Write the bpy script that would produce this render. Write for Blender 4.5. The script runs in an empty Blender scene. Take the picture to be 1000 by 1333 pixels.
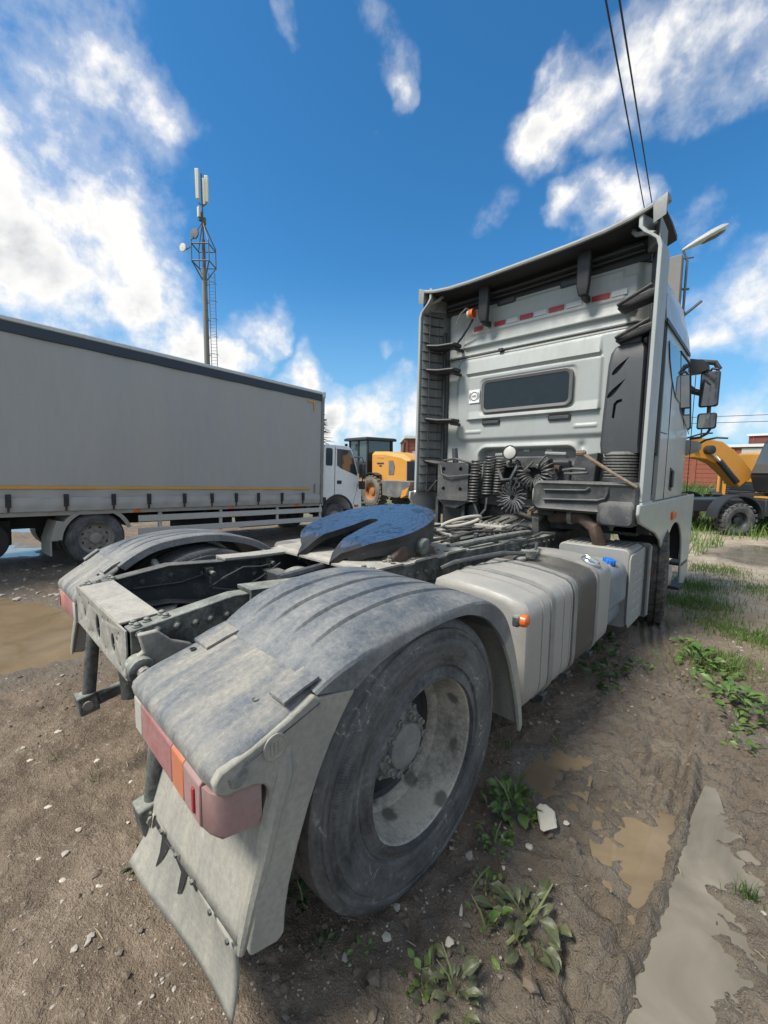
import bpy, bmesh, math, random
import numpy as np
from mathutils import Vector, Matrix, Euler
R = math.radians
random.seed(7); rng = np.random.default_rng(11)
sc = bpy.context.scene
COL = sc.collection

# ---------------------------------------------------------------- camera
cam_d = bpy.data.cameras.new('camera'); cam = bpy.data.objects.new('camera', cam_d); COL.objects.link(cam)
cam_d.sensor_fit = 'HORIZONTAL'; cam_d.sensor_width = 36.0; cam_d.lens = 0.5444563 * 36.0
cam_d.clip_start = 0.02; cam_d.clip_end = 3000
_cr = Vector((0.7194, 0.6944, 0.0108)); _fw = Vector((-0.6901, 0.7163, -0.10396))
_fw.normalize(); _cr = (_cr - _fw * _cr.dot(_fw)).normalized(); _cu = _cr.cross(_fw)
cam.matrix_world = Matrix(((_cr.x, _cu.x, -_fw.x, 2.0929), (_cr.y, _cu.y, -_fw.y, -1.1459), (_cr.z, _cu.z, -_fw.z, 1.5608), (0, 0, 0, 1)))
sc.camera = cam

# ---------------------------------------------------------------- sun, sky, exposure
SUN_EL, SUN_DIR = 54.0, Vector((-0.30, -0.75, 0.0)).normalized()      # where the sun stands, on the ground plane
sun_d = bpy.data.lights.new('sun', 'SUN'); sun_d.energy = 1.5; sun_d.angle = R(18); sun_d.color = (1.0, 0.94, 0.85)
sun = bpy.data.objects.new('sun', sun_d); COL.objects.link(sun)
_sv = Vector((SUN_DIR.x * math.cos(R(SUN_EL)), SUN_DIR.y * math.cos(R(SUN_EL)), math.sin(R(SUN_EL))))
sun.rotation_euler = _sv.to_track_quat('Z', 'Y').to_euler(); sun.location = (0, 0, 30)
sc.view_settings.view_transform = 'Standard'; sc.view_settings.look = 'None'
sc.view_settings.gamma = 1.0; sc.view_settings.use_curve_mapping = False
sc.view_settings.exposure = 1.9
EXP = 2 ** sc.view_settings.exposure

class NT:
    """small helper to write node trees"""
    def __init__(s, tree): s.t = tree; s.n = tree.nodes; s.l = tree.links
    def new(s, typ, **kw):
        n = s.n.new(typ)
        for k, v in kw.items(): setattr(n, k, v)
        return n
    def put(s, sock, v):
        if isinstance(v, bpy.types.NodeSocket): s.l.new(v, sock)
        elif isinstance(v, (tuple, list)) and sock.type == 'RGBA' and len(v) == 3: sock.default_value = (*v, 1)
        else: sock.default_value = v
    def math(s, op, a, b=0.0, c=None, clamp=False):
        n = s.new('ShaderNodeMath', operation=op, use_clamp=clamp); s.put(n.inputs[0], a); s.put(n.inputs[1], b)
        if c is not None: s.put(n.inputs[2], c)
        return n.outputs[0]
    def vec(s, op, a, b=(0, 0, 0), out=0):
        n = s.new('ShaderNodeVectorMath', operation=op); s.put(n.inputs[0], a)
        if op == 'SCALE': s.put(n.inputs['Scale'], b)
        else: s.put(n.inputs[1], b)
        return n.outputs['Value'] if out else n.outputs['Vector']
    def rng(s, v, a, b, c=0.0, d=1.0, smooth=False):
        n = s.new('ShaderNodeMapRange'); n.clamp = True
        if smooth: n.interpolation_type = 'SMOOTHSTEP'
        for i, x in enumerate((v, a, b, c, d)): s.put(n.inputs[i], x)
        return n.outputs[0]
    def noise(s, vec, scale, detail=4.0, rough=0.55, dist=0.0):
        n = s.new('ShaderNodeTexNoise'); s.put(n.inputs['Vector'], vec); s.put(n.inputs['Scale'], scale)
        n.inputs['Detail'].default_value = detail; n.inputs['Roughness'].default_value = rough; n.inputs['Distortion'].default_value = dist
        return n.outputs['Fac']
    def mix(s, f, a, b, mode='MIX'):
        n = s.new('ShaderNodeMix', data_type='RGBA', blend_type=mode); s.put(n.inputs[0], f); s.put(n.inputs[6], a); s.put(n.inputs[7], b)
        return n.outputs[2]
    def comb(s, x, y, z):
        n = s.new('ShaderNodeCombineXYZ'); s.put(n.inputs[0], x); s.put(n.inputs[1], y); s.put(n.inputs[2], z); return n.outputs[0]
    def sep(s, v):
        n = s.new('ShaderNodeSeparateXYZ'); s.put(n.inputs[0], v); return n.outputs

def make_world():
    w = bpy.data.worlds.new('World'); sc.world = w; w.use_nodes = True
    k = NT(w.node_tree); k.n.clear()
    out = k.new('ShaderNodeOutputWorld'); bg = k.new('ShaderNodeBackground')
    d = k.vec('NORMALIZE', k.new('ShaderNodeTexCoord').outputs['Generated'])
    sky = k.new('ShaderNodeTexSky'); sky.sky_type = 'NISHITA'; sky.sun_disc = False
    sky.sun_elevation = R(SUN_EL); sky.sun_rotation = math.atan2(SUN_DIR.x, SUN_DIR.y)
    sky.altitude = 200; sky.air_density = 1.0; sky.dust_density = 0.4; sky.ozone_density = 3.0
    hs = k.new('ShaderNodeHueSaturation'); hs.inputs['Saturation'].default_value = SKY_SAT; hs.inputs['Value'].default_value = SKY_VAL
    k.put(hs.inputs['Color'], k.mix(1.0, sky.outputs[0], (.62, .96, 1.10), 'MULTIPLY'))
    # clouds: places where they stand (unit directions, radius, weight), broken up by noise
    acc = None
    wn = k.new('ShaderNodeTexNoise'); k.put(wn.inputs['Vector'], d); wn.inputs['Scale'].default_value = 5.0; wn.inputs['Detail'].default_value = 5.0
    dw = k.vec('ADD', d, k.vec('SCALE', k.vec('SUBTRACT', wn.outputs['Color'], (.5, .5, .5)), .26))
    for x, y, z, rad, wt in CLOUDS:
        ln = math.sqrt(x * x + y * y + z * z)
        ds = k.vec('DISTANCE', dw, (x / ln, y / ln, z / ln), out=1)
        m = k.math('MULTIPLY', k.rng(ds, 0.0, rad, 1.0, 0.0, smooth=True), wt)
        acc = m if acc is None else k.math('MAXIMUM', acc, m)
    xyz = k.sep(d)
    # cloud layer coordinates: project direction on a flat layer so clouds flatten to the horizon
    flat = k.math('ADD', k.math('MAXIMUM', xyz[2], 0.0), 0.22)
    p = k.comb(k.math('DIVIDE', xyz[0], flat), k.math('DIVIDE', xyz[1], flat), k.math('MULTIPLY', xyz[2], 3.0))
    big = k.noise(p, 1.3, 6, 0.62, 0.3)
    fine = k.noise(d, 7.0, 12, 0.60, 0.0); mid = k.noise(d, 3.2, 6, 0.55, 0.0)
    # everywhere the photograph does not reach the same broken cumulus goes on
    away = k.rng(k.vec('DISTANCE', d, (-0.72, 0.68, 0.22), out=1), 0.95, 1.3, 0.0, 1.0, smooth=True)
    gen = k.math('MULTIPLY', k.rng(big, 0.34, 0.62, 0.0, 1.0), away)
    acc = k.math('MAXIMUM', acc, gen)
    fld = k.math('ADD', k.math('MULTIPLY', acc, 1.05), k.math('MULTIPLY', k.math('SUBTRACT', fine, 0.5), 2.6))
    fld = k.math('ADD', fld, k.math('MULTIPLY', k.math('SUBTRACT', mid, 0.5), 1.2))
    fld = k.math('MULTIPLY', fld, k.rng(acc, 0.02, 0.25, 0.0, 1.0, smooth=True))
    mask = k.math('MAXIMUM', k.rng(fld, 0.40, 0.88, 0.0, 1.0), k.rng(fld, 0.04, 0.75, 0.0, 0.40, smooth=True))
    shade = k.noise(k.vec('ADD', d, (0.05, 0.0, -0.05)), 5.5, 5, 0.55, 0.2)
    core = k.math('MULTIPLY', k.rng(fld, 0.85, 1.35, 0.0, 1.0, smooth=True), k.rng(shade, 0.42, 0.68, 0.0, 1.0, smooth=True))
    ccol = k.mix(core, tuple(c / EXP for c in (20.5, 20.3, 20.0)), tuple(c / EXP for c in (9.0, 9.8, 10.8)))
    # pale band near the horizon
    hz = k.rng(xyz[2], 0.02, 0.42, 0.68, 0.0, smooth=True)
    base = k.mix(hz, hs.outputs[0], tuple(c / EXP for c in (6.2, 11.2, 16.0)))
    k.put(bg.inputs[0], k.mix(mask, base, ccol)); bg.inputs[1].default_value = 0.05
    k.l.new(bg.outputs[0], out.inputs[0])

SKY_SAT, SKY_VAL = 1.10, 0.84
CLOUDS = [(-0.82,.16,.52,.24,.78),(-.81,.08,.62,.25,.85),(-.80,.26,.58,.14,.6),(-.91,.10,.40,.28,1.05),(-.93,.16,.31,.24,1.05),(-.92,.26,.27,.17,1.0),(-.90,.33,.22,.14,.95),
  (-.84,.45,.30,.09,.75),(-.86,.40,.22,.10,.85),(-.80,.55,.19,.12,.8),(-.76,.62,.10,.15,.95),(-.70,.70,.10,.15,.9),(-.65,.74,.14,.10,.6),(-.60,.78,.10,.14,.9),(-.66,.71,.26,.05,.45),(-.76,.61,.22,.035,.5),
  (-.51,.54,.67,.075,.62),(-.53,.56,.63,.06,.6),(-.43,.75,.50,.09,.42),(-.60,.41,.69,.05,.4),
  (-.30,.75,.59,.12,.85),(-.24,.75,.62,.10,.8),(-.20,.78,.59,.12,.9),(-.14,.79,.60,.14,.95),(-.08,.80,.60,.14,.9),(-.27,.80,.53,.08,.6),(-.33,.70,.64,.06,.6),(-.03,.82,.60,.14,.8),
  (-.30,.83,.47,.08,.8),(-.26,.86,.45,.08,.85),(-.17,.89,.42,.07,.55),(-.13,.91,.40,.07,.55),
  (-.12,.94,.26,.11,.95),(-.07,.94,.30,.13,1.0),(-.02,.95,.29,.14,1.0),(-.10,.98,.20,.045,.6),(-.05,.99,.13,.12,.65),(0.02,.99,.10,.12,.8)]
make_world()

# ---------------------------------------------------------------- objects and tags
def link(o, parent=None):
    COL.objects.link(o)
    if parent is not None: o.parent = parent
    return o
def thing(name, label, cat, loc=(0, 0, 0), rot=(0, 0, 0), group=None):
    o = bpy.data.objects.new(name, None); o.empty_display_size = 0.2; o.location = loc; o.rotation_euler = rot
    return tag(link(o), label, cat, group)
def tag(o, label=None, cat=None, group=None, kind=None):
    if label: o['label'] = label
    if cat: o['category'] = cat
    if group: o['group'] = group
    if kind: o['kind'] = kind
    return o
def holder(name, parent, loc=(0, 0, 0), rot=(0, 0, 0)):
    o = bpy.data.objects.new(name, None); o.empty_display_size = 0.1; o.location = loc; o.rotation_euler = rot
    return link(o, parent)
def inst(name, src, parent, loc=(0, 0, 0), rot=(0, 0, 0), scale=(1, 1, 1)):
    """another object that shares the mesh of src"""
    o = src.copy(); o.name = name; o.location = loc; o.rotation_euler = rot; o.scale = scale
    for kk in ('label', 'category', 'group'):
        if kk in o.keys(): del o[kk]
    COL.objects.link(o); o.parent = parent
    return o
def copy_tree(o, parent=None):
    c = o.copy(); COL.objects.link(c); c.parent = parent
    for ch in list(o.children): copy_tree(ch, c)
    return c

class G:
    """collects geometry, then becomes ONE mesh object"""
    def __init__(s): s.v = []; s.f = []
    def add(s, vs, fs):
        b = len(s.v); s.v.extend([tuple(map(float, q)) for q in vs]); s.f.extend([[i + b for i in f] for f in fs]); return s
    def box(s, x0, x1, y0, y1, z0, z1):
        return s.add([(x0,y0,z0),(x1,y0,z0),(x1,y1,z0),(x0,y1,z0),(x0,y0,z1),(x1,y0,z1),(x1,y1,z1),(x0,y1,z1)],
                     [(0,3,2,1),(4,5,6,7),(0,1,5,4),(1,2,6,5),(2,3,7,6),(3,0,4,7)])
    def obox(s, c, size, rot=(0, 0, 0)):
        m = Euler(rot).to_matrix(); c = Vector(c); b = len(s.v)
        vs = [c + m @ Vector((sx*size[0]/2, sy*size[1]/2, sz*size[2]/2)) for sz in (-1,1) for sx, sy in ((-1,-1),(1,-1),(1,1),(-1,1))]
        return s.add(vs, [(0,3,2,1),(4,5,6,7),(0,1,5,4),(1,2,6,5),(2,3,7,6),(3,0,4,7)])
    def bar(s, a, b, w, h, up=(0, 0, 1)):
        a = Vector(a); b = Vector(b); t = (b - a).normalized(); sd = t.cross(Vector(up))
        if sd.length < 1e-4: sd = t.cross(Vector((1, 0, 0)))
        sd.normalize(); u = sd.cross(t)
        vs = [p + sd*(x*w/2) + u*(y*h/2) for p in (a, b) for x, y in ((-1,-1),(1,-1),(1,1),(-1,1))]
        return s.add(vs, [(0,1,2,3),(4,7,6,5),(0,4,5,1),(1,5,6,2),(2,6,7,3),(3,7,4,0)])
    def tube(s, pts, r, n=8, closed=False, cap=True):
        P = [Vector(p) for p in pts]; m = len(P); rs = r if isinstance(r, (list, tuple)) else [r]*m
        T = []
        for i in range(m):
            a = P[i-1] if (i > 0 or closed) else P[i]; b = P[(i+1) % m] if (i < m-1 or closed) else P[i]
            t = b - a; T.append(t.normalized() if t.length > 1e-9 else Vector((0, 0, 1)))
        ref = Vector((0, 0, 1)) if abs(T[0].z) < 0.9 else Vector((1, 0, 0))
        nn = T[0].cross(ref).normalized(); vs = []
        for i in range(m):
            nn = nn - T[i]*nn.dot(T[i]); nn.normalize(); bb = T[i].cross(nn)
            for j in range(n):
                a = 2*math.pi*j/n; vs.append(P[i] + (nn*math.cos(a) + bb*math.sin(a))*rs[i])
        fs = []
        for i in range(m if closed else m-1):
            for j in range(n):
                a, b = i*n, ((i+1) % m)*n; fs.append((a+j, a+(j+1) % n, b+(j+1) % n, b+j))
        if cap and not closed: fs += [tuple(range(n-1, -1, -1)), tuple((m-1)*n + j for j in range(n))]
        return s.add(vs, fs)
    def lathe(s, prof, n=32, c=(0, 0, 0), axis='x', closed=False):
        """prof: list of (along, radius)"""
        vs = []; m = len(prof)
        for a, r in prof:
            for j in range(n):
                t = 2*math.pi*j/n; y, z = r*math.cos(t), r*math.sin(t)
                q = {'x': (a, y, z), 'y': (z, a, y), 'z': (y, z, a)}[axis]
                vs.append((q[0]+c[0], q[1]+c[1], q[2]+c[2]))
        fs = []
        for i in range(m if closed else m-1):
            k = (i+1) % m
            for j in range(n): fs.append((i*n+j, i*n+(j+1) % n, k*n+(j+1) % n, k*n+j))
        if not closed:
            if prof[0][1] > 1e-4 and prof[-1][1] > 1e-4: fs.append(tuple(range(n-1, -1, -1)))
            if prof[-1][1] > 1e-4: fs.append(tuple((m-1)*n+j for j in range(n)))
        return s.add(vs, fs)
    def cyl(s, a, b, r, n=12, r2=None): return s.tube([a, b], [r, r if r2 is None else r2], n)
    def prism(s, poly, axis, lo, hi):
        def pt(a, b, h): return {'x': (h, a, b), 'y': (a, h, b), 'z': (a, b, h)}[axis]
        n = len(poly); vs = [pt(a, b, lo) for a, b in poly] + [pt(a, b, hi) for a, b in poly]
        fs = [tuple(range(n-1, -1, -1)), tuple(range(n, 2*n))] + [(i, (i+1) % n, n+(i+1) % n, n+i) for i in range(n)]
        return s.add(vs, fs)
    def loft(s, secs, closed=True, cap=True):
        n = len(secs[0]); m = len(secs); vs = [q for sec in secs for q in sec]; fs = []
        for i in range(m-1):
            for j in range(n if closed else n-1): fs.append((i*n+j, i*n+(j+1) % n, (i+1)*n+(j+1) % n, (i+1)*n+j))
        if cap and closed: fs += [tuple(range(n-1, -1, -1)), tuple((m-1)*n+j for j in range(n))]
        return s.add(vs, fs)
    def grid(s, fn, nu, nv):
        vs = [fn(i/nu, j/nv) for i in range(nu+1) for j in range(nv+1)]
        return s.add(vs, [(i*(nv+1)+j, (i+1)*(nv+1)+j, (i+1)*(nv+1)+j+1, i*(nv+1)+j+1) for i in range(nu) for j in range(nv)])
    def ball(s, c, r, n=10, m=6, sq=(1, 1, 1)):
        secs = []
        for i in range(m+1):
            t = math.pi*i/m; rr = max(math.sin(t), 1e-3)*r
            secs.append([(c[0]+sq[0]*rr*math.cos(2*math.pi*j/n), c[1]+sq[1]*rr*math.sin(2*math.pi*j/n), c[2]-sq[2]*r*math.cos(t)) for j in range(n)])
        return s.loft(secs)
    def mirror(s):
        h = G(); h.v = [(-x, y, z) for x, y, z in s.v]; h.f = [list(reversed(f)) for f in s.f]; return h
    def shift(s, dx, dy, dz):
        h = G(); h.v = [(x+dx, y+dy, z+dz) for x, y, z in s.v]; h.f = [list(f) for f in s.f]; return h
    def mesh(s, name, mat, smooth=True, ang=35, recalc=True):
        me = bpy.data.meshes.new(name); me.from_pydata(s.v, [], s.f)
        if recalc:
            bm = bmesh.new(); bm.from_mesh(me); bmesh.ops.recalc_face_normals(bm, faces=bm.faces[:]); bm.to_mesh(me); bm.free()
        if mat: me.materials.append(mat)
        if smooth:
            me.polygons.foreach_set('use_smooth', [True]*len(me.polygons)); me.set_sharp_from_angle(angle=R(ang))
        me.update(); return me
    def build(s, name, mat, parent=None, bevel=0, seg=2, smooth=True, ang=35, loc=(0, 0, 0), rot=(0, 0, 0), solid=0, label=None, recalc=True):
        o = bpy.data.objects.new(name, s.mesh(name, mat, smooth, ang, recalc)); o.location = loc; o.rotation_euler = rot
        link(o, parent)
        if solid:
            md = o.modifiers.new('thick', 'SOLIDIFY'); md.thickness = solid; md.offset = 0
        if bevel:
            md = o.modifiers.new('round', 'BEVEL'); md.width = bevel; md.segments = seg; md.limit_method = 'ANGLE'; md.angle_limit = R(40)
        if label: o['label'] = label
        return o
def cut(o, cutter):
    """cuts the geometry collected in cutter out of o for good"""
    c = cutter.build('cutter', None, None, smooth=False)
    md = o.modifiers.new('cut', 'BOOLEAN'); md.object = c; md.operation = 'DIFFERENCE'; md.solver = 'EXACT'
    dg = bpy.context.evaluated_depsgraph_get(); me = bpy.data.meshes.new_from_object(o.evaluated_get(dg))
    o.modifiers.clear(); o.data = me; bpy.data.objects.remove(c)
    return o
def rrect(x0, x1, z0, z1, r, n=4):
    out = []
    for cx, cz, a0 in ((x1-r, z1-r, 0), (x0+r, z1-r, 90), (x0+r, z0+r, 180), (x1-r, z0+r, 270)):
        for i in range(n+1):
            a = R(a0 + 90*i/n); out.append((cx + r*math.cos(a), cz + r*math.sin(a)))
    return out
def text_obj(name, body, size, mat, parent, mtx, extrude=0.0015, sx=1.0, spacing=1.0):
    cu = bpy.data.curves.new(name, 'FONT'); cu.body = body; cu.size = size; cu.align_x = 'CENTER'; cu.align_y = 'CENTER'; cu.extrude = extrude
    cu.space_character = spacing
    t = bpy.data.objects.new(name, cu); COL.objects.link(t)
    dg = bpy.context.evaluated_depsgraph_get(); me = bpy.data.meshes.new_from_object(t.evaluated_get(dg))
    bpy.data.objects.remove(t); me.materials.clear(); me.materials.append(mat)
    o = bpy.data.objects.new(name, me); link(o, parent); o.matrix_local = mtx @ Matrix.Scale(sx, 4, (1, 0, 0))
    return o

# ---------------------------------------------------------------- materials
def pbr(name):
    m = bpy.data.materials.new(name); m.use_nodes = True; k = NT(m.node_tree)
    return m, k, k.n['Principled BSDF']
def dusty(name, base, rough=0.5, metal=0.0, dust=(0.30, 0.275, 0.225), amt=0.4, up=0.35, scale=5.0, bump=0.15, stretch=(1, 1, 1), low=0.0, spec=0.5, coat=0.0, fine=60.0, vary=0.25, contrast=0.5):
    """paint, plastic or metal with road dust lying in patches, most of it on surfaces that face up"""
    m, k, b = pbr(name)
    tc = k.new('ShaderNodeTexCoord').outputs['Object']; p = k.vec('MULTIPLY', tc, stretch)
    n1 = k.noise(p, scale, 6, 0.55, 0.15); n2 = k.noise(p, scale*7, 5, 0.6); n3 = k.noise(tc, fine, 3, 0.6)
    nz = k.sep(k.new('ShaderNodeNewGeometry').outputs['Normal'])[2]
    f = k.math('ADD', k.math('MULTIPLY', k.math('SUBTRACT', n1, 0.5), 2.6*contrast), k.math('MULTIPLY', k.math('SUBTRACT', n2, 0.5), 0.7*contrast))
    f = k.math('ADD', f, k.math('MULTIPLY', k.math('SUBTRACT', n3, 0.5), 0.9*contrast))
    n5 = k.noise(tc, fine*4.5, 2, 0.6); f = k.math('ADD', f, k.math('MULTIPLY', k.math('SUBTRACT', n5, 0.5), 0.8*contrast))
    f = k.math('ADD', f, k.math('MULTIPLY', k.math('MAXIMUM', nz, 0.0), up))
    if low: f = k.math('ADD', f, k.rng(k.sep(tc)[2], 0.2, 1.3, low, 0.0))
    f = k.math('ADD', f, amt, clamp=True)
    col = k.mix(k.math('MULTIPLY', k.math('SUBTRACT', n2, 0.35), vary*2, clamp=True), base, tuple(c*0.6 for c in base))
    dcol = k.mix(n3, tuple(c*0.78 for c in dust), tuple(min(1, c*1.18) for c in dust))
    k.put(b.inputs['Base Color'], k.mix(f, col, dcol))
    k.put(b.inputs['Roughness'], k.rng(f, 0, 1, rough, 0.92))
    if metal: k.put(b.inputs['Metallic'], k.rng(f, 0, 0.8, metal, 0.0))
    b.inputs['Specular IOR Level'].default_value = spec
    if coat: k.put(b.inputs['Coat Weight'], k.rng(f, 0, 0.7, coat, 0.0)); b.inputs['Coat Roughness'].default_value = 0.08
    bp = k.new('ShaderNodeBump'); bp.inputs['Strength'].default_value = bump; bp.inputs['Distance'].default_value = 0.004
    k.put(bp.inputs['Height'], k.math('ADD', n2, k.math('MULTIPLY', n3, 0.6))); k.l.new(bp.outputs[0], b.inputs['Normal'])
    return m
def plain(name, base, rough=0.5, metal=0.0, spec=0.5, vary=0.15, scale=12.0, bump=0.0):
    m, k, b = pbr(name); tc = k.new('ShaderNodeTexCoord').outputs['Object']; n = k.noise(tc, scale, 5, 0.6)
    k.put(b.inputs['Base Color'], k.mix(n, tuple(c*(1-vary) for c in base), tuple(min(1, c*(1+vary)) for c in base)))
    k.put(b.inputs['Roughness'], k.rng(n, 0.3, 0.7, max(0.02, rough-0.06), min(1, rough+0.06))); b.inputs['Metallic'].default_value = metal
    b.inputs['Specular IOR Level'].default_value = spec
    if bump:
        bp = k.new('ShaderNodeBump'); bp.inputs['Strength'].default_value = bump; bp.inputs['Distance'].default_value = 0.003
        k.put(bp.inputs['Height'], n); k.l.new(bp.outputs[0], b.inputs['Normal'])
    return m
def glassy(name, base, rough=0.03):
    m, k, b = pbr(name); b.inputs['Base Color'].default_value = (*base, 1); b.inputs['Roughness'].default_value = rough
    b.inputs['Specular IOR Level'].default_value = 0.8; b.inputs['Coat Weight'].default_value = 0.5; b.inputs['Coat Roughness'].default_value = 0.02
    return m
DUST = (0.31, 0.285, 0.235); GREY_DUST = (0.25, 0.245, 0.22)
M = {}
M['silver'] = dusty('silver_paint', (0.39, 0.41, 0.395), 0.36, 0.12, (0.31, 0.30, 0.265), 0.10, 0.10, 3.0, 0.03, coat=0.25, vary=0.05, contrast=0.45)
M['wall'] = dusty('silver_paint_wall', (0.335, 0.362, 0.352), 0.50, 0.05, (0.27, 0.265, 0.235), 0.12, 0.2, 2.2, 0.05, coat=0.05, vary=0.08, contrast=0.5, stretch=(1.6, 1, .6))
M['silver_dull'] = dusty('silver_paint_dusty', (0.22, 0.235, 0.23), 0.5, 0.1, (0.21, 0.205, 0.185), 0.22, 0.15, 4.0, 0.06, vary=0.12, contrast=0.35)
M['spoiler_under'] = dusty('spoiler_underside', (0.022, 0.023, 0.025), 0.6, 0, GREY_DUST, -0.10, 0.2, 4.0, 0.1, contrast=0.25)
M['black'] = dusty('black_plastic', (0.022, 0.023, 0.025), 0.5, 0, GREY_DUST, -0.08, 0.25, 6.0, 0.1, contrast=0.35)
M['snorkel'] = dusty('charcoal_plastic', (0.05, 0.055, 0.06), 0.5, 0, GREY_DUST, -0.06, 0.2, 5.0, 0.08, contrast=0.25)
M['airbox'] = dusty('dusty_black_plastic', (0.04, 0.044, 0.047), 0.6, 0, GREY_DUST, 0.08, 0.3, 5.0, 0.15, contrast=0.45)
M['fairing_in'] = dusty('fairing_inner', (0.13, 0.14, 0.14), 0.6, 0, GREY_DUST, 0.12, 0.3, 5.0, 0.1, contrast=0.4)
M['fender'] = dusty('mudguard_plastic', (0.09, 0.105, 0.122), 0.5, 0, (0.31, 0.29, 0.24), 0.40, 0.10, 5.5, 0.5, stretch=(2.6, 0.45, 1), contrast=0.8)
M['fender_top'] = dusty('mudguard_arch_plastic', (0.075, 0.09, 0.105), 0.42, 0, (0.28, 0.275, 0.25), 0.36, 0.02, 4.0, 0.45, stretch=(1.6, 0.8, 1), contrast=0.75)
M['mudded'] = dusty('mud_coated_plastic', (0.17, 0.175, 0.165), 0.7, 0, (0.335, 0.32, 0.265), 0.66, 0.1, 7.0, 0.5, stretch=(2.2, 1, 0.35), contrast=0.55)
M['frame'] = dusty('frame_steel', (0.038, 0.043, 0.044), 0.55, 0, (0.30, 0.31, 0.265), 0.16, 0.50, 11.0, 0.4, contrast=0.6)
M['frame_dark'] = dusty('frame_steel_dark', (0.032, 0.038, 0.042), 0.6, 0, (0.24, 0.23, 0.20), 0.02, 0.40, 8.0, 0.3, contrast=0.5)
M['plate_light'] = dusty('frame_flange_dusty', (0.12, 0.125, 0.12), 0.6, 0, (0.37, 0.35, 0.30), 0.50, 0.35, 12.0, 0.35, contrast=0.5)
M['steel'] = dusty('bare_steel', (0.22, 0.21, 0.19), 0.45, 0.5, DUST, 0.25, 0.3, 10.0, 0.25)
M['grease'] = None
M['tank'] = dusty('tank_aluminium', (0.36, 0.355, 0.335), 0.36, 0.5, (0.31, 0.295, 0.25), 0.30, 0.1, 4.0, 0.1, low=0.2, contrast=0.4)
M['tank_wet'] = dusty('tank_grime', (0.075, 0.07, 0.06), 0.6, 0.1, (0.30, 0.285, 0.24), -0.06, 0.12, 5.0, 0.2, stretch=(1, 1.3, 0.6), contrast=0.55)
M['strap'] = dusty('strap_steel', (0.17, 0.175, 0.17), 0.5, 0.1, (0.33, 0.32, 0.28), 0.25, 0.2, 8.0, 0.2)
M['adblue'] = dusty('blue_grey_plastic', (0.10, 0.135, 0.165), 0.55, 0, (0.33, 0.33, 0.31), 0.25, 0.25, 6.0, 0.2)
M['bluecap'] = plain('blue_cap_plastic', (0.02, 0.16, 0.55), 0.4)
M['muffler'] = dusty('shield_steel', (0.26, 0.275, 0.275), 0.5, 0.1, (0.32, 0.30, 0.255), 0.25, 0.3, 5.0, 0.2)
def tyre_material():
    m, k, b = pbr('tyre_rubber'); tc = k.new('ShaderNodeTexCoord').outputs['Object']; s_ = k.sep(tc)
    r_ = k.math('SQRT', k.math('ADD', k.math('MULTIPLY', s_[1], s_[1]), k.math('MULTIPLY', s_[2], s_[2])))
    an = k.math('ARCTAN2', s_[2], s_[1]); p = k.comb(k.math('MULTIPLY', r_, 34.0), k.math('MULTIPLY', an, 2.2), 0.0)
    n1 = k.noise(tc, 5.0, 7, .62, .4); n2 = k.noise(p, 1.0, 6, .6, .6); n3 = k.noise(tc, 60, 4, .6); sc1 = k.noise(k.vec('ADD', tc, (3, 1, 2)), 2.6, 1, .4, .4); sc2 = k.noise(k.vec('ADD', tc, (7, 4, 1)), 3.7, 1, .4, .3)
    f = k.math('ADD', k.math('MULTIPLY', k.math('SUBTRACT', n1, .5), 1.0), k.math('MULTIPLY', k.math('SUBTRACT', n2, .5), .9)); f = k.math('ADD', f, k.math('MULTIPLY', k.math('SUBTRACT', n3, .5), .5)); f = k.math('ADD', f, .25, clamp=True)
    col = k.mix(f, (.030, .032, .035), (.23, .23, .22))
    # thin pale scuffs and dried splashes
    l1 = k.math('LESS_THAN', k.math('ABSOLUTE', k.math('SUBTRACT', sc1, .5)), .0030); l2 = k.math('LESS_THAN', k.math('ABSOLUTE', k.math('SUBTRACT', sc2, .52)), .0028)
    lines = k.math('MULTIPLY', k.math('MAXIMUM', l1, l2), k.math('MULTIPLY', k.rng(n1, .52, .60), k.rng(n3, .45, .6))); spl = k.math('MULTIPLY', k.rng(n3, .60, .66), k.rng(n1, .56, .66))
    k.put(b.inputs['Base Color'], k.mix(k.math('MULTIPLY', k.math('MAXIMUM', lines, spl), .7), col, (.42, .40, .35))); b.inputs['Roughness'].default_value = .65
    bp = k.new('ShaderNodeBump'); bp.inputs['Strength'].default_value = .35; bp.inputs['Distance'].default_value = .004
    rings = k.math('SINE', k.math('MULTIPLY', r_, 420.0)); hat = k.math('SINE', k.math('ADD', k.math('MULTIPLY', an, 300.0), k.math('MULTIPLY', r_, 60.0)))
    zone = k.math('MULTIPLY', k.rng(r_, .395, .40), k.rng(r_, .452, .447)); zone2 = k.math('MULTIPLY', k.rng(r_, .325, .33), k.rng(r_, .352, .347))
    hgt = k.math('ADD', k.math('MULTIPLY', k.math('MULTIPLY', hat, zone), .35), k.math('MULTIPLY', k.math('MULTIPLY', rings, zone2), .5)); hgt = k.math('ADD', hgt, k.math('MULTIPLY', n3, .6))
    k.put(bp.inputs['Height'], hgt); k.l.new(bp.outputs[0], b.inputs['Normal']); return m
M['tyre'] = tyre_material()
M['tyre_mud'] = dusty('tyre_rubber_muddy', (0.03, 0.031, 0.032), 0.75, 0, (0.17, 0.155, 0.125), 0.30, 0.1, 14.0, 0.8, contrast=0.8)
M['rim'] = dusty('rim_steel', (0.085, 0.083, 0.075), 0.5, 0.1, (0.40, 0.375, 0.315), 0.72, 0.1, 5.0, 0.25, contrast=0.95)
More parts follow.
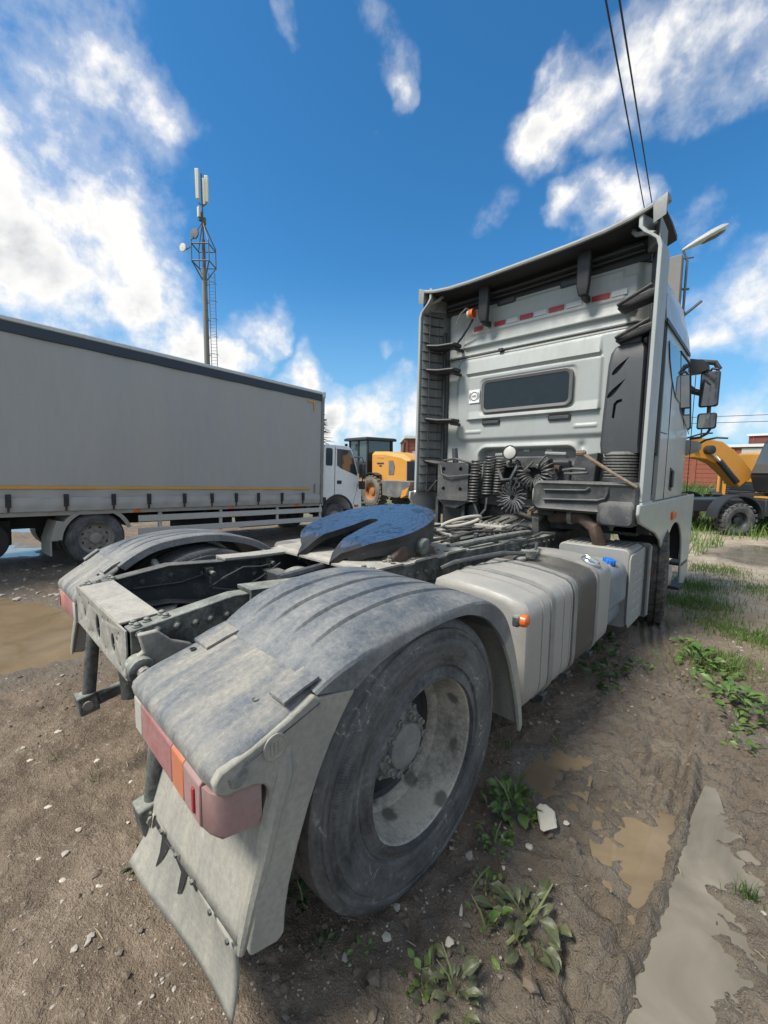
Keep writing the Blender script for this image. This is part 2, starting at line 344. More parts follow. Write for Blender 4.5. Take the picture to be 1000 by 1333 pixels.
def add_splats(m, sc_, lo, hi, col):
    k = NT(m.node_tree); b = k.n['Principled BSDF']; src = b.inputs['Base Color'].links[0].from_socket
    tc = k.new('ShaderNodeTexCoord').outputs['Object']; v = k.new('ShaderNodeTexVoronoi'); k.put(v.inputs['Scale'], sc_)
    w = k.new('ShaderNodeTexNoise'); k.put(w.inputs['Vector'], tc); w.inputs['Scale'].default_value = 30
    k.put(v.inputs['Vector'], k.vec('ADD', tc, k.vec('SCALE', w.outputs['Color'], .03)))
    sel = k.math('GREATER_THAN', k.sep(v.outputs['Color'])[0], .45)
    k.put(b.inputs['Base Color'], k.mix(k.math('MULTIPLY', k.math('MULTIPLY', k.rng(v.outputs['Distance'], hi, lo), sel), .8), src, col))
add_splats(M['rim'], 9.0, .22, .34, (.07, .064, .055))
M['lorry_rim'] = dusty('lorry_rim_steel', (0.16, 0.16, 0.15), 0.5, 0.1, (0.36, 0.34, 0.295), 0.55, 0.1, 6.0, 0.2, contrast=0.4)
M['rim_dark'] = dusty('rim_disc_steel', (0.020, 0.023, 0.026), 0.5, 0.2, (0.11, 0.105, 0.095), -0.02, 0.15, 9.0, 0.25)
M['hub'] = dusty('hub_steel', (0.13, 0.14, 0.14), 0.5, 0.1, (0.30, 0.29, 0.26), 0.45, 0.2, 12.0, 0.25)
M['chrome'] = plain('cap_chrome', (0.62, 0.62, 0.60), 0.18, 0.9)
M['rubber_hose'] = dusty('hose_rubber', (0.028, 0.03, 0.032), 0.45, 0, GREY_DUST, 0.0, 0.25, 20.0, 0.1, contrast=0.3)
M['hose_grey'] = dusty('hose_grey', (0.06, 0.064, 0.066), 0.5, 0, GREY_DUST, -0.05, 0.12, 20.0, 0.1, contrast=0.3)
M['rust'] = dusty('rusty_pipe', (0.075, 0.046, 0.034), 0.75, 0.1, (0.19, 0.15, 0.12), 0.10, 0.2, 12.0, 0.4)
M['wood'] = dusty('brown_stick', (0.14, 0.095, 0.05), 0.7, 0, DUST, 0.1, 0.2, 15.0, 0.3)
M['rope'] = plain('pale_strap', (0.42, 0.40, 0.34), 0.8)
M['window'] = plain('dark_glass', (0.020, 0.027, 0.032), 0.22, spec=.25)
M['glass'] = glassy('side_glass', (0.03, 0.045, 0.06), 0.03)
M['seal'] = plain('rubber_seal', (0.10, 0.10, 0.097), 0.5)
M['red_tape'] = plain('red_reflective', (0.30, 0.022, 0.03), 0.5)
M['white_tape'] = plain('white_reflective', (0.42, 0.44, 0.43), 0.45)
M['white'] = plain('white_print', (0.70, 0.72, 0.71), 0.5)
M['ink'] = plain('dark_print', (0.05, 0.05, 0.055), 0.5)
M['orange'] = plain('orange_lens', (0.62, 0.13, 0.03), 0.3)
M['lens_red'] = dusty('red_lens_dusty', (0.28, 0.035, 0.045), 0.35, 0, (0.29, 0.20, 0.185), 0.58, 0.0, 6.0, 0.1, contrast=0.4)
M['lens_orange'] = dusty('orange_lens_dusty', (0.50, 0.12, 0.04), 0.35, 0, (0.38, 0.22, 0.15), 0.40, 0.0, 6.0, 0.1, contrast=0.3)
M['lens_pale'] = dusty('pale_lens_dusty', (0.30, 0.13, 0.13), 0.4, 0, (0.30, 0.24, 0.215), 0.6, 0.0, 6.0, 0.1, contrast=0.4)
M['lens_grey'] = dusty('grey_lens_dusty', (0.34, 0.33, 0.29), 0.5, 0, (0.38, 0.36, 0.31), 0.6, 0.0, 6.0, 0.1, contrast=0.3)
M['lamp_glass'] = plain('lamp_lens', (0.45, 0.45, 0.41), 0.2)
M['mirror'] = plain('mirror_glass', (0.30, 0.32, 0.33), 0.05, 0.95, vary=0.02)
def grease_material():
    m, k, b = pbr('grease_on_plate'); tc = k.new('ShaderNodeTexCoord').outputs['Object']
    n = k.noise(tc, 9, 6, 0.6, 1.2); n2 = k.noise(k.vec('MULTIPLY', tc, (30, 30, 30)), 1.0, 4, 0.6, 1.0)
    sm = k.rng(n, 0.54, 0.62, 0, 1, smooth=True)
    k.put(b.inputs['Base Color'], k.mix(sm, (0.028, 0.044, 0.076), (0.010, 0.011, 0.013)))  # blue in the grease colour stands in for reflected sky
    k.put(b.inputs['Roughness'], k.rng(n2, 0.3, 0.7, 0.22, 0.42)); b.inputs['Specular IOR Level'].default_value = 0.9
    b.inputs['Coat Weight'].default_value = 0.35; b.inputs['Coat Roughness'].default_value = 0.2
    wv = k.new('ShaderNodeTexWave', wave_type='RINGS', rings_direction='Z'); wv.inputs['Scale'].default_value = 6; wv.inputs['Distortion'].default_value = 14; wv.inputs['Detail'].default_value = 3
    k.put(wv.inputs['Vector'], tc)
    bp = k.new('ShaderNodeBump'); bp.inputs['Strength'].default_value = 0.28; bp.inputs['Distance'].default_value = 0.006
    k.put(bp.inputs['Height'], k.math('ADD', wv.outputs['Fac'], k.math('MULTIPLY', n, 1.5))); k.l.new(bp.outputs[0], b.inputs['Normal'])
    return m
M['grease'] = grease_material()
M['horn'] = plain('worn_greasy_steel', (.035, .034, .032), .38, .3, vary=.5, scale=14)
# ================================================================ the tractor unit (x right, y forward, z up; origin under the rear axle)
truck = thing('tractor_truck', 'big dusty silver tractor truck with blue greased coupling plate, seen from behind', 'truck')
RA, FA, ZA, ZF = 0.0, 4.10, 0.505, 0.465

# ---------------- wheels
def tyre_g(w, r, bead=0.292, grooves=4, tread_d=0.012):
    """outer face at x = 0, inner face at x = -w"""
    h = w/2; P = []
    side = [(0.012, bead), (0.002, bead+0.02), (-0.007, bead+0.045), (0.001, bead+0.049), (0.002, bead+0.075), (0.004, bead+0.09), (0.004, bead+0.13), (0.002, bead+0.145), (-0.004, bead+0.150), (-0.006, r-0.058), (-0.003, r-0.054), (-0.004, r-0.040), (-0.011, r-0.036), (-0.014, r-0.018), (-0.026, r-0.004)]
    P += [(a - 0.004, b) for a, b in side]
    tw = w - 0.065; x = -0.0325
    for i in range(grooves):
        gx = x - tw*(i+1)/(grooves+1)
        P += [(gx+0.008, r), (gx+0.005, r-tread_d), (gx-0.005, r-tread_d), (gx-0.008, r)]
    P += [(-w - a + 0.004, b) for a, b in reversed(side)]
    return G().lathe(P, 64, closed=True)
def rear_pair(side):
    """dual wheel on one end of the rear axle; side = 1 for the right"""
    w = holder('wheel', truck, (0, RA, ZA), (0, 0, 0 if side > 0 else math.pi))
    X = 1.2267
    t = tyre_g(0.30, 0.515).build('tyre', M['tyre'], w, loc=(X, 0, 0))
    inst('tyre', t, w, (X-0.345, 0, 0))
    prof = [(0.0, 0.303), (-0.006, 0.298), (-0.016, 0.286), (-0.045, 0.279), (-0.10, 0.272), (-0.155, 0.262), (-0.17, 0.245), (-0.19, 0.238), (-0.215, 0.246), (-0.26, 0.262), (-0.29, 0.30), (-0.302, 0.304), (-0.300, 0.309), (-0.27, 0.31), (-0.2, 0.27), (-0.05, 0.29), (-0.01, 0.300)]
    G().lathe(prof, 64, closed=True).build('rim', M['rim'], w, loc=(X, 0, 0))
    d = G().lathe([(-0.186, 0.246), (-0.205, 0.222), (-0.185, 0.20), (-0.172, 0.165), (-0.172, 0.02), (-0.19, 0.02), (-0.19, 0.17), (-0.20, 0.20), (-0.222, 0.228), (-0.20, 0.25)], 48, closed=True).build('rim_disc', M['rim_dark'], w, loc=(X, 0, 0))
    hh = G()
    for k in range(10):
        a = R(18 + 36*k); y, z = 0.200*math.cos(a), 0.200*math.sin(a)
        hh.lathe([(-0.30, 0.027), (-0.10, 0.027)], 10, (0, y, z))
    cut(d, hh)
    G().lathe([(-0.30, 0.232), (-0.295, 0.0)], 32).build('brake_drum', M['rim_dark'], w, loc=(X, 0, 0))
    G().lathe([(-0.172, 0.150), (-0.160, 0.146), (-0.150, 0.132), (-0.128, 0.124), (-0.124, 0.090), (-0.104, 0.084), (-0.098, 0.076), (-0.094, 0.026), (-0.098, 0.010), (-0.098, 0.0)], 36).build('hub', M['hub'], w, loc=(X, 0, 0))
    n0 = None
    for k in range(10):
        a = R(36*k); loc = (X-0.128, 0.107*math.cos(a), 0.107*math.sin(a))
        if n0 is None:
            n0 = G().lathe([(0.0, 0.019), (0.006, 0.019), (0.007, 0.0145), (0.022, 0.0145), (0.024, 0.009), (0.036, 0.0085), (0.037, 0.0)], 6).build('wheel_nut', M['hub'], w, loc=loc)
        else: inst('wheel_nut', n0, w, loc)
    b0 = None
    for k in range(10):
        a = R(36*k + 10); loc = (X-0.150, 0.140*math.cos(a), 0.140*math.sin(a))
        if b0 is None: b0 = G().lathe([(-0.012, 0.010), (0.004, 0.010), (0.004, 0.0)], 6).build('hub_bolt', M['hub'], w, loc=loc)
        else: inst('hub_bolt', b0, w, loc)
    return w
rear_pair(1); rear_pair(-1)
def front_wheel(side):
    w = holder('wheel', truck, (1.075*side, FA-.05, ZF), (0, 0, R(11) + (0 if side > 0 else math.pi)))
    X = .165
    t = tyre_g(0.31, 0.515, grooves=3, tread_d=0.016).build('tyre', M['tyre_mud'], w, loc=(X, 0, 0))
    # cross lugs on the shoulders of the tread
    lug = G()
    for k in range(54):
        a = 2*math.pi*k/54
        for xx, ww in ((-0.05, 0.06), (-0.26, 0.06), (-0.12, 0.045), (-0.19, 0.045)):
            aa = a + (0.03 if xx in (-0.12, -0.26) else 0)
            lug.obox((xx, 0.516*math.cos(aa), 0.516*math.sin(aa)), (ww, 0.006, 0.034), (aa, 0, 0))
    lug.build('tread_lugs', M['tyre_mud'], w, loc=(X, 0, 0), smooth=False)
    G().lathe([(0.0, 0.300), (-0.02, 0.285), (-0.06, 0.27), (-0.08, 0.22), (-0.03, 0.14), (0.0, 0.12), (0.04, 0.10), (0.05, 0.0)], 40).build('rim', M['rim'], w, loc=(X, 0, 0))
front_wheel(1); front_wheel(-1)
# axles
G().cyl((-0.95, 0, ZA), (0.95, 0, ZA), 0.075, 14).ball((0, 0, ZA), 0.24, 16, 10, (1, .8, 1)).build('rear_axle', M['frame_dark'], truck)
G().cyl((-0.9, FA, ZF-0.03), (0.9, FA, ZF-0.03), 0.06, 10).build('front_axle', M['frame_dark'], truck)
G().cyl((0, 0.2, ZA+0.06), (0, 2.4, 0.72), 0.055, 12).build('drive_shaft', M['frame_dark'], truck)

# ---------------- mudguards (built for the right side, mirrored for the left)
ST = [((-.507,.985),(-.52,.972),(-.374,.930)), ((-.43,1.035),(-.45,.998),(-.31,.962)), ((-.34,1.078),(-.36,1.018),(-.23,.985)), ((-.24,1.102),(-.26,1.032),(-.16,.998)), ((-.12,1.115),(-.13,1.040),(-.08,1.008)),
      ((.0,1.117),(.0,1.045),(.02,1.014)), ((.12,1.105),(.13,1.046),(.12,1.013)), ((.24,1.080),(.25,1.040),(.22,1.000)), ((.35,1.043),(.36,1.020),(.32,.965)), ((.44,.995),(.45,.975),(.39,.920)),
      ((.52,.93),(.525,.912),(.46,.855)), ((.58,.84),(.58,.83),(.515,.785)), ((.63,.73),(.63,.725),(.57,.69)), ((.675,.60),(.675,.60),(.62,.57)), ((.712,.46),(.712,.46),(.665,.44)), ((.742,.31),(.742,.31),(.705,.29))]
def arch_section(i):
    (ty, tz), (cy_, cz_), (oy, oz) = ST[i]
    c = Vector((0, ZA)); d = (Vector((ty, tz)) - c).normalized()
    def top(u, dr):                                             # u 0..1 from inner edge to crease
        e = u*u*0.35 + max(0, (u-0.72)/0.28)**2*0.65
        y = ty + (cy_-ty)*e; z = tz + (cz_-tz)*e
        return (y + d.x*dr, z + d.y*dr)
    x0, x1 = 0.650, 1.245
    fade = min(1.0, max(0.0, (i-0.6)/1.2)) * min(1.0, max(0.0, (9.4-i)/1.5))
    pts = []
    y, z = top(0, -0.05); pts.append((x0, y, z)); y, z = top(0, -0.008); pts.append((x0, y, z)); y, z = top(0.015, 0); pts.append((x0+0.01, y, z))
    for g in (0.20, 0.40, 0.60, 0.78):
        for du, dr in ((-0.024, 0), (-0.014, -0.011*fade), (0.014, -0.011*fade), (0.020, -0.001*fade)):
            y, z = top(g+du, dr); pts.append((x0+(x1-x0)*(g+du), y, z))
    for u, dr in ((0.86, 0), (0.92, 0), (0.965, 0), (0.99, -0.002)):
        y, z = top(u, dr); pts.append((x0+(x1-x0)*u, y, z))
    y, z = top(1.0, -0.010); pts.append((x1, y, z))
    q = Vector((oy, oz)); pts.append((x1+0.002, oy, oz)); dq = (c - q).normalized()*0.004
    pts.append((x1-0.010, oy+dq.x, oz+dq.y)); y, z = top(1.0, -0.028); pts.append((x1-0.014, y, z))
    n = len(pts)
    for u in (0.9, 0.6, 0.3, 0.03):
        y, z = top(u, -0.024); pts.append((x0+(x1-x0)*u-0.006, y, z))
    return pts
def interp_sections(a, b, k=3):
    secs = []
    for i in range(a, b):
        A, B = arch_section(i), arch_section(i+1)
        # Catmull-Rom through the stations
        P0 = arch_section(max(i-1, 0)); P3 = arch_section(min(i+2, len(ST)-1))
        for j in range(k):
            t = j/k
            secs.append([tuple(0.5*((2*q1[c]) + (-q0[c]+q2[c])*t + (2*q0[c]-5*q1[c]+4*q2[c]-q3[c])*t*t + (-q0[c]+3*q1[c]-3*q2[c]+q3[c])*t**3) for c in range(3)) for q0, q1, q2, q3 in zip(P0, A, B, P3)])
    secs.append(arch_section(b)); return secs
arch_g = G().loft(interp_sections(0, 11)); front_flap_g = G().loft(interp_sections(11, 15))

# rear section: lid (top slab with a rounded lip), outer cheek, sloping rear panel
def lid():
    prof = [(-.505,.990), (-.62,.958), (-.72,.932), (-.775,.914), (-.795,.898), (-.800,.878), (-.795,.856), (-.780,.848), (-.765,.856), (-.755,.875), (-.72,.890), (-.62,.925), (-.505,.955)]
    secs = []
    for x, k in ((.655, .030), (.663, .012), (.680, .002), (.80, 0), (1.0, 0), (1.12, 0), (1.19, .002), (1.222, .010), (1.240, .022), (1.248, .040)):
        secs.append([(x, y + (k*1.1 if y < -.74 else 0), z - (k*.9 if i < 5 or i == 0 else 0) - max(0, x-1.10)*.10) for i, (y, z) in enumerate(prof)])
    return G().loft(secs)
def cheek():
    pts = [(-.505,.955), (-.52,.968), (-.60,.935), (-.70,.905), (-.775,.888), (-.792,.868), (-.785,.838), (-.765,.825), (-.70,.815), (-.668,.800), (-.655,.775), (-.662,.70), (-.680,.62), (-.700,.50), (-.722,.40), (-.715,.375), (-.64,.350), (-.621,.362), (-.617,.42), (-.605,.484), (-.577,.575), (-.543,.663), (-.505,.745), (-.464,.815), (-.42,.876), (-.374,.930)]
    g = G().prism(pts, 'x', 1.222, 1.246)
    return g
def rib():
    """raised rounded corner rib where cheek and rear panel meet"""
    p = [(1.225,-.600,.875), (1.232,-.612,.80), (1.232,-.640,.72), (1.230,-.672,.60), (1.226,-.700,.50), (1.222,-.722,.41), (1.219,-.728,.375)]
    return G().tube(p, [.020, .030, .028, .024, .020, .016, .010], 10)
def rear_panel(cut_at=1.0):
    def fn(u, v):                                               # u across (inner to outer), v down; the far one is torn off short
        v = v*cut_at*(1 + (.12*math.sin(u*23)+.08*math.sin(u*51) if cut_at < 1 else 0))
        z = .88 - v*(.505 - .03*u); x = .640 - .02*v + u*(1.222 - .640 + .02*v)
        y = -.585 - .150*v**0.9 - .015*(1-u)*v + 0.030*max(0, (u-.86)/.14)**2*0
        y -= 0.018*math.exp(-((u-.80)/.07)**2)*(1-v)*1.0        # pressed bulge above the lamp's end
        return (x, y, z)
    return G().grid(fn, 24, 16)
def flap():
    def fn(u, v):
        top = Vector((.648 + u*(1.205-.648), -.732 - .012*(1-u), .402 - .022*u))
        bot = Vector((.598 + u*(1.185-.598), -.800 + .055*u, .235 - .085*u))
        q = top.lerp(bot, v); q.y += -0.012*math.sin(u*5.0+1)*v + 0.01*math.sin(v*3.14); return tuple(q)
    return G().grid(fn, 24, 10)
for sx, mir in ((1, False), (-1, True)):
    def sag(g):
        # the far guard's tail hangs shorter and lower
        h = G(); h.f = [list(f) for f in g.f]
        h.v = [(x if y > -.52 else x - .03*max(0, x-1.0)/.24, y if y > -.505 else -.505 + (y+.505)*.72, z if y > -.505 else z + .20*(y+.505)) for x, y, z in g.v]
        return h
    mm = (lambda g: sag(g).mirror()) if mir else (lambda g: g)
    guard = holder('mudguard', truck, (0, 0, 0))
    mm(arch_g).build('mudguard_arch', M['fender_top'], guard, ang=28)
    mm(front_flap_g).build('front_flap', M['mudded'], guard, ang=28)
    mm(lid()).build('rear_lid', M['fender'], guard, ang=40)
    mm(cheek()).build('side_cheek', M['mudded'], guard, bevel=0.006)
    mm(rib()).build('corner_rib', M['mudded'], guard)
    mm(rear_panel(.30 if mir else 1.0)).build('rear_panel', M['mudded'], guard, solid=0.008)
    if not mir: mm(flap()).build('mud_flap', M['mudded'], guard, solid=0.008)
    for u in (0.03, .2, .4, .6, .8, .97) if not mir else ():
        q = (.648 + u*(1.205-.648), -.745 - .012*(1-u), .418 - .022*u)
        mm(G().lathe([(0, .008), (-.006, .007), (-.008, 0)], 6, q, 'y')).build('flap_bolt', M['frame'], guard)
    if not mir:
        # thin dark tongues lying flush on the flap below the seam
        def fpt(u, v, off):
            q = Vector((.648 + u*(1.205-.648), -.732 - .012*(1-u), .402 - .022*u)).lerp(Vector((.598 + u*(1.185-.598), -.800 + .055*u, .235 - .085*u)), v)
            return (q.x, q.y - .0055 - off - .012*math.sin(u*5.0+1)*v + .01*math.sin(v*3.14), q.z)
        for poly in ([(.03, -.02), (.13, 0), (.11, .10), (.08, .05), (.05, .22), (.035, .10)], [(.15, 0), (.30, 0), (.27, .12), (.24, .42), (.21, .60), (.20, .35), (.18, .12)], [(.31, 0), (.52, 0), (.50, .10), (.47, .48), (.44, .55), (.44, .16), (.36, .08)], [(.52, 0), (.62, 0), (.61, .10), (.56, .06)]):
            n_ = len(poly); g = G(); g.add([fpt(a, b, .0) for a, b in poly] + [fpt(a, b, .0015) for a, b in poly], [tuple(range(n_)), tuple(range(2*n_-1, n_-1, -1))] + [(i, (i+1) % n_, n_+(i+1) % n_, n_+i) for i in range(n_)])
            g.build('dark_tongue', M['black'], guard)
    # hold-down straps between lid and arch, with a hole beside each
    for x, w, dy in ((.72, .05, 0), (1.19, .035, .01)):
        mm(G().loft([[(x-w, -.60, .974), (x+w, -.60, .972), (x+w, -.60, .966), (x-w, -.60, .966)], [(x-w, -.54, .994), (x+w, -.54, .990), (x+w, -.54, .982), (x-w, -.54, .982)], [(x-w, -.490, 1.006), (x+w, -.490, 1.002), (x+w, -.490, .994), (x-w, -.490, .994)]])).build('clip_strap', M['fender'], guard)
        mm(G().lathe([(0, .009), (.004, .011), (.005, .007), (.001, .006), (.001, 0)], 12, (x-.06 if x > 1 else x+.0, -.625, .958 if x < 1 else .950), 'z')).build('clip_hole', M['black'], guard)
    # round moulded badge on the cheek
    mm(G().lathe([(0, .033), (.004, .033), (.005, .028), (.003, .026), (.003, 0)], 28, (1.246, -.640, .885))).build('moulded_badge', M['mudded'], guard)
    for q in (-.011, 0, .011): mm(G().box(1.247, 1.2515, -.640+q-.003, -.640+q+.003, .870, .900)).build('badge_stroke', M['mudded'], guard, bevel=.001)
    # tail lamp: five lens fields in one housing
    lamp = holder('tail_lamp', truck)
    def lens(x0, x1, name, mat, dz0=0.0, dz1=0.0):
        def sec(x, dz): 
            return [(x, -.788, .848-dz), (x, -.795, .840-dz), (x, -.795, .740-dz), (x, -.786, .728-dz), (x, -.70, .716-dz), (x, -.69, .73-dz), (x, -.69, .85-dz)]
        return mm(G().loft([sec(x0, dz0), sec(x1, dz1)])).build(name, mat, lamp, bevel=0.003)
    lens(.690, .752, 'lens', M['lens_grey'], -.012, -.010); lens(.754, .995, 'lens', M['lens_red'], -.010, .003); lens(.997, 1.075, 'lens', M['lens_orange'], .003, .008); lens(1.077, 1.172, 'lens', M['lens_pale'], .008, .014)
    sd = [[(x, -.79+k, .838-.014-k*.1), (x, -.79+k, .735-.014+k*.3), (x, -.775+k*.5, .722-.014+k*.2), (x, -.685, .712-.014), (x, -.672, .73-.014), (x, -.672, .84-.014)] for x, k in ((1.174, 0), (1.205, .004), (1.226, .016), (1.234, .04))]
    mm(G().loft(sd)).build('lamp_side', M['lens_pale'], lamp, ang=50)
    mm(G().box(1.135, 1.147, -.800, -.794, .745, .808)).build('side_reflector', M['red_tape'], lamp, bevel=.002)
    mm(G().box(1.2, 1.212, -.776, -.742, .752, .775)).build('lamp_clip', M['lens_grey'], lamp, bevel=.003)
    # side marker at the front of the arch
    if True:
        mk = holder('side_marker', truck)
        mm(G().box(1.225, 1.258, .61, .675, .84, .895)).build('marker_bracket', M['frame'], mk, bevel=.01)
        mm(G().lathe([(0, .030), (.012, .030), (.026, .027), (.032, .018), (.034, 0)], 20, (1.256, .650, .868))).build('marker_lens', M['orange'], mk)
    # bracket arm between frame and guard
    mm(G().tube([(.44, -.30, .86), (.70, -.30, .97)], .022, 8).tube([(.44, .42, .86), (.72, .42, .97)], .022, 8)).build('mudguard_arm', M['frame'], truck)

# ---------------- chassis frame
def rail_z(y):                                                  # top of the rail
    if y < -.33: return .963 + .05*max(0, (y+.73)/.40)
    if y < .10: return 1.013 - .035*(y+.33)/.43
    return .978 - .022*(y-.10) if y > .1 else .978
def rail_h(y): return .172 + max(0, min(1, (y+.60)/.5))*.09
YS = [-.73, -.60, -.48, -.33, -.2, -.05, .1, .5, 1.0, 1.5, 2.0, 2.5, 3.0, 3.5, 4.2, 5.0]
for s in (1, -1):
    secs = []
    for y in YS:
        z1 = rail_z(y); z0 = z1 - rail_h(y); xo, xi, t = .425*s, .345*s, .009
        secs.append([(xo, y, z1), (xi, y, z1), (xi, y, z1-t), (xo-t*s, y, z1-t), (xo-t*s, y, z0+t), (xi, y, z0+t), (xi, y, z0), (xo, y, z0)])
    rail = G().loft(secs).build('chassis_rail', M['frame'] if s > 0 else M['frame_dark'], truck, bevel=.004)
    # overlay angle that carries the coupling
    ov = []
    for y in (-.02, .2, .6, 1.0, 1.5, 1.95) if s < 0 else (-.27, .0, .6, 1.0, 1.5, 1.95):
        z1 = rail_z(y) + .022; ov.append([(.452*s, y, z1), (.325*s, y, z1), (.325*s, y, z1-.018), (.434*s, y, z1-.018), (.434*s, y, z1-.15), (.452*s, y, z1-.15)])
    G().loft(ov).build('mounting_angle', M['plate_light'] if s < 0 else M['frame'], truck, bevel=.003)
    b0 = None
    # bolts along the web and on the flange
    spots = [(.427*s, -.70, .945), (.427*s, -.64, .945), (.427*s, -.57, .945), (.427*s, -.50, .94), (.427*s, -.44, .94), (.427*s, -.37, .94)] if s > 0 else []
    for y in np.arange(.35, 2.0, .085): spots.append((.453*s, float(y), rail_z(y) - .055))
    for y in np.arange(2.05, 3.1, .11): spots.append((.426*s, float(y), rail_z(y) - .05)); spots.append((.426*s, float(y)+.05, rail_z(y) - .14))
    for q in spots:
        if b0 is None: b0 = G().lathe([(0, .016), (.004, .016), (.005, .0125), (.012, .012), (.017, .006), (.018, 0)], 8).build('rivet', M['frame'], rail, loc=q)
        else: inst('rivet', b0, rail, q, (0, 0, 0 if s > 0 else math.pi))
    for y, x in ((-.70, .40), (-.70, .355), (-.60, .40), (-.60, .355), (-.66, .378)):
        inst('rivet', b0, rail, (x*s, y, rail_z(y)), (0, R(-90), 0))
    # rivets and fittings on the inner face of the web
    for y, dz in ((-.45, .04), (-.30, .04), (-.12, .045), (.02, .09), (.10, .045), (.22, .09)):
        inst('rivet', b0, rail, (.416*s, y, rail_z(y)-.03-dz), (0, 0, math.pi if s > 0 else 0))
# triangular gussets that hold the body subframe on the right
for y in (1.62, 1.78, 1.92, 2.18, 2.4, 2.62, 2.84):
    G().prism([(.427, rail_z(y)-.02), (.427, rail_z(y)-.22), (.50, rail_z(y)-.22)], 'y', y-.006, y+.006).build('gusset', M['frame'], truck)
    G().box(.427, .50, y-.04, y+.04, rail_z(y)-.232, rail_z(y)-.22).build('gusset_foot', M['frame'], truck, bevel=.002)
# rear crossmember: a pressed plate with round holes
cm = G().box(-.415, .415, -.745, -.737, .775, .966).build('rear_crossmember', M['plate_light'], truck)
hole = G()
for x, z, r, sq in ((0, .868, .036, 1.5), (-.24, .868, .017, 1.4), (.24, .868, .026, 1.5)):
    hole.add(*(lambda q: (q.v, q.f))(G().loft([[(x + r*math.cos(2*math.pi*j/20), yy, z + r*sq*math.sin(2*math.pi*j/20)) for j in range(20)] for yy in (-.80, -.70)])))
for x, z in ((-.34, .93), (-.34, .81), (-.30, .90), (-.15, .935), (-.10, .82), (.09, .93), (.12, .81), (.33, .93), (.33, .81), (.30, .90), (-.18, .80), (.18, .94)):
    hole.lathe([(-.80, .009), (-.70, .009)], 8, (x, 0, z), 'y')
cut(cm, hole)
md = cm.modifiers.new('round', 'BEVEL'); md.width = .002; md.segments = 1; md.limit_method = 'ANGLE'
G().prism([(-.745, .974), (-.60, .982), (-.60, .973), (-.737, .964)], 'x', -.335, .335).build('crossmember_flange', M['plate_light'], truck, bevel=.003)
G().box(-.41, .41, -.737, -.60, .775, .784).build('crossmember_foot', M['frame'], truck)
for x in (-.28, 0, .28):
    G().box(x-.012, x+.012, -.736, -.62, .785, .962).build('crossmember_rib', M['frame_dark'], truck)
# towing lug on the right end of the frame
lug = G().loft([[(x, -.715, .957), (x, -.650, .957), (x, -.600, .905), (x, -.53, .872), (x, -.52, .835), (x, -.60, .845), (x, -.66, .81), (x, -.735, .785), (x, -.765, .815), (x, -.755, .86), (x, -.70, .89)] for x in (.436, .466)]).build('tow_lug', M['plate_light'], truck, bevel=.006)
G().lathe([(.43, .045), (.50, .045), (.505, .035), (.505, 0)], 20, (0, -.715, .835)).build('pin_eye', M['frame'], lug)
G().lathe([(.50, .022), (.535, .022), (.535, .012), (.565, .012), (.565, 0)], 10, (0, -.715, .835)).build('pin', M['steel'], lug)
G().tube([(.47, -.55, .83), (.50, -.47, .84), (.52, -.40, .815), (.53, -.33, .80)], .014, 8).build('short_pipe', M['frame'], truck)
# drop links and arms of the stabiliser under the tail
for xt, xb, zb in ((-.355, -.36, .375), (.60, .60, .375)):
    ln = G().cyl((xt, -.690, .78), (xb, -.735, zb), .030, 14).build('drop_link', M['frame'], truck)
    G().obox((xb, -.74, zb), (.075, .085, .10), (R(8), 0, 0)).build('link_block', M['frame'], ln, bevel=.008)
    G().lathe([(-.05, .022), (.05, .022)], 10, (xb, -.745, zb)).build('link_pin', M['steel'], ln)
    G().loft([[(xb-.02, -.70, zb-.03), (xb+.02, -.70, zb-.03), (xb+.02, -.70, zb+.03), (xb-.02, -.70, zb+.03)], [(xb-.02, -.42, zb+.02), (xb+.02, -.42, zb+.02), (xb+.02, -.42, zb+.08), (xb-.02, -.42, zb+.08)], [(xb-.025, -.1, .44), (xb+.025, -.1, .44), (xb+.025, -.1, .52), (xb-.025, -.1, .52)]]).build('stabiliser_arm', M['frame'], ln, bevel=.008)
G().cyl((-.36, -.42, .42), (.6, -.42, .42), .024, 12).build('stabiliser_bar', M['frame'], truck)
for s in (1, -1):
    G().lathe([(.36, .10), (.40, .125), (.46, .13), (.50, .115), (.54, .13), (.60, .13), (.66, .11), (.70, .10)], 24, (.36*s, -.40, .08), 'z').build('air_spring', M['frame_dark'], truck)
    G().cyl((.30*s, -.56, .36), (.30*s, -.58, .82), .045, 14).cyl((.30*s, -.57, .55), (.30*s, -.58, .84), .055, 14).build('shock_absorber', M['frame'], truck)
    G().prism([(-.65, .775), (-.50, .775), (-.52, .52), (-.60, .50)], 'x', .29*s-.045, .29*s+.045).build('spring_hanger', M['plate_light'], truck, bevel=.008)
    G().lathe([(0, .10), (.12, .10), (.14, .085)], 20, (.47*s, .35, .62), 'y').build('brake_chamber', M['frame_dark'], truck)
    G().loft([[(.50*s-.05, y, z), (.50*s+.05, y, z), (.50*s+.05, y, z+.05), (.50*s-.05, y, z+.05)] for y, z in ((-.5, .40), (0, .42), (.7, .50), (.95, .62))]).build('trailing_arm', M['frame_dark'], truck)
# cross members inside the frame, seen from above
for y, z0, z1, w in ((.28, .72, .90, .10), (1.75, .78, .94, .12), (2.45, .74, .90, .14), (3.02, .76, .90, .10)):
    G().box(-.345, .345, y-w/2, y+w/2, z0, z1).build('cross_member', M['frame_dark'], truck, bevel=.01)
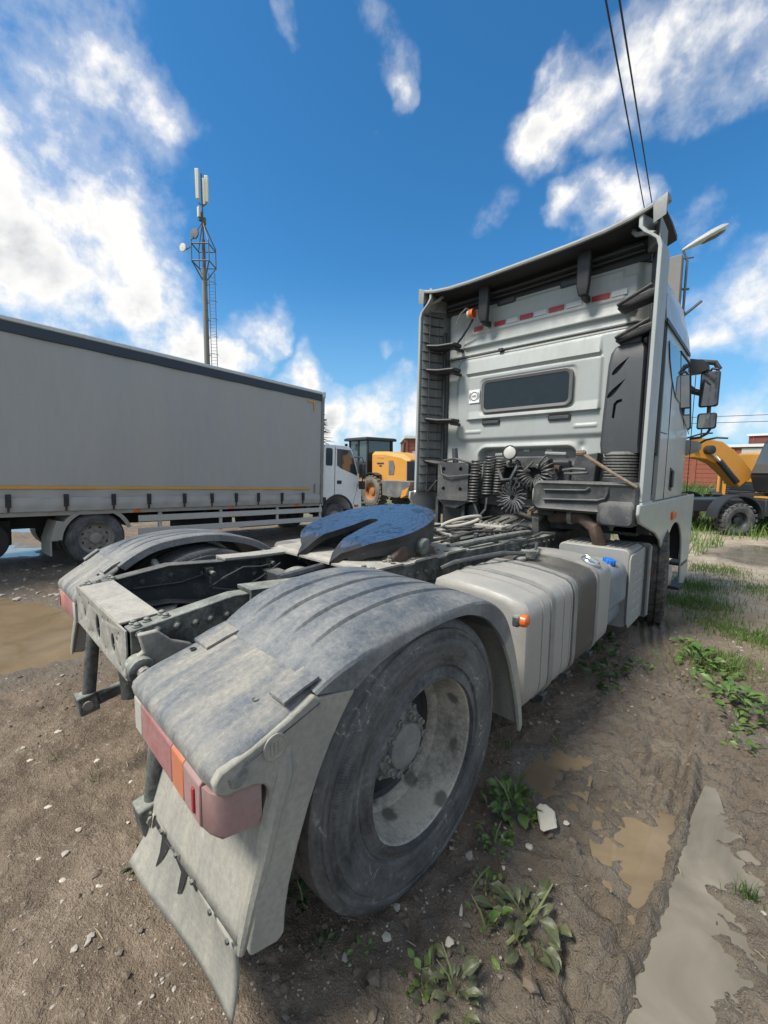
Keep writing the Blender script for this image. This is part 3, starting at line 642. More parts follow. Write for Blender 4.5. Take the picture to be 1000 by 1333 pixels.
# brackets, valves and wires on the inner face of the left rail
for y, z in ((-.10, .93), (.30, .93), (.62, .90)):
    f = G().obox((-.385, y, z), (.06, .05, .055)).cyl((-.36, y, z), (-.30, y, z), .016, 8).cyl((-.355, y, z-.02), (-.355, y, z-.09), .014, 8).build('pipe_fitting', M['frame'], truck, bevel=.004)
G().tube([(-.32, -.10, .86), (-.30, -.04, .90), (-.29, .08, .945), (-.29, .20, .93), (-.31, .30, .93)], .005, 6).tube([(-.33, -.1, .84), (-.31, .05, .80), (-.29, .2, .86), (-.29, .34, .93)], .005, 6).build('thin_wire', M['hose_grey'], truck)
G().tube([(-.40, -.5, .90), (-.40, -.25, .89), (-.39, -.1, .92)], .006, 6).tube([(-.33, -.55, .80), (-.1, -.45, .79), (.2, -.35, .81), (.33, -.2, .85)], .007, 6).build('cable', M['rubber_hose'], truck)
G().cyl((.15, .05, .80), (.30, .70, .94), .032, 12).build('torque_rod', M['frame'], truck)
G().ball((-.05, .32, .86), .11, 14, 8, (1.2, 1, .8)).build('differential_cover', M['frame'], truck)
G().tube([(.05, .12, .93), (.08, .42, .96), (.02, .62, .95)], .025, 8).build('vent_hose', M['hose_grey'], truck)

# ---------------- fifth wheel
fw = holder('fifth_wheel', truck, (.0, .86, 1.185), (R(12.0), 0, 0))
def plate_outline(n=56):
    """horseshoe seen from above, open to the rear (-y)"""
    pts = []; r = .475
    a0, a1 = R(-64), R(244)
    for i in range(n+1):
        a = a0 + (a1-a0)*i/n; pts.append((r*math.cos(a)*.98, r*math.sin(a)))
    pts += [(-.165, -.50), (-.130, -.44), (-.060, -.10), (-.054, .0)]
    for i in range(1, 9):
        a = math.pi - math.pi*i/9; pts.append((.054*math.cos(a), .03+.054*math.sin(a)))
    pts += [(.054, .0), (.060, -.10), (.130, -.44), (.165, -.50)]
    return pts
po = plate_outline()
def pz(x, y): 
    t = max(0.0, (-y - .30)/.20); return -.085*min(t, 1.2)**1.4         # the two horns slope down
pl = G(); n = len(po)
bm = bmesh.new(); vs = [bm.verts.new((x, y, 0)) for x, y in po]; fc = bm.faces.new(vs); 
bmesh.ops.triangulate(bm, faces=[fc]); 
for _ in range(3): bmesh.ops.subdivide_edges(bm, edges=[e for e in bm.edges if e.calc_length() > .05], cuts=1, use_grid_fill=True); bmesh.ops.triangulate(bm, faces=bm.faces[:])
for v in bm.verts: v.co.z = pz(v.co.x, v.co.y)
bmesh.ops.recalc_face_normals(bm, faces=bm.faces[:])
if sum(f.normal.z for f in bm.faces) < 0: bmesh.ops.reverse_faces(bm, faces=bm.faces[:])
ext = bmesh.ops.extrude_face_region(bm, geom=bm.faces[:])
for e in ext['geom']:
    if isinstance(e, bmesh.types.BMVert): e.co.z -= .040; 
bmesh.ops.recalc_face_normals(bm, faces=bm.faces[:])
me = bpy.data.meshes.new('top_plate'); bm.to_mesh(me); bm.free(); me.materials.append(M['grease']); me.materials.append(M['horn'])
for p in me.polygons:
    c = p.center; p.use_smooth = True
    p.material_index = 0 if p.normal.z > .8 and c.y > -.36 + .02*math.sin(c.x*30) else 1
me.set_sharp_from_angle(angle=R(40))
link(bpy.data.objects.new('top_plate', me), fw)
# skirt under the plate rim, deeper at the sides
sk = G(); k = len(po)
for s in (1, -1):
    secs = []
    for i in range(16):
        a = R(-60 + 130*i/15); r = .472; x, y = r*math.cos(a)*.98*s, r*math.sin(a); z = pz(x, y) - .035; dp = .05 + .075*math.exp(-((a-R(10))/.55)**2)
        secs.append([(x, y, z), (x*.97, y*.97, z), (x*.93, y*.95, z-dp), (x*.965, y*.985, z-dp)])
    sk.loft(secs)
sk.build('plate_skirt', M['frame_dark'], fw)
for s in (1, -1):
    G().lathe([(-.04, .055), (.03, .055), (.04, .045), (.042, 0)] if s > 0 else [(.04, .055), (-.03, .055), (-.04, .045), (-.042, 0)], 20, (.45*s, .02, -.12)).build('pivot_boss', M['frame'], fw)
G().box(-.20, .20, -.02, .36, -.13, -.045).build('lock_housing', M['frame_dark'], fw, bevel=.02)
G().tube([(.18, .22, -.10), (.36, .26, -.11), (.52, .24, -.11), (.56, .20, -.11)], .012, 8).build('release_handle', M['frame'], fw)
# pedestals and mounting plate
for s in (1, -1):
    G().loft([[(x, y0, .985), (x, y1, .985), (x, y2, 1.13), (x, y3, 1.13)] for x, y0, y1, y2, y3 in ((.33*s, .60, 1.12, .95, .78), (.44*s, .60, 1.12, .95, .78))]).build('pedestal', M['rust'] if s > 0 else M['frame'], truck, bevel=.015)
    for y in (.64, 1.08):
        G().lathe([(0, .03), (.004, .03), (.005, .019), (.025, .018), (.027, .010), (.045, .010), (.045, 0)], 6, (.42*s, y, .998), 'z').build('pedestal_bolt', M['steel'], truck)
def corr(u, v):
    y = .40 + u*1.0; x = -.50 + v*1.0
    return (x, y, .988 + .012*(1 if 0.5 < abs(math.sin(u*math.pi*3.0)) else 0))
G().grid(corr, 48, 2).build('mounting_plate', M['plate_light'], truck, solid=.012, smooth=False)
for y in (.45, .62, .80, .97, 1.15, 1.33):
    for x in (.47, .40):
        G().lathe([(0, .016), (.010, .015), (.011, 0)], 6, (x, y, 1.004), 'z').build('plate_bolt', M['frame'], truck)

# ---------------- deck between coupling and cab: valves, boxes, hoses, walkway
G().box(-.36, .30, 1.46, 1.74, .955, .975).build('deck_plate', M['plate_light'], truck, bevel=.004)
G().box(-.34, .10, 1.80, 2.34, .94, .958).build('deck_plate', M['frame_dark'], truck, bevel=.004)
for i in range(12):
    G().obox((rng.uniform(-.30, .26), rng.uniform(1.5, 2.3), .985+rng.uniform(0, .03)), (rng.uniform(.03, .10), rng.uniform(.03, .09), rng.uniform(.03, .06)), (0, 0, rng.uniform(-.4, .4))).build('deck_bracket', M['frame_dark'] if i % 3 else M['plate_light'], truck, bevel=.004)
vb = G().box(-.10, .20, 2.40, 2.62, .93, 1.03).build('valve_block', M['plate_light'], truck, bevel=.01)
for i in range(5):
    G().cyl((-.08+.06*i, 2.40, .99), (-.08+.06*i, 2.34, .99), .016, 8).build('valve_port', M['steel'], vb); G().cyl((-.08+.06*i, 2.50, 1.03), (-.08+.06*i, 2.50, 1.055), .018, 8).build('valve_cap', M['steel'], vb)
G().tube([(.20, 2.5, 1.0), (.30, 2.52, 1.05), (.36, 2.6, 1.03), (.36, 2.75, .96)], .016, 8).tube([(.22, 2.55, .98), (.30, 2.6, 1.0), (.33, 2.8, .98)], .012, 8).build('valve_hose', M['hose_grey'], truck)
G().bar((-.40, 1.55, 1.01), (-.30, 2.6, 1.01), .05, .025).build('deck_rail', M['plate_light'], truck)
G().tube([(.38, 1.3, 1.0), (.40, 1.7, 1.005), (.395, 2.2, .995), (.36, 2.75, .965), (.30, 2.95, .97)], .026, 10).build('cable_conduit', M['frame'], truck)
G().obox((.43, 2.62, 1.03), (.06, .012, .18), (R(10), 0, 0)).build('pipe_bracket', M['frame_dark'], truck)
lp = [(-.06 + .10*math.cos(t)*1.0 + .05*math.sin(t), 2.13 + .16*math.cos(t) - .02*math.sin(t), 1.075 + .045*math.sin(t) + .03*math.cos(t)) for t in np.linspace(0, 2*math.pi, 25)[:-1]]
G().tube(lp, .016, 8, closed=True).build('tie_loop', M['rope'], truck)
for q in range(5):
    x = -.26 + q*.12 + rng.uniform(-.02, .02)
    G().tube([(x, 1.45, 1.0), (x+rng.uniform(-.06, .06), 1.9, 1.01+rng.uniform(0, .03)), (x+rng.uniform(-.1, .1), 2.35, 1.0), (x*.8, 2.95, 1.05)], .010+.004*(q % 2), 7).build('air_line', M['rubber_hose'], truck)
for q in (1, 3):
    G().tube([(.50, 1.55+q*.28, .97), (.56, 1.62+q*.28, 1.01), (.60, 1.72+q*.28, 1.0), (.58, 1.85+q*.28, .985)], .011, 7).build('side_hose', M['hose_grey'], truck)
# gearbox and engine bulk under the cab
G().loft([[(-.30, y, .45), (.30, y, .45), (.34, y, .8), (.24, y, z), (-.24, y, z), (-.34, y, .8)] for y, z in ((2.55, .85), (2.95, .98), (3.4, 1.15), (4.8, 1.25))]).build('gearbox', M['frame_dark'], truck, bevel=.02)
G().tube([(.40, 3.05, 1.09), (.60, 2.98, 1.12), (.74, 2.92, 1.12), (.85, 2.90, 1.05), (.89, 2.93, .93), (.89, 3.0, .80)], .058, 14).build('exhaust_pipe', M['rust'], truck)
G().lathe([(-.02, .072), (.02, .072)], 18, (.62, 2.97, 1.12)).build('pipe_clamp', M['steel'], truck)

# ---------------- fuel tank
def tank_section(y, inset=0.0):
    i = inset
    base = [(1.210-i, .80-i), (1.206-i, .84-i), (1.190-i, .872-i), (1.160-i, .895-i), (1.08, .915-i), (.95, .932-i), (.80, .940-i), (.66+i, .935-i), (.615+i, .91-i), (.60+i, .86-i), (.60+i, .40+i), (.63+i, .335+i), (.70, .30+i), (1.0, .285+i), (1.12-i, .290+i), (1.175-i, .315+i), (1.202-i, .36+i), (1.210-i, .42+i)]
    return [(x, y, z) for x, z in base]
def tank_piece(y0, y1, name, mat, end0=False, end1=False, parent=truck):
    secs = []
    if end0: secs += [tank_section(y0, .05), tank_section(y0+.004, .030), tank_section(y0+.015, .012), tank_section(y0+.035, .002)]
    else: secs.append(tank_section(y0))
    if end1: secs += [tank_section(y1-.035, .002), tank_section(y1-.015, .012), tank_section(y1-.004, .030), tank_section(y1, .05)]
    else: secs.append(tank_section(y1))
    return G().loft(secs).build(name, mat, parent, ang=30)
tank = tank_piece(.815, 1.43, 'fuel_tank', M['tank'], end0=True)
tank_piece(1.43, 1.915, 'tank_middle', M['tank_wet'], parent=tank)
tank_piece(1.915, 2.215, 'tank_front', M['tank'], end1=True, parent=tank)
def hoop(y, w, t, name, mat):
    o = [tank_section(yy, -t) for yy in (y-w/2, y+w/2)]; i = [tank_section(yy, .001) for yy in (y+w/2, y-w/2)]
    secs = [o[0], o[1], i[0], i[1], o[0]]
    return G().loft(secs, closed=True, cap=False).build(name, mat, tank, ang=30)
for y in (1.13, 1.475, 1.885): hoop(y, .055, .006, 'tank_strap', M['strap'])
for y in (1.005, 1.30, 1.41): hoop(y, .012, .003, 'tank_seam', M['tank'])
for y in (1.11, 1.47, 1.88):
    G().prism([(.45, .60), (.45, .24), (1.16, .24), (1.20, .27), (1.20, .305), (1.05, .285), (.60, .285), (.56, .60)], 'y', y-.03, y+.03).build('tank_bracket', M['frame_dark'], truck, bevel=.004)
cp = holder('filler_cap', truck, (1.120, 1.985, .905), (0, R(24), 0))
G().lathe([(-.03, .062), (.006, .062), (.008, .066), (.016, .066), (.026, .060), (.030, .045), (.031, 0)], 28, (0, 0, 0), 'z').build('cap_lid', M['chrome'], cp)
G().obox((0, 0, .036), (.10, .018, .014)).build('cap_grip', M['chrome'], cp, bevel=.003)
G().lathe([(-.05, .078), (.0, .074), (.002, .0)], 28, (0, 0, 0), 'z').build('filler_neck', M['strap'], cp)
# sender with hoses on top of the tank
G().lathe([(0, .045), (.02, .045), (.03, .03), (.03, 0)], 16, (.80, 1.55, .94), 'z').obox((.84, 1.60, .985), (.10, .06, .05), (0, 0, .5)).build('fuel_sender', M['frame'], truck, bevel=.005)
G().tube([(.83, 1.58, .985), (.74, 1.42, 1.0), (.66, 1.22, .985), (.60, 1.05, .97), (.54, 1.0, .93)], .015, 8).tube([(.86, 1.62, .98), (.80, 1.80, .985), (.70, 2.05, .985), (.55, 2.15, .93)], .012, 8).build('fuel_hose', M['hose_grey'], truck)

# ---------------- reagent tank with blue cap, exhaust box with pressed shield
G().loft([[(.70, y, .80-b), (1.10, y, .80-b), (1.15, y, .755-b), (1.165, y, .70), (1.165, y, .47), (1.12, y, .43), (1.13, y, .36), (1.10, y, .28+b), (.70, y, .26+b)] for y, b in ((2.29, .02), (2.31, 0), (2.80, 0), (2.82, .02))]).build('reagent_tank', M['adblue'], truck, bevel=.014)
rc = holder('reagent_cap', truck, (1.075, 2.60, .80), (0, R(12), 0))
g = G().lathe([(0, .046), (.02, .047), (.036, .042), (.04, .03), (.04, 0)], 24, (0, 0, 0), 'z')
for i in range(12):
    a = 2*math.pi*i/12; g.obox((.046*math.cos(a), .046*math.sin(a), .018), (.010, .008, .032), (0, 0, a))
g.build('cap_lid', M['bluecap'], rc); G().lathe([(-.03, .055), (.0, .052)], 20, (0, 0, 0), 'z').build('neck', M['black'], rc)
ex = G().prism(rrect(.56, 1.165, .185, .885, .05), 'y', 2.86, 3.33).build('exhaust_box', M['muffler'], truck, bevel=.012)
G().prism([(2.84, .24), (2.90, .185), (3.31, .20), (3.345, .25), (3.345, .83), (3.31, .86), (2.87, .84), (2.84, .80)], 'x', 1.168, 1.182).build('heat_shield', M['muffler'], ex, bevel=.006)
sl0 = None
for r_ in range(6):
    for c_ in range(2):
        q = (1.182, 3.00 + .16*c_, .32 + .085*r_)
        if sl0 is None: sl0 = G().loft([[(0, -.05, -.014), (.010, -.03, -.004), (.010, .03, .010), (0, .05, .014)], [(0, -.05, -.004), (.002, -.03, .010), (.002, .03, .022), (0, .05, .024)]]).build('shield_louvre', M['muffler'], ex, loc=q)
        else: inst('shield_louvre', sl0, ex, q)
tr0 = None
for c_ in range(11):
    q = (.62 + .05*c_, 3.10, .886)
    if tr0 is None: tr0 = G().obox((0, 0, 0), (.022, .36, .010)).build('tread_bar', M['muffler'], ex, bevel=.003, loc=q)
    else: inst('tread_bar', tr0, ex, q)
G().prism([(.90, .175), (1.205, .175), (1.225, .20), (1.225, .86), (1.20, .885), (.90, .885)], 'y', 3.375, 3.395).build('wheel_splash_panel', M['silver_dull'], truck, bevel=.004)
G().box(1.205, 1.226, 3.335, 3.375, .20, .86).build('panel_edge', M['silver_dull'], truck, bevel=.005)
G().prism([(.80, .175), (1.15, .175), (1.15, .06), (.80, .08)], 'y', 3.385, 3.392).build('splash_rubber', M['black'], truck)
G().box(1.226, 1.231, 3.345, 3.365, .60, .655).build('panel_reflector', M['orange'], truck, bevel=.002)
G().box(1.06, 1.14, 3.37, 3.376, .40, .88).build('panel_brace', M['frame_dark'], truck)
# left side tank, mostly hidden
G().loft([[(-q[0], q[1], q[2]) for q in reversed(tank_section(y))] for y in (.85, 1.0, 2.6, 2.75)]).build('air_tank_box', M['tank'], truck)
# ================================================================ cab of the tractor
WY = 3.20
def sst(a, b, x):
    t = min(1.0, max(0.0, (x-a)/(b-a))); return t*t*(3-2*t)
def sdr(x, z, x0, x1, z0, z1, r):
    cx, cz, hx, hz = (x0+x1)/2, (z0+z1)/2, (x1-x0)/2 - r, (z1-z0)/2 - r
    dx, dz = abs(x-cx)-hx, abs(z-cz)-hz
    return math.hypot(max(dx, 0), max(dz, 0)) + min(max(dx, dz), 0) - r
def wall_h(x, z):
    h = 0.0
    h += .030 * (1 - sst(-.030, .030, sdr(x, z, -.86, 1.02, 1.90, 2.845, .10)))           # raised field
    b = 1 - sst(-.008, .004, sdr(x, z, -.73, .74, 2.655, 2.815, .012)); h += b*.030*(1 - (z-2.655)/.16*.9)   # wedge strip
    b = 1 - sst(-.012, .006, sdr(x, z, -.735, .755, 2.13, 2.63, .02)); h += b*(.020 + .022*max(0, 1-(z-2.13)/.10))*sst(-.735, -.66, x)
    h -= .012*(1 - sst(-.01, .01, sdr(x, z, -.53, .53, 2.18, 2.58, .05)))
    b = 1 - sst(-.01, .005, sdr(x, z, -.80, 1.0, 2.965, 3.30, .03)); h += b*(.010 + .028*max(0, 1-(z-2.965)/.10))
    b = 1 - sst(-.008, .004, sdr(x, z, -.70, .90, 3.10, 3.22, .01)); h += b*.012*(1-(z-3.10)/.12)
    b = 1 - sst(-.006, .004, sdr(x, z, -.70, .88, 3.30, 3.36, .01)); h += b*.014
    h -= .022*math.exp(-((z-2.872)/.008)**2) * sst(-1.02, -.98, x)                      # seam between lower and upper shell
    h += .012*math.exp(-((z-2.888)/.012)**2)
    for x0 in (-.74, .52):
        h += .010*(1 - sst(-.01, .004, sdr(x, z, x0, x0+.22, 1.975, 2.015, .01)))
    sd = sdr(x, z, -.545, .565, 1.0, 1.80, .10)                                          # arched recess for the hoses
    h += .028*math.exp(-((sd-.018)/.020)**2)
    h -= .12*(1 - sst(-.035, .0, sd))
    h -= 0.11*sst(.97, 1.10, abs(x))**1.5                                                # corners turn forward
    h -= .03*math.exp(-(((x-.60)/.035)**2 + ((z-1.80)/.045)**2))                          # dent
    return h
NXW, NZW = 190, 210
wall = G().grid(lambda u, v: ((-1.10 + 2.20*u), WY - wall_h(-1.10+2.20*u, 1.62+1.83*v), 1.62 + 1.83*v), NXW, NZW)
cab = wall.build('cab', M['wall'], truck, ang=60)

# shell of the cab: sides, roof, front
def shell_sec(y, w, zt, z0=1.16):
    """half outline from the bottom up the right side to the roof ridge, then mirrored"""
    h = [(w, z0), (w+.004, 1.45), (w+.004, 1.9), (w, 2.4), (w-.006, min(2.82, zt-.5)), (w-.03, min(3.02, zt-.32)), (w-.075, min(3.26, zt-.20)), (w-.15, min(3.42, zt-.11)), (w-.28, zt-.05), (w-.5, zt-.015), (.0, zt)]
    return [(x, y, z) for x, z in h] + [(-x, y, z) for x, z in reversed(h[:-1])]
secs = [shell_sec(3.30, 1.232, 3.60), shell_sec(3.6, 1.232, 3.63), shell_sec(4.0, 1.230, 3.62), shell_sec(4.35, 1.222, 3.55), shell_sec(4.65, 1.205, 3.40), shell_sec(4.95, 1.18, 3.15), shell_sec(5.2, 1.14, 2.90), shell_sec(5.42, 1.08, 2.65), shell_sec(5.5, .98, 2.5)]
shell = G().loft(secs).build('cab_shell', M['silver'], truck, ang=32)
# body side behind the door and the dark slatted gap
for s in (1, -1):
    G().box(*sorted((1.13*s, 1.205*s)), 3.16, 3.30, 1.35, 3.1).build('slat_backing', M['black'], cab)
    l0 = None
    for i in range(58):
        z = 1.72 + i*.0195
        if z > 2.86: break
        if l0 is None: l0 = G().obox((0, 0, 0), (.05, .13, .008), (R(-12), 0, 0)).build('slat', M['black'], cab, loc=(1.203*s, 3.232, z))
        else: inst('slat', l0, cab, (1.203*s, 3.232, z))
    # dark drip rail and the shut lines of the door
    G().bar((1.238*s, 3.20, 2.845), (1.225*s, 4.45, 2.80), .014, .035).build('drip_rail', M['black'], cab)
    G().box(*sorted((1.2345*s, 1.2385*s)), 3.31, 4.95, 1.288, 1.297).build('body_gap', M['black'], cab)
    for y in (3.62, 4.90): G().prism([(y, 1.30), (y+.008, 1.30), (y+.008 - (.0 if y < 4 else .06), 2.72), (y - (.0 if y < 4 else .06), 2.72)], 'x', *sorted((1.2325*s, 1.2392*s))).build('door_gap', M['black'], cab)
    G().box(*sorted((1.2345*s, 1.2389*s)), 3.30, 3.56, 1.905, 1.913).build('panel_line', M['black'], cab)
    # panes
    G().prism([(3.36, 2.715), (3.86, 2.705), (4.05, 2.25), (3.80, 2.28), (3.58, 2.42), (3.44, 2.56)], 'x', *sorted((1.234*s, 1.2405*s))).build('rear_side_window', M['glass'], cab, bevel=.001)
    G().prism([(3.91, 2.70), (4.42, 2.68), (4.74, 2.06), (4.70, 1.98), (4.10, 2.20)], 'x', *sorted((1.2335*s, 1.240*s))).build('door_window', M['glass'], cab, bevel=.001)
    G().tube([(1.238*s, 3.885, 2.72), (1.238*s, 4.43, 2.70), (1.236*s, 4.76, 2.05)], .012, 6).build('window_seal', M['black'], cab)
    h = G().prism([(3.84, 1.38), (3.96, 1.36), (3.96, 1.58), (3.84, 1.60)], 'x', *sorted((1.236*s, 1.2420*s))).build('door_handle', M['black'], cab, bevel=.006)
    G().box(*sorted((1.242*s, 1.262*s)), 3.87, 3.93, 1.40, 1.57).build('handle_grip', M['snorkel'], h, bevel=.008)
    # side fairing: outer skin, trailing edge that hooks in at the top
    def fair(z, k):                                             # k 0 = trailing edge, 1 = at the cab
        hook = sst(3.36, 3.54, z)
        xo = 1.232 - .006*k - hook*(.15*(1-k*.6)) ; yo = 2.835 + .015*(z-1.2) + .315*k
        return xo, yo
    ZS = [1.30, 1.5, 1.8, 2.1, 2.4, 2.7, 3.0, 3.2, 3.34, 3.40, 3.44, 3.48, 3.53, 3.60, 3.64]
    secs = []
    for z in ZS:
        o = [fair(z, k) for k in (0, .03, .3, .6, 1.0)]
        row = [(x*s, y, z) for x, y in o] + [((o[-1][0]-.02)*s, o[-1][1], z), ((o[2][0]-.022)*s, o[2][1], z), ((o[1][0]-.030)*s, o[1][1]+.01, z), ((o[0][0]-.030)*s, o[0][1]+.002, z)]
        secs.append(row)
    fr = G().loft(secs).build('side_fairing', M['wall'], truck, bevel=.004, ang=30)
    low = G().loft([[(1.232*s, 2.835+.01, 1.30), (1.228*s, 3.22, 1.30), (1.205*s, 3.22, 1.30), (1.205*s, 2.85, 1.30)], [(1.236*s, 2.79, 1.23), (1.236*s, 3.22, 1.22), (1.206*s, 3.22, 1.22), (1.206*s, 2.80, 1.23)]]).build('fairing_foot', M['silver'], fr, bevel=.003)
    if s < 0:
        # inner panel of the far fairing, with a grid of ribs
        inn = G().loft([[(-1.190 - .0*z, 2.87 + .015*(z-1.2), z), (-1.165, 3.05, z), (-1.10, 3.17, z), (-1.03, 3.23, z)] for z in np.linspace(1.25, 3.50, 14)], closed=False).build('fairing_inner_panel', M['fairing_in'], truck, solid=.008)
        for z in np.arange(1.28, 3.48, .105):
            z = float(z); yy = .015*(z-1.2)
            G().prism([(-1.192, 2.862+yy), (-1.165, 2.90+yy), (-1.145, 3.05), (-1.085, 3.155), (-1.10, 3.17), (-1.165, 3.05), (-1.192, 2.87+yy)], 'z', z-.004, z+.004).build('rib', M['black'], inn)
        for (x, y) in ((-1.162, 2.99), (-1.125, 3.12)):
            G().box(x-.012, x+.012, y-.006, y+.006, 1.27, 3.46).build('rib', M['fairing_in'], inn)
        G().tube([(-1.05, 3.16, z) for z in (1.3, 2.0, 2.7, 3.2)], .022, 8).build('edge_seal', M['black'], inn)
    else:
        G().loft([[(1.20, 2.88+.015*(z-1.2), z), (1.19, 3.05, z), (1.16, 3.16, z), (1.09, 3.24, z)] for z in np.linspace(1.3, 3.45, 12)], closed=False).build('fairing_inner_panel', M['fairing_in'], truck, solid=.008)
        G().tube([(1.165, 3.02, 1.15), (1.17, 3.0, 2.0), (1.175, 3.0, 2.9)], .018, 8).build('edge_seal', M['black'], fr)
    # upper corner pieces that close the fairing against the wall
    G().loft([[(x*s, y, z) for x, y, z in ((1.20, 2.90, zz), (1.17, 3.0, zz), (1.06, 3.16, zz), (1.06, 3.24, zz), (1.19, 3.24, zz))] for zz in (3.44, 3.60)]).build('fairing_corner', M['silver_dull'], fr, bevel=.02)
    G().tube([(1.16*s, 2.92, 3.46), (1.10*s, 2.95, 3.50), (1.02*s, 2.97, 3.52), (.99*s, 3.0, 3.56), (.98*s, 3.05, 3.62)], .020, 8).build('corner_flange', M['silver_dull'], fr)
    # triangular stays between fairing and wall
    for z in ((3.03, 2.76) if s > 0 else (3.00, 2.72, 2.14, 1.63)):
        zz = z
        st = G().prism([(.90*s, zz-.075), (.93*s, zz-.09), (1.20*s, zz-.03), (1.20*s, zz+.04), (.92*s, zz-.01)] if s > 0 else [(-.78, zz-.03), (-.78, zz+.01), (-1.0, zz+.02), (-1.18, zz+.05), (-1.18, zz-.0), (-1.0, zz-.04)], 'y', 2.98, 3.12).build('fairing_stay', M['black'], cab, bevel=.01)
        G().tube([(.91*s, 2.96, zz-.05), (1.0*s, 2.94, zz-.02), (1.17*s, 2.93, zz+.045)] if s > 0 else [(-.79, 2.97, zz-.01), (-1.0, 2.96, zz), (-1.17, 2.95, zz+.03)], .016, 8).build('stay_tube', M['black'], st)
        G().cyl((.92*s if s > 0 else -.82, 3.0, zz-.045), (.92*s if s > 0 else -.82, 3.20, zz-.045), .02, 8).build('stay_bolt', M['black'], st)
# roof spoiler with drooping middle and dark underside
def sp_y(x): return 2.86 - .012*(1-abs(x)/1.23)
def sp_z(x): a = abs(x)/1.235; return 3.575 + .030*a*a + .090*a**6 + .015*x
XS = [-1.235, -1.228, -1.21, -1.16, -1.15, -1.1, -1.0, -.8, -.55, -.3, 0, .3, .55, .8, 1.0, 1.1, 1.15, 1.16, 1.21, 1.228, 1.245]
secs = []
for x in XS:
    a = abs(x); drop = 0.13 if a > 1.155 else 0.0; z = sp_z(x); e = .0
    yb = sp_y(x)
    q = 1.0 if a < .95 else max(.16, 1 - (a-.95)/.285*.95)
    secs.append([(x, yb, z-.038-drop), (x, yb-.004, z-.02-drop*.5), (x, yb+.004, z), (x, yb+.10*q, z+.02*q), (x, yb+.5*q, z+.05*q), (x, yb+.9*q, z+.03*q), (x, yb+.9*q, z-.02), (x, yb+.35*q, z-.03), (x, yb+.05*q, z-.03-drop)])
G().loft(secs).build('roof_spoiler', M['silver_dull'], truck, bevel=.004, ang=30)
G().loft([[(x, sp_y(x)+.035, sp_z(x)-.036), (x, sp_y(x)+.40, sp_z(x)-.060), (x, sp_y(x)+.62, sp_z(x)-.10), (x, sp_y(x)+.62, sp_z(x)-.06), (x, sp_y(x)+.40, sp_z(x)-.034)] for x in XS[2:-2]]).build('spoiler_liner', M['spoiler_under'], truck)
for z, y in ((3.47, 3.10), (3.44, 3.15)): G().tube([(-1.0, y, z), (0, y, z), (1.05, y, z+.02)], .016, 6).build('liner_ridge', M['spoiler_under'], truck)
G().box(-1.06, 1.08, 3.19, 3.60, 3.39, 3.56).build('roof_gap', M['spoiler_under'], truck)
# the two hinged spoiler struts
for x in (-.455, .585):
    st = G().loft([[(x-w, y-.03, z), (x+w, y-.03, z), (x+w, y+.03, z), (x-w, y+.03, z)] for y, z, w in ((3.05, 3.60, .058), (3.04, 3.50, .062), (3.04, 3.25, .056), (3.06, 3.17, .040))]).build('spoiler_strut', M['black'], truck, bevel=.012)
    G().box(x-.022, x+.022, 3.05, 3.18, 3.145, 3.20).build('strut_foot', M['black'], st, bevel=.006)
    for z in (3.52, 3.49, 3.46, 3.43): G().lathe([(-.005, .009), (0, .008)], 8, (x, 3.012, z), 'y').build('strut_hole', M['airbox'], st)
# wall fittings
zt = 3.165
for i, (x0, x1, mt, nm) in enumerate([(-.66, -.55, 'red_tape', 'red_reflector'), (-.52, -.42, 'white_tape', 'pale_reflector'), (-.40, -.27, 'red_tape', 'red_reflector'), (-.25, -.12, 'white_tape', 'pale_reflector'), (-.10, .04, 'red_tape', 'red_reflector'), (.06, .19, 'white_tape', 'pale_reflector'), (.21, .36, 'red_tape', 'red_reflector'), (.38, .53, 'white_tape', 'pale_reflector'), (.62, .775, 'red_tape', 'red_reflector'), (.79, .92, 'white_tape', 'pale_reflector')]):
    y = WY - max(wall_h((x0+x1)/2, zt), wall_h((x0+x1)/2, zt-.02)) - .004
    G().box(x0, x1, y-.002, y, zt-.024, zt+.024).build(nm, M[mt], cab)
win = G().prism(rrect(-.485, .485, 2.215, 2.545, .055), 'y', WY-.066, WY-.030).build('rear_window', M['window'], cab)
fo = rrect(-.505, .505, 2.195, 2.565, .070); fi = rrect(-.470, .470, 2.232, 2.530, .045)
G().loft([[(x, WY-.025, z) for x, z in fo], [(x, WY-.074, z) for x, z in fo], [(x, WY-.078, z) for x, z in [(a*.985, 2.38+(b-2.38)*.96) for a, b in fo]], [(x, WY-.070, z) for x, z in fi], [(x, WY-.03, z) for x, z in fi]], cap=False).build('window_frame', M['seal'], win)
for x0, x1, z0, z1 in ((-.50, -.28, 2.065, 2.125), (.265, .49, 2.060, 2.122), (-.375, -.165, 3.345, 3.415), (.31, .515, 3.345, 3.415)):
    y = WY - wall_h((x0+x1)/2, (z0+z1)/2)
    p = G().prism(rrect(x0, x1, z0, z1, .018), 'y', y-.018, y+.03).build('vent_plug', M['black'], cab, bevel=.004)
    G().prism(rrect(x0+.015, x1-.015, z0+.015, z1-.015, .01), 'y', y-.023, y-.017).build('plug_face', M['snorkel'], p, bevel=.002)
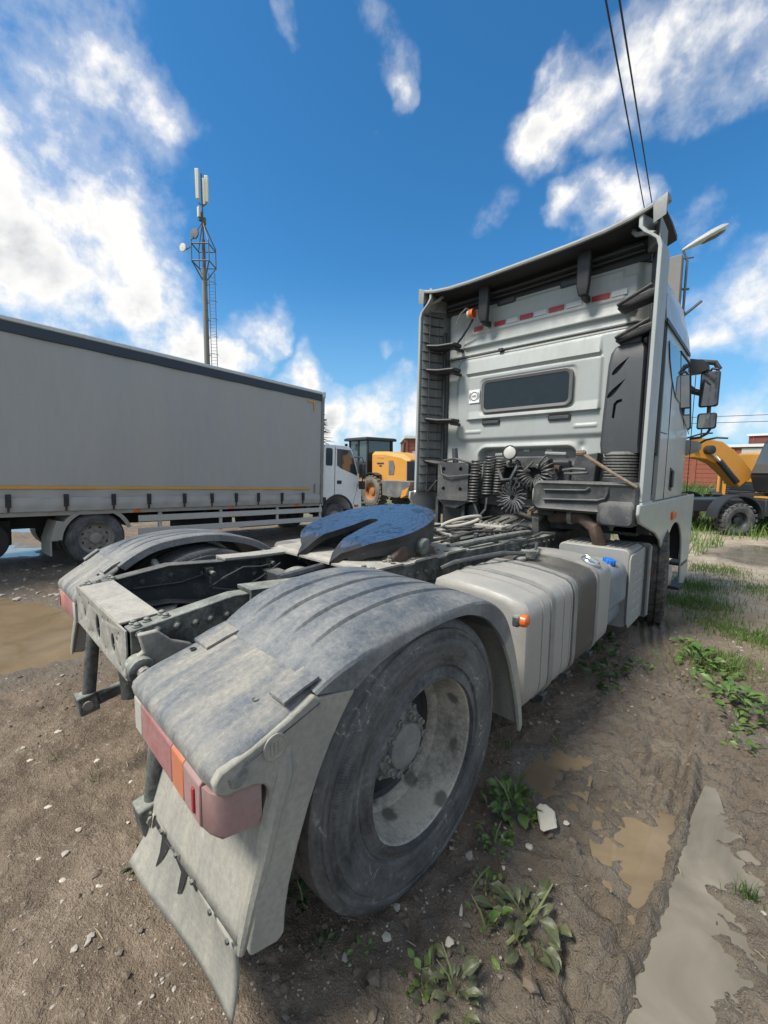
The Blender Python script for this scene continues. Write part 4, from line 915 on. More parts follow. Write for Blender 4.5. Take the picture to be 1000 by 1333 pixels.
# brake-system sticker: ring between two brackets with three letters
stk = G().box(-.675, -.535, WY-.0615, WY-.060, 2.325, 2.475).build('brake_sticker', M['white'], cab)
def ring(r0, r1, a0, a1, n=28):
    g = G(); cx, cz = -.605, 2.40
    vs = []
    for i in range(n+1):
        a = R(a0 + (a1-a0)*i/n)
        vs += [(cx+r0*math.cos(a), WY-.0630, cz+r0*math.sin(a)), (cx+r1*math.cos(a), WY-.0630, cz+r1*math.sin(a))]
    return g.add(vs, [(2*i, 2*i+1, 2*i+3, 2*i+2) for i in range(n)])
ring(.042, .051, 0, 360).build('sticker_ring', M['ink'], stk, recalc=False); ring(.058, .067, -42, 42).build('sticker_arc', M['ink'], stk, recalc=False); ring(.058, .067, 138, 222).build('sticker_arc', M['ink'], stk, recalc=False)
text_obj('sticker_letters', 'ABS', .036, M['ink'], stk, Matrix.Translation((-.605, WY-.0632, 2.40)) @ Euler((R(90), 0, 0)).to_matrix().to_4x4(), extrude=.0005)
# clip on the seam, cable to the marker lamp
G().obox((-.30, WY-.03, 2.87), (.05, .05, .035)).cyl((-.27, WY-.04, 2.87), (-.22, WY-.04, 2.875), .008, 6).build('seam_clip', M['black'], cab, bevel=.004)
G().tube([(-1.02, WY-.03, 2.86), (0, WY-.045, 2.868), (1.02, WY-.035, 2.866)], .007, 6).build('seam_cable', M['black'], cab)
ml = holder('marker_lamp', truck, (-.585, 3.02, 3.285), (0, 0, 0))
G().lathe([(.02, .05), (-.015, .05), (-.03, .042), (-.035, 0)], 18, (0, 0, 0), 'x').build('lamp_body', M['orange'], ml)
G().lathe([(-.03, .044), (-.055, .042), (-.062, .03), (-.063, 0)], 18, (0, 0, 0), 'x').build('lamp_lens', M['lamp_glass'], ml)
G().tube([(-.03, .05, .05), (-.12, .05, .10), (-.20, .06, .06), (-.27, .08, -.03)], .010, 8).build('lamp_arm', M['chrome'], ml)
G().tube([(-.02, .04, -.05), (-.10, .07, -.12), (-.20, .10, -.20), (-.33, .14, -.27)], .012, 8).build('lamp_cable', M['black'], ml)
# lower rear wall inside the recess and the dark cross beam below
G().box(-.56, .57, 3.28, 3.30, 1.15, 1.80).build('recess_back', M['silver_dull'], cab)
for x in (-.25, .0, .25): G().box(x-.035, x+.035, 3.265, 3.285, 1.755, 1.79).build('recess_tab', M['silver'], cab, bevel=.004)
for x0, x1 in ((-1.09, -.50), (.53, 1.09)):
    g = G().box(x0, x1, 3.215, 3.26, 1.22, 1.63).build('lower_wall', M['silver_dull'], cab)
G().box(-1.10, 1.10, 3.30, 3.5, .95, 1.5).build('under_cab_beam', M['frame_dark'], truck)
G().box(-.50, .50, 3.20, 3.26, 1.25, 1.66).build('hose_panel', M['frame_dark'], truck, bevel=.02)
G().prism(rrect(-.33, .32, 1.58, 1.70, .04), 'y', 3.10, 3.22).build('hose_panel_top', M['airbox'], truck, bevel=.01)
for x in (-.28, .48): G().tube([(x, 3.18, 1.70), (x, 3.12, 1.72), (x + (.20 if x < 0 else -.2), 3.11, 1.73)], .020, 8).build('panel_bracket', M['silver_dull'], truck)

# ---------------- air intake: snorkel, bellows, filter box
def sn(z, y0, x0, x1): return [(x, y, z) for x, y in ((x0+.03, y0), (x1-.02, y0), (x1, y0+.03), (x1, 3.22), (x0, 3.22), (x0, y0+.03))]
sno = G().loft([sn(1.715, 2.985, .835, 1.155), sn(1.80, 2.98, .825, 1.15), sn(2.0, 2.98, .832, 1.15), sn(2.5, 3.0, .848, 1.145), sn(2.60, 3.01, .862, 1.14), sn(2.655, 3.03, .89, 1.12), sn(2.675, 3.08, .92, 1.09)]).build('air_intake', M['snorkel'], truck, bevel=.012, ang=40)
def drop(cx, cz, l, w, a):
    pts = []
    for i in range(14):
        t = 2*math.pi*i/14; u = math.cos(t)*l/2; v = math.sin(t)*w/2*(.55+.45*math.cos(t)) ; pts.append((cx+u*math.cos(a)-v*math.sin(a), cz+u*math.sin(a)+v*math.cos(a)))
    return pts
ct = G()
for cx, cz, l, w, a in ((.955, 2.475, .19, .062, R(228)), (.935, 2.285, .21, .062, R(228))): ct.prism(drop(cx, cz, l, w, a), 'y', 2.90, 3.045)
ct.prism([(.985, 2.19), (.945, 2.18), (.922, 2.15), (.915, 2.03), (.936, 2.02), (.945, 2.14), (.96, 2.155), (.99, 2.165)], 'y', 2.90, 3.045)
sno.modifiers.clear(); cut(sno, ct)
G().box(.93, 1.10, 3.02, 3.10, 2.655, 2.71).build('intake_strap', M['black'], sno, bevel=.01)
bl = []
for i in range(9):
    z = 1.715 - i*.026; bl += [(z, .138), (z-.008, .150), (z-.016, .150), (z-.024, .138)]
bl = [(z, r) for z, r in bl]
G().lathe([(1.73, .12)] + bl + [(1.47, .12)], 28, (1.0, 3.08, 0), 'z').build('bellows', M['airbox'], truck, ang=20)
G().lathe([(1.49, .155), (1.46, .155)], 28, (1.0, 3.08, 0), 'z').build('bellows_clamp', M['airbox'], truck)
def fb(y, x0, x1, z0, z1, r=.05): return [(x, y, z) for x, z in rrect(x0, x1, z0, z1, r)]
ab = G().loft([fb(2.80, .36, 1.17, 1.215, 1.425), fb(2.785, .33, 1.19, 1.20, 1.44), fb(2.83, .30, 1.21, 1.175, 1.46), fb(3.15, .30, 1.21, 1.175, 1.46)]).build('air_filter_box', M['airbox'], truck, ang=40)
G().loft([fb(2.772, .93, 1.18, 1.10, 1.26, .04), fb(2.80, .90, 1.20, 1.085, 1.30, .04), fb(3.12, .90, 1.20, 1.085, 1.30, .04)]).build('filter_sump', M['airbox'], ab, ang=40)
G().tube([(.42, 2.783, 1.285), (.90, 2.783, 1.30), (.96, 2.783, 1.32), (.975, 2.783, 1.37), (.975, 2.783, 1.415)], .012, 6).tube([(.42, 2.784, 1.375), (.80, 2.784, 1.385), (.83, 2.784, 1.41)], .010, 6).build('box_ridge', M['airbox'], ab)
G().lathe([(1.085, .03), (1.06, .028), (1.05, .018), (1.03, .016), (1.025, 0)], 12, (.985, 2.93, 0), 'z').build('drain_valve', M['hose_grey'], ab)
G().lathe([(.28, .155), (.31, .16), (.33, .155)], 24, (0, 3.0, 1.31)).build('box_end_clamp', M['steel'], ab)
G().prism([(.56, 1.45), (.78, 1.45), (.80, 1.73), (.60, 1.70)], 'y', 3.05, 3.2).build('filter_bracket', M['frame_dark'], truck, bevel=.01)
G().tube([(.52, 2.96, 1.56), (.62, 2.94, 1.575), (.74, 2.94, 1.57)], .014, 8).tube([(.54, 2.96, 1.53), (.62, 2.94, 1.53), (.76, 2.94, 1.54)], .014, 8).build('bent_pipe', M['hose_grey'], truck)
# brown stick wedged from the recess down to the fairing, a thing of its own
stick = G().tube([(.735, 2.80, 1.715), (.80, 2.795, 1.675), (1.0, 2.79, 1.545), (1.20, 2.785, 1.425)], [.020, .017, .015, .013], 8).lathe([(.70, .028), (.76, .030), (.775, .018)], 10, (0, 2.80, 1.715)).build('stick', M['wood'], None)
tag(stick, 'thin brown stick wedged slantwise across the black air filter box', 'stick')

# ---------------- coiled hoses and work lamp behind the cab
def coil(p0, p1, r, turns, wire, sag=0.0, n=14):
    P0, P1 = Vector(p0), Vector(p1); ax = (P1-P0).normalized(); s1 = ax.cross(Vector((0, 1, 0))); s1 = s1.normalized() if s1.length > .01 else Vector((1, 0, 0)); s2 = ax.cross(s1)
    pts = []
    for i in range(int(turns*n)+1):
        t = i/(turns*n); a = 2*math.pi*turns*t; c = P0.lerp(P1, t); c.z -= sag*4*t*(1-t)
        pts.append(c + s1*math.cos(a)*r + s2*math.sin(a)*r)
    return G().tube(pts, wire, 6)
def arc_coil(c, Rr, a0, a1, r, turns, wire, n=14, y=0.0):
    pts = []
    for i in range(int(turns*n)+1):
        t = i/(turns*n); A = R(a0 + (a1-a0)*t); b = 2*math.pi*turns*t
        rad = Vector((math.cos(A), 0, math.sin(A))); q = Vector(c) + rad*(Rr + r*math.cos(b)); q.y += r*math.sin(b); pts.append(q)
    return G().tube(pts, wire, 6)
coil((-.40, 2.92, 1.66), (-.44, 2.92, 1.18), .055, 15, .011).build('coiled_hose', M['rubber_hose'], truck)
coil((-.27, 2.98, 1.70), (-.30, 2.98, 1.27), .055, 14, .011).build('coiled_hose', M['rubber_hose'], truck)
coil((-.17, 3.02, 1.66), (-.20, 3.02, 1.30), .050, 12, .011).build('coiled_hose', M['rubber_hose'], truck)
arc_coil((.27, 2.92, 1.53), .13, -200, 60, .062, 17, .010).build('coiled_hose', M['rubber_hose'], truck)
# fan of loops seen end on
fan = G()
for i in range(20):
    a = 2*math.pi*i/20; d = Vector((math.cos(a), .12*math.sin(3*a), math.sin(a))); c = Vector((.03, 2.93, 1.27))
    pr = Vector((-d.z, 0, d.x))
    fan.tube([c + d*.03, c + d*.10 + pr*.012 + Vector((0, -.03, 0)), c + d*.165 + Vector((0, -.04, 0)), c + d*.10 - pr*.012 + Vector((0, .0, 0)), c + d*.03], .0085, 6)
fan.build('coiled_hose', M['hose_grey'], truck, label='grey coiled hose hanging in a fan of loops')
for pts, r_, mt in (([(-.2, 3.0, 1.60), (-.10, 2.94, 1.45), (.0, 2.93, 1.46), (.05, 2.95, 1.58), (.03, 3.0, 1.66)], .018, 'hose_grey'), ([(.08, 3.0, 1.62), (.16, 2.95, 1.52), (.12, 2.96, 1.40), (.04, 2.95, 1.36)], .012, 'rubber_hose'), ([(.20, 3.0, 1.64), (.16, 2.92, 1.56), (.20, 2.92, 1.46), (.30, 2.94, 1.44)], .012, 'rubber_hose'),
                    ([(-.28, 2.95, 1.25), (-.28, 2.92, 1.12), (-.26, 2.7, 1.02), (-.24, 2.45, .98)], .014, 'rubber_hose'), ([(-.42, 2.9, 1.2), (-.34, 2.88, 1.05), (-.28, 2.7, .99)], .014, 'rubber_hose'), ([(-.92, 3.0, 1.66), (-.7, 2.92, 1.68), (-.5, 2.9, 1.64), (-.38, 2.92, 1.62)], .013, 'hose_grey'), ([(-.88, 2.90, 1.60), (-.84, 2.87, 1.50), (-.74, 2.87, 1.47), (-.45, 2.88, 1.50), (-.34, 2.9, 1.52)], .011, 'hose_grey'),
                    ([(.30, 2.95, 1.40), (.27, 2.92, 1.30), (.28, 2.92, 1.16), (.24, 2.9, 1.12)], .014, 'hose_grey'), ([(-.1, 3.1, 1.2), (.2, 3.0, 1.12), (.45, 3.0, 1.14)], .03, 'rubber_hose'), ([(-1.14, 3.0, 1.28), (-.98, 2.96, 1.42)], .010, 'hose_grey')):
    G().tube(pts, r_, 8).build('loose_hose', M[mt], truck)
for i in range(14):
    q = (rng.uniform(-.32, .42), rng.uniform(3.08, 3.18), rng.uniform(1.36, 1.66))
    g = G().obox(q, (rng.uniform(.05, .12), .10, rng.uniform(.04, .09)), (0, rng.uniform(-.3, .3), 0))
    g.cyl((q[0], q[1]-.05, q[2]), (q[0], q[1]-.11, q[2]), .018, 8)
    g.build('air_fitting', M['hose_grey'] if i % 3 == 0 else (M['rust'] if i % 5 == 0 else M['frame']), truck, bevel=.004)
G().obox((.24, 2.90, 1.13), (.04, .04, .05)).cyl((.24, 2.88, 1.16), (.30, 2.88, 1.20), .012, 8).build('brass_tap', M['wood'], truck, bevel=.004)
wl = holder('work_lamp', truck, (-.015, 2.93, 1.735), (R(-6), 0, R(12)))
G().lathe([(.05, .03), (.02, .066), (-.025, .076), (-.035, .076), (-.04, .068), (-.03, .06)], 24, (0, 0, 0), 'y').build('lamp_housing', M['black'], wl)
G().lathe([(-.030, .066), (-.038, .05), (-.042, 0)], 24, (0, 0, 0), 'y').build('lamp_lens', M['lamp_glass'], wl)
G().cyl((0, .03, -.05), (0, .05, -.14), .014, 8).build('lamp_foot', M['black'], wl)
# box of the cab lift on the far side
bx = G().prism(rrect(-.92, -.50, 1.20, 1.635, .03), 'y', 2.90, 3.12).build('lift_box', M['airbox'], truck, bevel=.015)
dc = G()
for x in (-.835, -.60):
    for z in (1.56, 1.33): dc.lathe([(2.8, .026), (2.93, .026)], 12, (x, 0, z), 'y')
bx.modifiers.clear(); cut(bx, dc)
G().cyl((-.74, 3.0, 1.63), (-.76, 3.0, 1.80), .035, 10).build('box_neck', M['snorkel'], bx)
G().prism([(-.95, 1.20), (-.50, 1.20), (-.70, 1.10), (-.86, 1.12)], 'y', 2.95, 3.1).build('box_shelf', M['frame_dark'], bx, bevel=.005)
for x in (-1.0, -.62, -.46): G().box(x-.02, x+.02, 3.0, 3.06, .80, 1.22).build('box_leg', M['frame_dark'], truck)
G().prism([(-.95, .70), (-.45, .70), (-.45, 1.15), (-.95, 1.15)], 'y', 3.06, 3.09).build('rubber_flap', M['black'], truck)

# ---------------- lower wing round the front wheel, steps, mirrors
for s in (1, -1):
    rr_ = lambda a, b: sorted((a*s, b*s))
    arch = [(4.36 + .54*math.cos(R(a)), .505 + .50*math.sin(R(a))) for a in np.linspace(172, 8, 20)]
    pts = [(2.745, 1.285), (2.735, 1.20), (2.80, 1.125), (3.40, .98), (3.62, .89), (3.80, .70)] + arch + [(4.95, .20), (5.20, .16), (5.42, .25), (5.45, 1.28)]
    G().prism(pts, 'x', *rr_(1.212, 1.240)).build('front_wing', M['silver'], truck, bevel=.012)
    pin = [(y*.999, z+.03) for y, z in pts[2:-3]]
    G().prism([(3.3, 1.2), (3.3, .98), (3.62, .92), (3.78, .78)] + [(4.36 + .56*math.cos(R(a)), .52 + .54*math.sin(R(a))) for a in np.linspace(165, 12, 16)] + [(4.95, .5), (4.95, 1.2)], 'x', *rr_(.86, 1.205)).build('wheel_house', M['black'], truck)
    sm = G().box(*rr_(1.238, 1.262), 4.05, 4.22, 1.06, 1.14).build('wing_marker', M['orange'], truck, bevel=.008)
    G().box(*rr_(1.10, 1.245), 4.92, 5.30, .42, .46).build('step', M['black'], truck, bevel=.008); G().box(*rr_(1.08, 1.235), 4.92, 5.30, .12, .16).build('step', M['black'], truck, bevel=.008)
    mr = holder('mirror', truck, (1.365*s, 5.0, 0))
    G().tube([(-.24*s, -.02, 2.80), (-.12*s, .0, 2.83), (.02*s, .02, 2.80), (.06*s, .02, 2.72)], .030, 8).loft([[(-.30*s, -.10, 2.70), (-.30*s, .10, 2.70), (-.28*s, .10, 2.86), (-.28*s, -.10, 2.88)], [(-.08*s, -.09, 2.70), (-.08*s, .07, 2.70), (-.08*s, .07, 2.80), (-.08*s, -.09, 2.83)], [(-.03*s, -.06, 2.72), (-.03*s, .05, 2.72), (-.03*s, .05, 2.76), (-.03*s, -.06, 2.78)]]).build('mirror_arm', M['black'], mr)
    G().tube([(-.24*s, 0, 2.58), (-.16*s, .0, 2.50), (-.08*s, .02, 2.47)], .035, 8).build('mirror_arm', M['black'], mr)
    for z0, z1, nm in ((2.30, 2.70, 'main'), (2.05, 2.235, 'wide')):
        x0, x1 = -.10, .085
        hs = G().loft([[(x*s, y, z) for x, z in rrect(x0+i, x1-i, z0+i, z1-i, .03)] for y, i in ((-.045, .004), (-.03, 0), (.05, .01), (.085, .04))]).build('mirror_housing', M['black'], mr, bevel=.006)
        G().prism([(x*s, z) for x, z in rrect(x0+.014, x1-.014, z0+.016, z1-.016, .022)], 'y', -.050, -.044).build('mirror_glass', M['mirror'], hs)
    G().cyl((0, .0, 2.22), (0, .0, 2.31), .02, 8).build('mirror_stay', M['black'], mr); G().tube([(.03*s, .0, 2.06), (.0, .0, 2.0), (-.06*s, .0, 1.96), (-.16*s, .0, 1.95)], .014, 8).build('mirror_stay', M['black'], mr); G().tube([(-.02*s, .0, 2.70), (.0, -.01, 2.735), (.05*s, -.01, 2.72), (.06*s, .0, 2.69)], .014, 8).build('mirror_stay', M['black'], mr)
    G().loft([[(-.20*s, y, z) for y, z in rrect(-.10, .16, 1.75, 1.93, .03)], [(-.08*s, y, z) for y, z in rrect(-.06, .13, 1.80, 1.915, .03)], [(-.05*s, y, z) for y, z in rrect(-.02, .10, 1.83, 1.90, .02)]]).build('camera_pod', M['silver_dull'], mr, bevel=.006)
    G().tube([(-.08*s, .02, 1.88), (.0, .0, 1.93), (.10*s, -.02, 1.95), (.20*s, -.02, 1.94)], .012, 6).build('pod_cable', M['black'], mr)
# ================================================================ ground
def vnoise(x, y, seed):
    """value noise on arrays, -1..1"""
    xi = np.floor(x).astype(np.int64); yi = np.floor(y).astype(np.int64); fx = x-xi; fy = y-yi
    def hsh(a, b):
        h = (a*374761393 + b*668265263 + seed*1442695041) & 0xFFFFFFFF
        h = ((h ^ (h >> 13)) * 1274126177) & 0xFFFFFFFF
        return ((h ^ (h >> 16)) & 0xFFFF) / 32767.5 - 1
    u = fx*fx*(3-2*fx); v = fy*fy*(3-2*fy)
    return (hsh(xi, yi)*(1-u) + hsh(xi+1, yi)*u)*(1-v) + (hsh(xi, yi+1)*(1-u) + hsh(xi+1, yi+1)*u)*v
def fbm(x, y, f, seed, octs=4, g=.5):
    o = 0*x; a = 1.0
    for i in range(octs): o = o + a*vnoise(x*f, y*f, seed+i*17); f *= 2.03; a *= g
    return o
def sdpoly(x, y, P):
    d = np.full(x.shape, 1e9); sgn = np.ones(x.shape); n = len(P)
    for i in range(n):
        ax, ay = P[i]; bx, by = P[i-1]; ex, ey = bx-ax, by-ay; wx, wy = x-ax, y-ay
        t = np.clip((wx*ex+wy*ey)/(ex*ex+ey*ey), 0, 1); d = np.minimum(d, (wx-ex*t)**2 + (wy-ey*t)**2)
        c1 = y >= ay; c2 = y < by; c3 = ex*wy > ey*wx
        sgn = np.where((c1 & c2 & c3) | (~c1 & ~c2 & ~c3), -sgn, sgn)
    return np.sqrt(d)*sgn
def sdline(x, y, P):
    d = np.full(x.shape, 1e9)
    for (ax, ay), (bx, by) in zip(P[:-1], P[1:]):
        ex, ey = bx-ax, by-ay; t = np.clip(((x-ax)*ex+(y-ay)*ey)/(ex*ex+ey*ey), 0, 1); d = np.minimum(d, np.hypot(x-ax-ex*t, y-ay-ey*t))
    return d
PUD = {  # outline, depth, level
 'big': ([(1.91,1.34),(1.895,1.08),(1.893,.82),(1.875,.50),(1.865,.27),(1.86,.0),(1.85,-.5),(2.20,-.5),(2.13,.0),(2.06,.32),(2.03,.62),(2.02,.95),(2.0,1.2),(1.96,1.36)], .045),
 'mid': ([(1.61,.86),(1.66,.72),(1.73,.58),(1.80,.45),(1.845,.52),(1.85,.70),(1.855,.93),(1.80,1.03),(1.73,.93),(1.68,1.0)], .03),
 'small': ([(1.18,.90),(1.27,.76),(1.38,.74),(1.44,.88),(1.38,1.10),(1.28,1.12),(1.20,1.02)], .022),
 'left': ([(-6.2,-2.2),(-4.6,-1.0),(-3.9,-.45),(-3.1,-.22),(-2.3,-.25),(-1.95,-.5),(-1.95,-.85),(-2.10,-1.15),(-2.6,-1.7),(-3.4,-2.6)], .06),
 'far': ([(1.15,9.3),(1.6,8.8),(2.6,8.7),(3.4,9.6),(3.0,11.4),(1.9,11.2),(1.45,10.7)], .05),
 'glint': ([(1.95,2.22),(1.99,2.0),(2.06,1.86),(2.14,1.95),(2.10,2.25)], .02),
 'under': ([(-8.4,-1.0),(-7.4,-.7),(-7.1,-.2),(-7.9,-.1),(-8.8,-.4)], .04),
 'behind': ([(-12.6,-1.0),(-11.2,-.6),(-10.6,.1),(-11.4,.3),(-13,-.1)], .05),
}
WATER = -0.016
RUT = [(1.80,2.6),(1.845,1.6),(1.878,1.1),(1.878,.69),(1.858,.33),(1.835,-.1),(1.80,-.6)]
TRK = [(1.16,4.0),(1.28,3.44),(1.50,2.70),(1.66,2.1),(1.76,1.6),(1.80,1.1)]
def slope(x, y):
    """the yard falls slightly away under the lorry and beyond the cab"""
    return -.028*np.clip(y-.6, 0, 9)*np.clip((-x-3.0)/2.5, 0, 1) - .010*np.clip(y-3.0, 0, 8)*np.clip((x+3.0)/3.0, 0, 1)
SLP = {nm: float(slope(np.array([sum(p[0] for p in P)/len(P)]), np.array([sum(p[1] for p in P)/len(P)]))[0]) for nm, (P, d_) in PUD.items()}
def ground(x, y):
    h = slope(x, y) + .012*fbm(x, y, .7, 3, 3) + .009*fbm(x, y, 4.0, 5, 3) + .0065*fbm(x, y, 15.0, 9, 3)
    near = np.clip(1-np.hypot(x-1.0, y-.8)/6, 0, 1)
    h = h + .0045*near*fbm(x, y, 48.0, 21, 2)
    mud = np.clip(1.35-np.abs(sdline(x, y, RUT)-.0)/.55, 0, 1)*np.clip((2.9-y)/.5, 0, 1)
    wx = x + .03*fbm(x, y, 6.0, 35, 2); wy = y + .03*fbm(x, y, 6.0, 37, 2)
    clod = 1-np.abs(fbm(wx, wy, 8.0, 31, 3, .55)); cl2 = 1-np.abs(fbm(wx, wy, 23.0, 33, 3, .55))
    h = h + mud*(.050*(clod-.62) + .026*(cl2-.62)) - .004*mud
    d = sdline(x, y, RUT); side = .008*fbm(x, y, 6.0, 44, 3)
    t = sdline(x, y, TRK)
    h = h - .014*np.exp(-(t/.17)**4) + .006*np.exp(-((t-.2)/.05)**2)
    h = h + .017*np.cos(t*2*np.pi/.075)*np.exp(-(t/.15)**6)*(.6+.4*vnoise(x*3, y*3, 8))
    wet = np.clip(mud*1.5 + np.clip(1-t/.35, 0, 1), 0, 1)
    for nm, (P, dep) in PUD.items():
        xs = [p[0] for p in P]; ys = [p[1] for p in P]
        m = (x > min(xs)-.8) & (x < max(xs)+.8) & (y > min(ys)-.8) & (y < max(ys)+.8)
        if not m.any(): continue
        sc_ = .05 if nm not in ('left', 'far', 'under', 'behind') else .14
        sd = sdpoly(x[m], y[m], P) + sc_*.85*fbm(x[m], y[m], .35/sc_, 61, 4, .6)
        k = 1/(1+np.exp(np.clip((sd)/(.026 if sc_ < .1 else .05), -30, 30)))
        Lc = SLP[nm]; base = h[m] - (slope(x[m], y[m]) - Lc)*k
        h[m] = (base-Lc*k)*(1-.75*k) + (Lc-dep)*k + .004*np.exp(-((sd-.05)/.04)**2)
        w2 = np.clip(1-np.maximum(sd, 0)/(.25 if sc_ < .1 else .5), 0, 1); wet[m] = np.maximum(wet[m], w2)
    ru = np.clip((2.5-y)/.6, 0, 1)
    h = h + ru*(.050*np.exp(-((d+side*1.0)/.026)**2)*(.75+.5*vnoise(x*8, y*8, 12))) 
    h = h - ru*.022*np.exp(-((d-.055)/.022)**2)*(x < 1.88)
    bank = np.clip(1-np.abs(x-2.30)/.22, 0, 1)*np.clip((1.7-y)/.4, 0, 1)
    h = h + .045*bank*(1+.4*vnoise(x*9, y*9, 14)); wet = np.maximum(wet, .8*bank)
    return h, wet
def axis(lo, hi, flo, fhi, step, grow):
    a = list(np.arange(flo, fhi, step)); s = step
    while a[-1] < hi: s = min(s*grow, 60); a.append(a[-1]+s)
    s = step; b = []
    c = flo
    while c > lo: s = min(s*grow, 60); c -= s; b.append(c)
    return np.array(b[::-1] + a)
gx = axis(-900, 900, -1.0, 2.5, .012, 1.022); gy = axis(-600, 900, -1.1, 3.2, .012, 1.022)
GX, GY = np.meshgrid(gx, gy, indexing='ij')
H, WET = ground(GX.ravel(), GY.ravel())
far = np.hypot(GX.ravel(), GY.ravel()); H = np.where(far > 60, -.05 + 0*H, H)
nx, ny = len(gx), len(gy)
me = bpy.data.meshes.new('ground'); me.vertices.add(nx*ny)
me.vertices.foreach_set('co', np.stack([GX.ravel(), GY.ravel(), H], 1).astype(np.float32).ravel())
ii, jj = np.meshgrid(np.arange(nx-1), np.arange(ny-1), indexing='ij'); a = (ii*ny+jj).ravel()
quads = np.stack([a, a+ny, a+ny+1, a+1], 1).astype(np.int32); nq = len(quads)
me.loops.add(nq*4); me.polygons.add(nq); me.loops.foreach_set('vertex_index', quads.ravel())
me.polygons.foreach_set('loop_start', np.arange(nq, dtype=np.int32)*4); me.polygons.foreach_set('loop_total', np.full(nq, 4, np.int32))
me.polygons.foreach_set('use_smooth', np.ones(nq, bool)); me.update(calc_edges=True)
at = me.attributes.new('wet', 'FLOAT', 'POINT'); at.data.foreach_set('value', WET.astype(np.float32))
def ground_material():
    m, k, b = pbr('yard_mud'); tc = k.new('ShaderNodeTexCoord').outputs['Object']
    wet = k.new('ShaderNodeAttribute', attribute_name='wet').outputs['Fac']
    n1 = k.noise(tc, .55, 6, .6, .4); n2 = k.noise(tc, 4.0, 8, .65, .3); n3 = k.noise(tc, 38.0, 6, .65); n4 = k.noise(tc, 140.0, 3, .6)
    dry = k.mix(k.rng(n1, .35, .65), (.175, .128, .084), (.255, .198, .140))
    dry = k.mix(k.rng(n2, .40, .70), dry, (.105, .077, .052))
    dry = k.mix(k.math('MULTIPLY', k.rng(n3, .56, .68), .75), dry, (.34, .29, .22))
    dry = k.mix(k.math('MULTIPLY', k.rng(n4, .60, .70), .6), dry, (.42, .37, .30))
    dry = k.mix(k.math('MULTIPLY', k.rng(n3, .42, .30), .8), dry, (.085, .066, .05))
    xyz = k.sep(tc)
    # pale, stonier dry ground towards the far right and a strip on the left
    pale = k.math('MULTIPLY', k.rng(xyz[1], 3.0, 6.5), k.rng(xyz[0], -2.0, .5))
    dry = k.mix(k.math('MULTIPLY', pale, k.rng(n2, .30, .60)), dry, (.44, .375, .28))
    wc = k.mix(k.rng(n2, .35, .65), (.105, .086, .064), (.185, .157, .120))
    wc = k.mix(k.math('MULTIPLY', k.rng(n3, .60, .70), .35), wc, (.21, .18, .14))
    w = k.math('MULTIPLY', wet, k.rng(n2, .25, .55, .55, 1.0), clamp=True)
    # grass colour far away where blades are not built one by one
    dd = k.vec('DISTANCE', tc, (1.0, 1.0, 0.0), out=1)
    gr = k.math('MULTIPLY', k.rng(dd, 11, 18), k.rng(n1, .36, .56))
    dry = k.mix(gr, dry, k.mix(n2, (.07, .12, .025), (.12, .17, .045)))
    k.put(b.inputs['Base Color'], k.mix(w, dry, wc))
    k.put(b.inputs['Roughness'], k.math('SUBTRACT', .92, k.math('MULTIPLY', w, k.rng(n3, .35, .6, .76, .48))))
    b.inputs['Specular IOR Level'].default_value = .45
    hh = k.math('ADD', k.math('MULTIPLY', n3, 1.0), k.math('MULTIPLY', n4, .55)); hh = k.math('ADD', hh, k.math('MULTIPLY', n2, .8))
    bp = k.new('ShaderNodeBump'); bp.inputs['Strength'].default_value = 1.0; bp.inputs['Distance'].default_value = .022
    k.put(bp.inputs['Height'], hh); k.l.new(bp.outputs[0], b.inputs['Normal'])
    return m
M['ground'] = ground_material(); me.materials.append(M['ground'])
gobj = link(bpy.data.objects.new('ground', me)); tag(gobj, kind='structure')
def gz(x, y):
    h, _ = ground(np.array([float(x)]), np.array([float(y)])); return float(h[0])
def water_material(name, c0, c1, rough):
    m, k, b = pbr(name); tc = k.new('ShaderNodeTexCoord').outputs['Object']; n = k.noise(tc, 2.2, 5, .6, .8)
    k.put(b.inputs['Base Color'], k.mix(k.rng(n, .35, .65), c0, c1)); b.inputs['Roughness'].default_value = rough
    b.inputs['Specular IOR Level'].default_value = .5; b.inputs['IOR'].default_value = 1.33
    bp = k.new('ShaderNodeBump'); bp.inputs['Strength'].default_value = .04; bp.inputs['Distance'].default_value = .01
    k.put(bp.inputs['Height'], k.noise(tc, 5.0, 2, .5)); k.l.new(bp.outputs[0], b.inputs['Normal'])
    return m
M['water_brown'] = water_material('brown_water', (.15, .112, .068), (.21, .16, .10), .03)
M['water_grey'] = water_material('grey_water', (.135, .12, .092), (.225, .202, .158), .04)
for nm, (P, dep) in PUD.items():
    cx = sum(p[0] for p in P)/len(P); cy_ = sum(p[1] for p in P)/len(P); k_ = {'big': 1.0, 'mid': 1.0, 'glint': 1.0}.get(nm, 1.25)
    lvl = WATER - {'mid': .008, 'strip': .004, 'glint': .004, 'small': .004}.get(nm, 0) + SLP[nm]
    g = G(); g.add([(cx+(x-cx)*k_ + ((.13 if nm == 'big' else .06) if x > cx else -.06)*(nm not in ('big', 'mid') or (nm == 'big') == (x > 2.0)), cy_+(y-cy_)*k_ + (.06 if y > cy_ else -.06)*(nm != 'glint'), lvl) for x, y in P], [tuple(range(len(P)))])
    o = g.build('puddle', M['water_brown'] if nm in ('left', 'small', 'mid') else M['water_grey'], None, smooth=False)
    if sum(p.normal.z for p in o.data.polygons) < 0: o.data.flip_normals()
    tag(o, kind='structure')

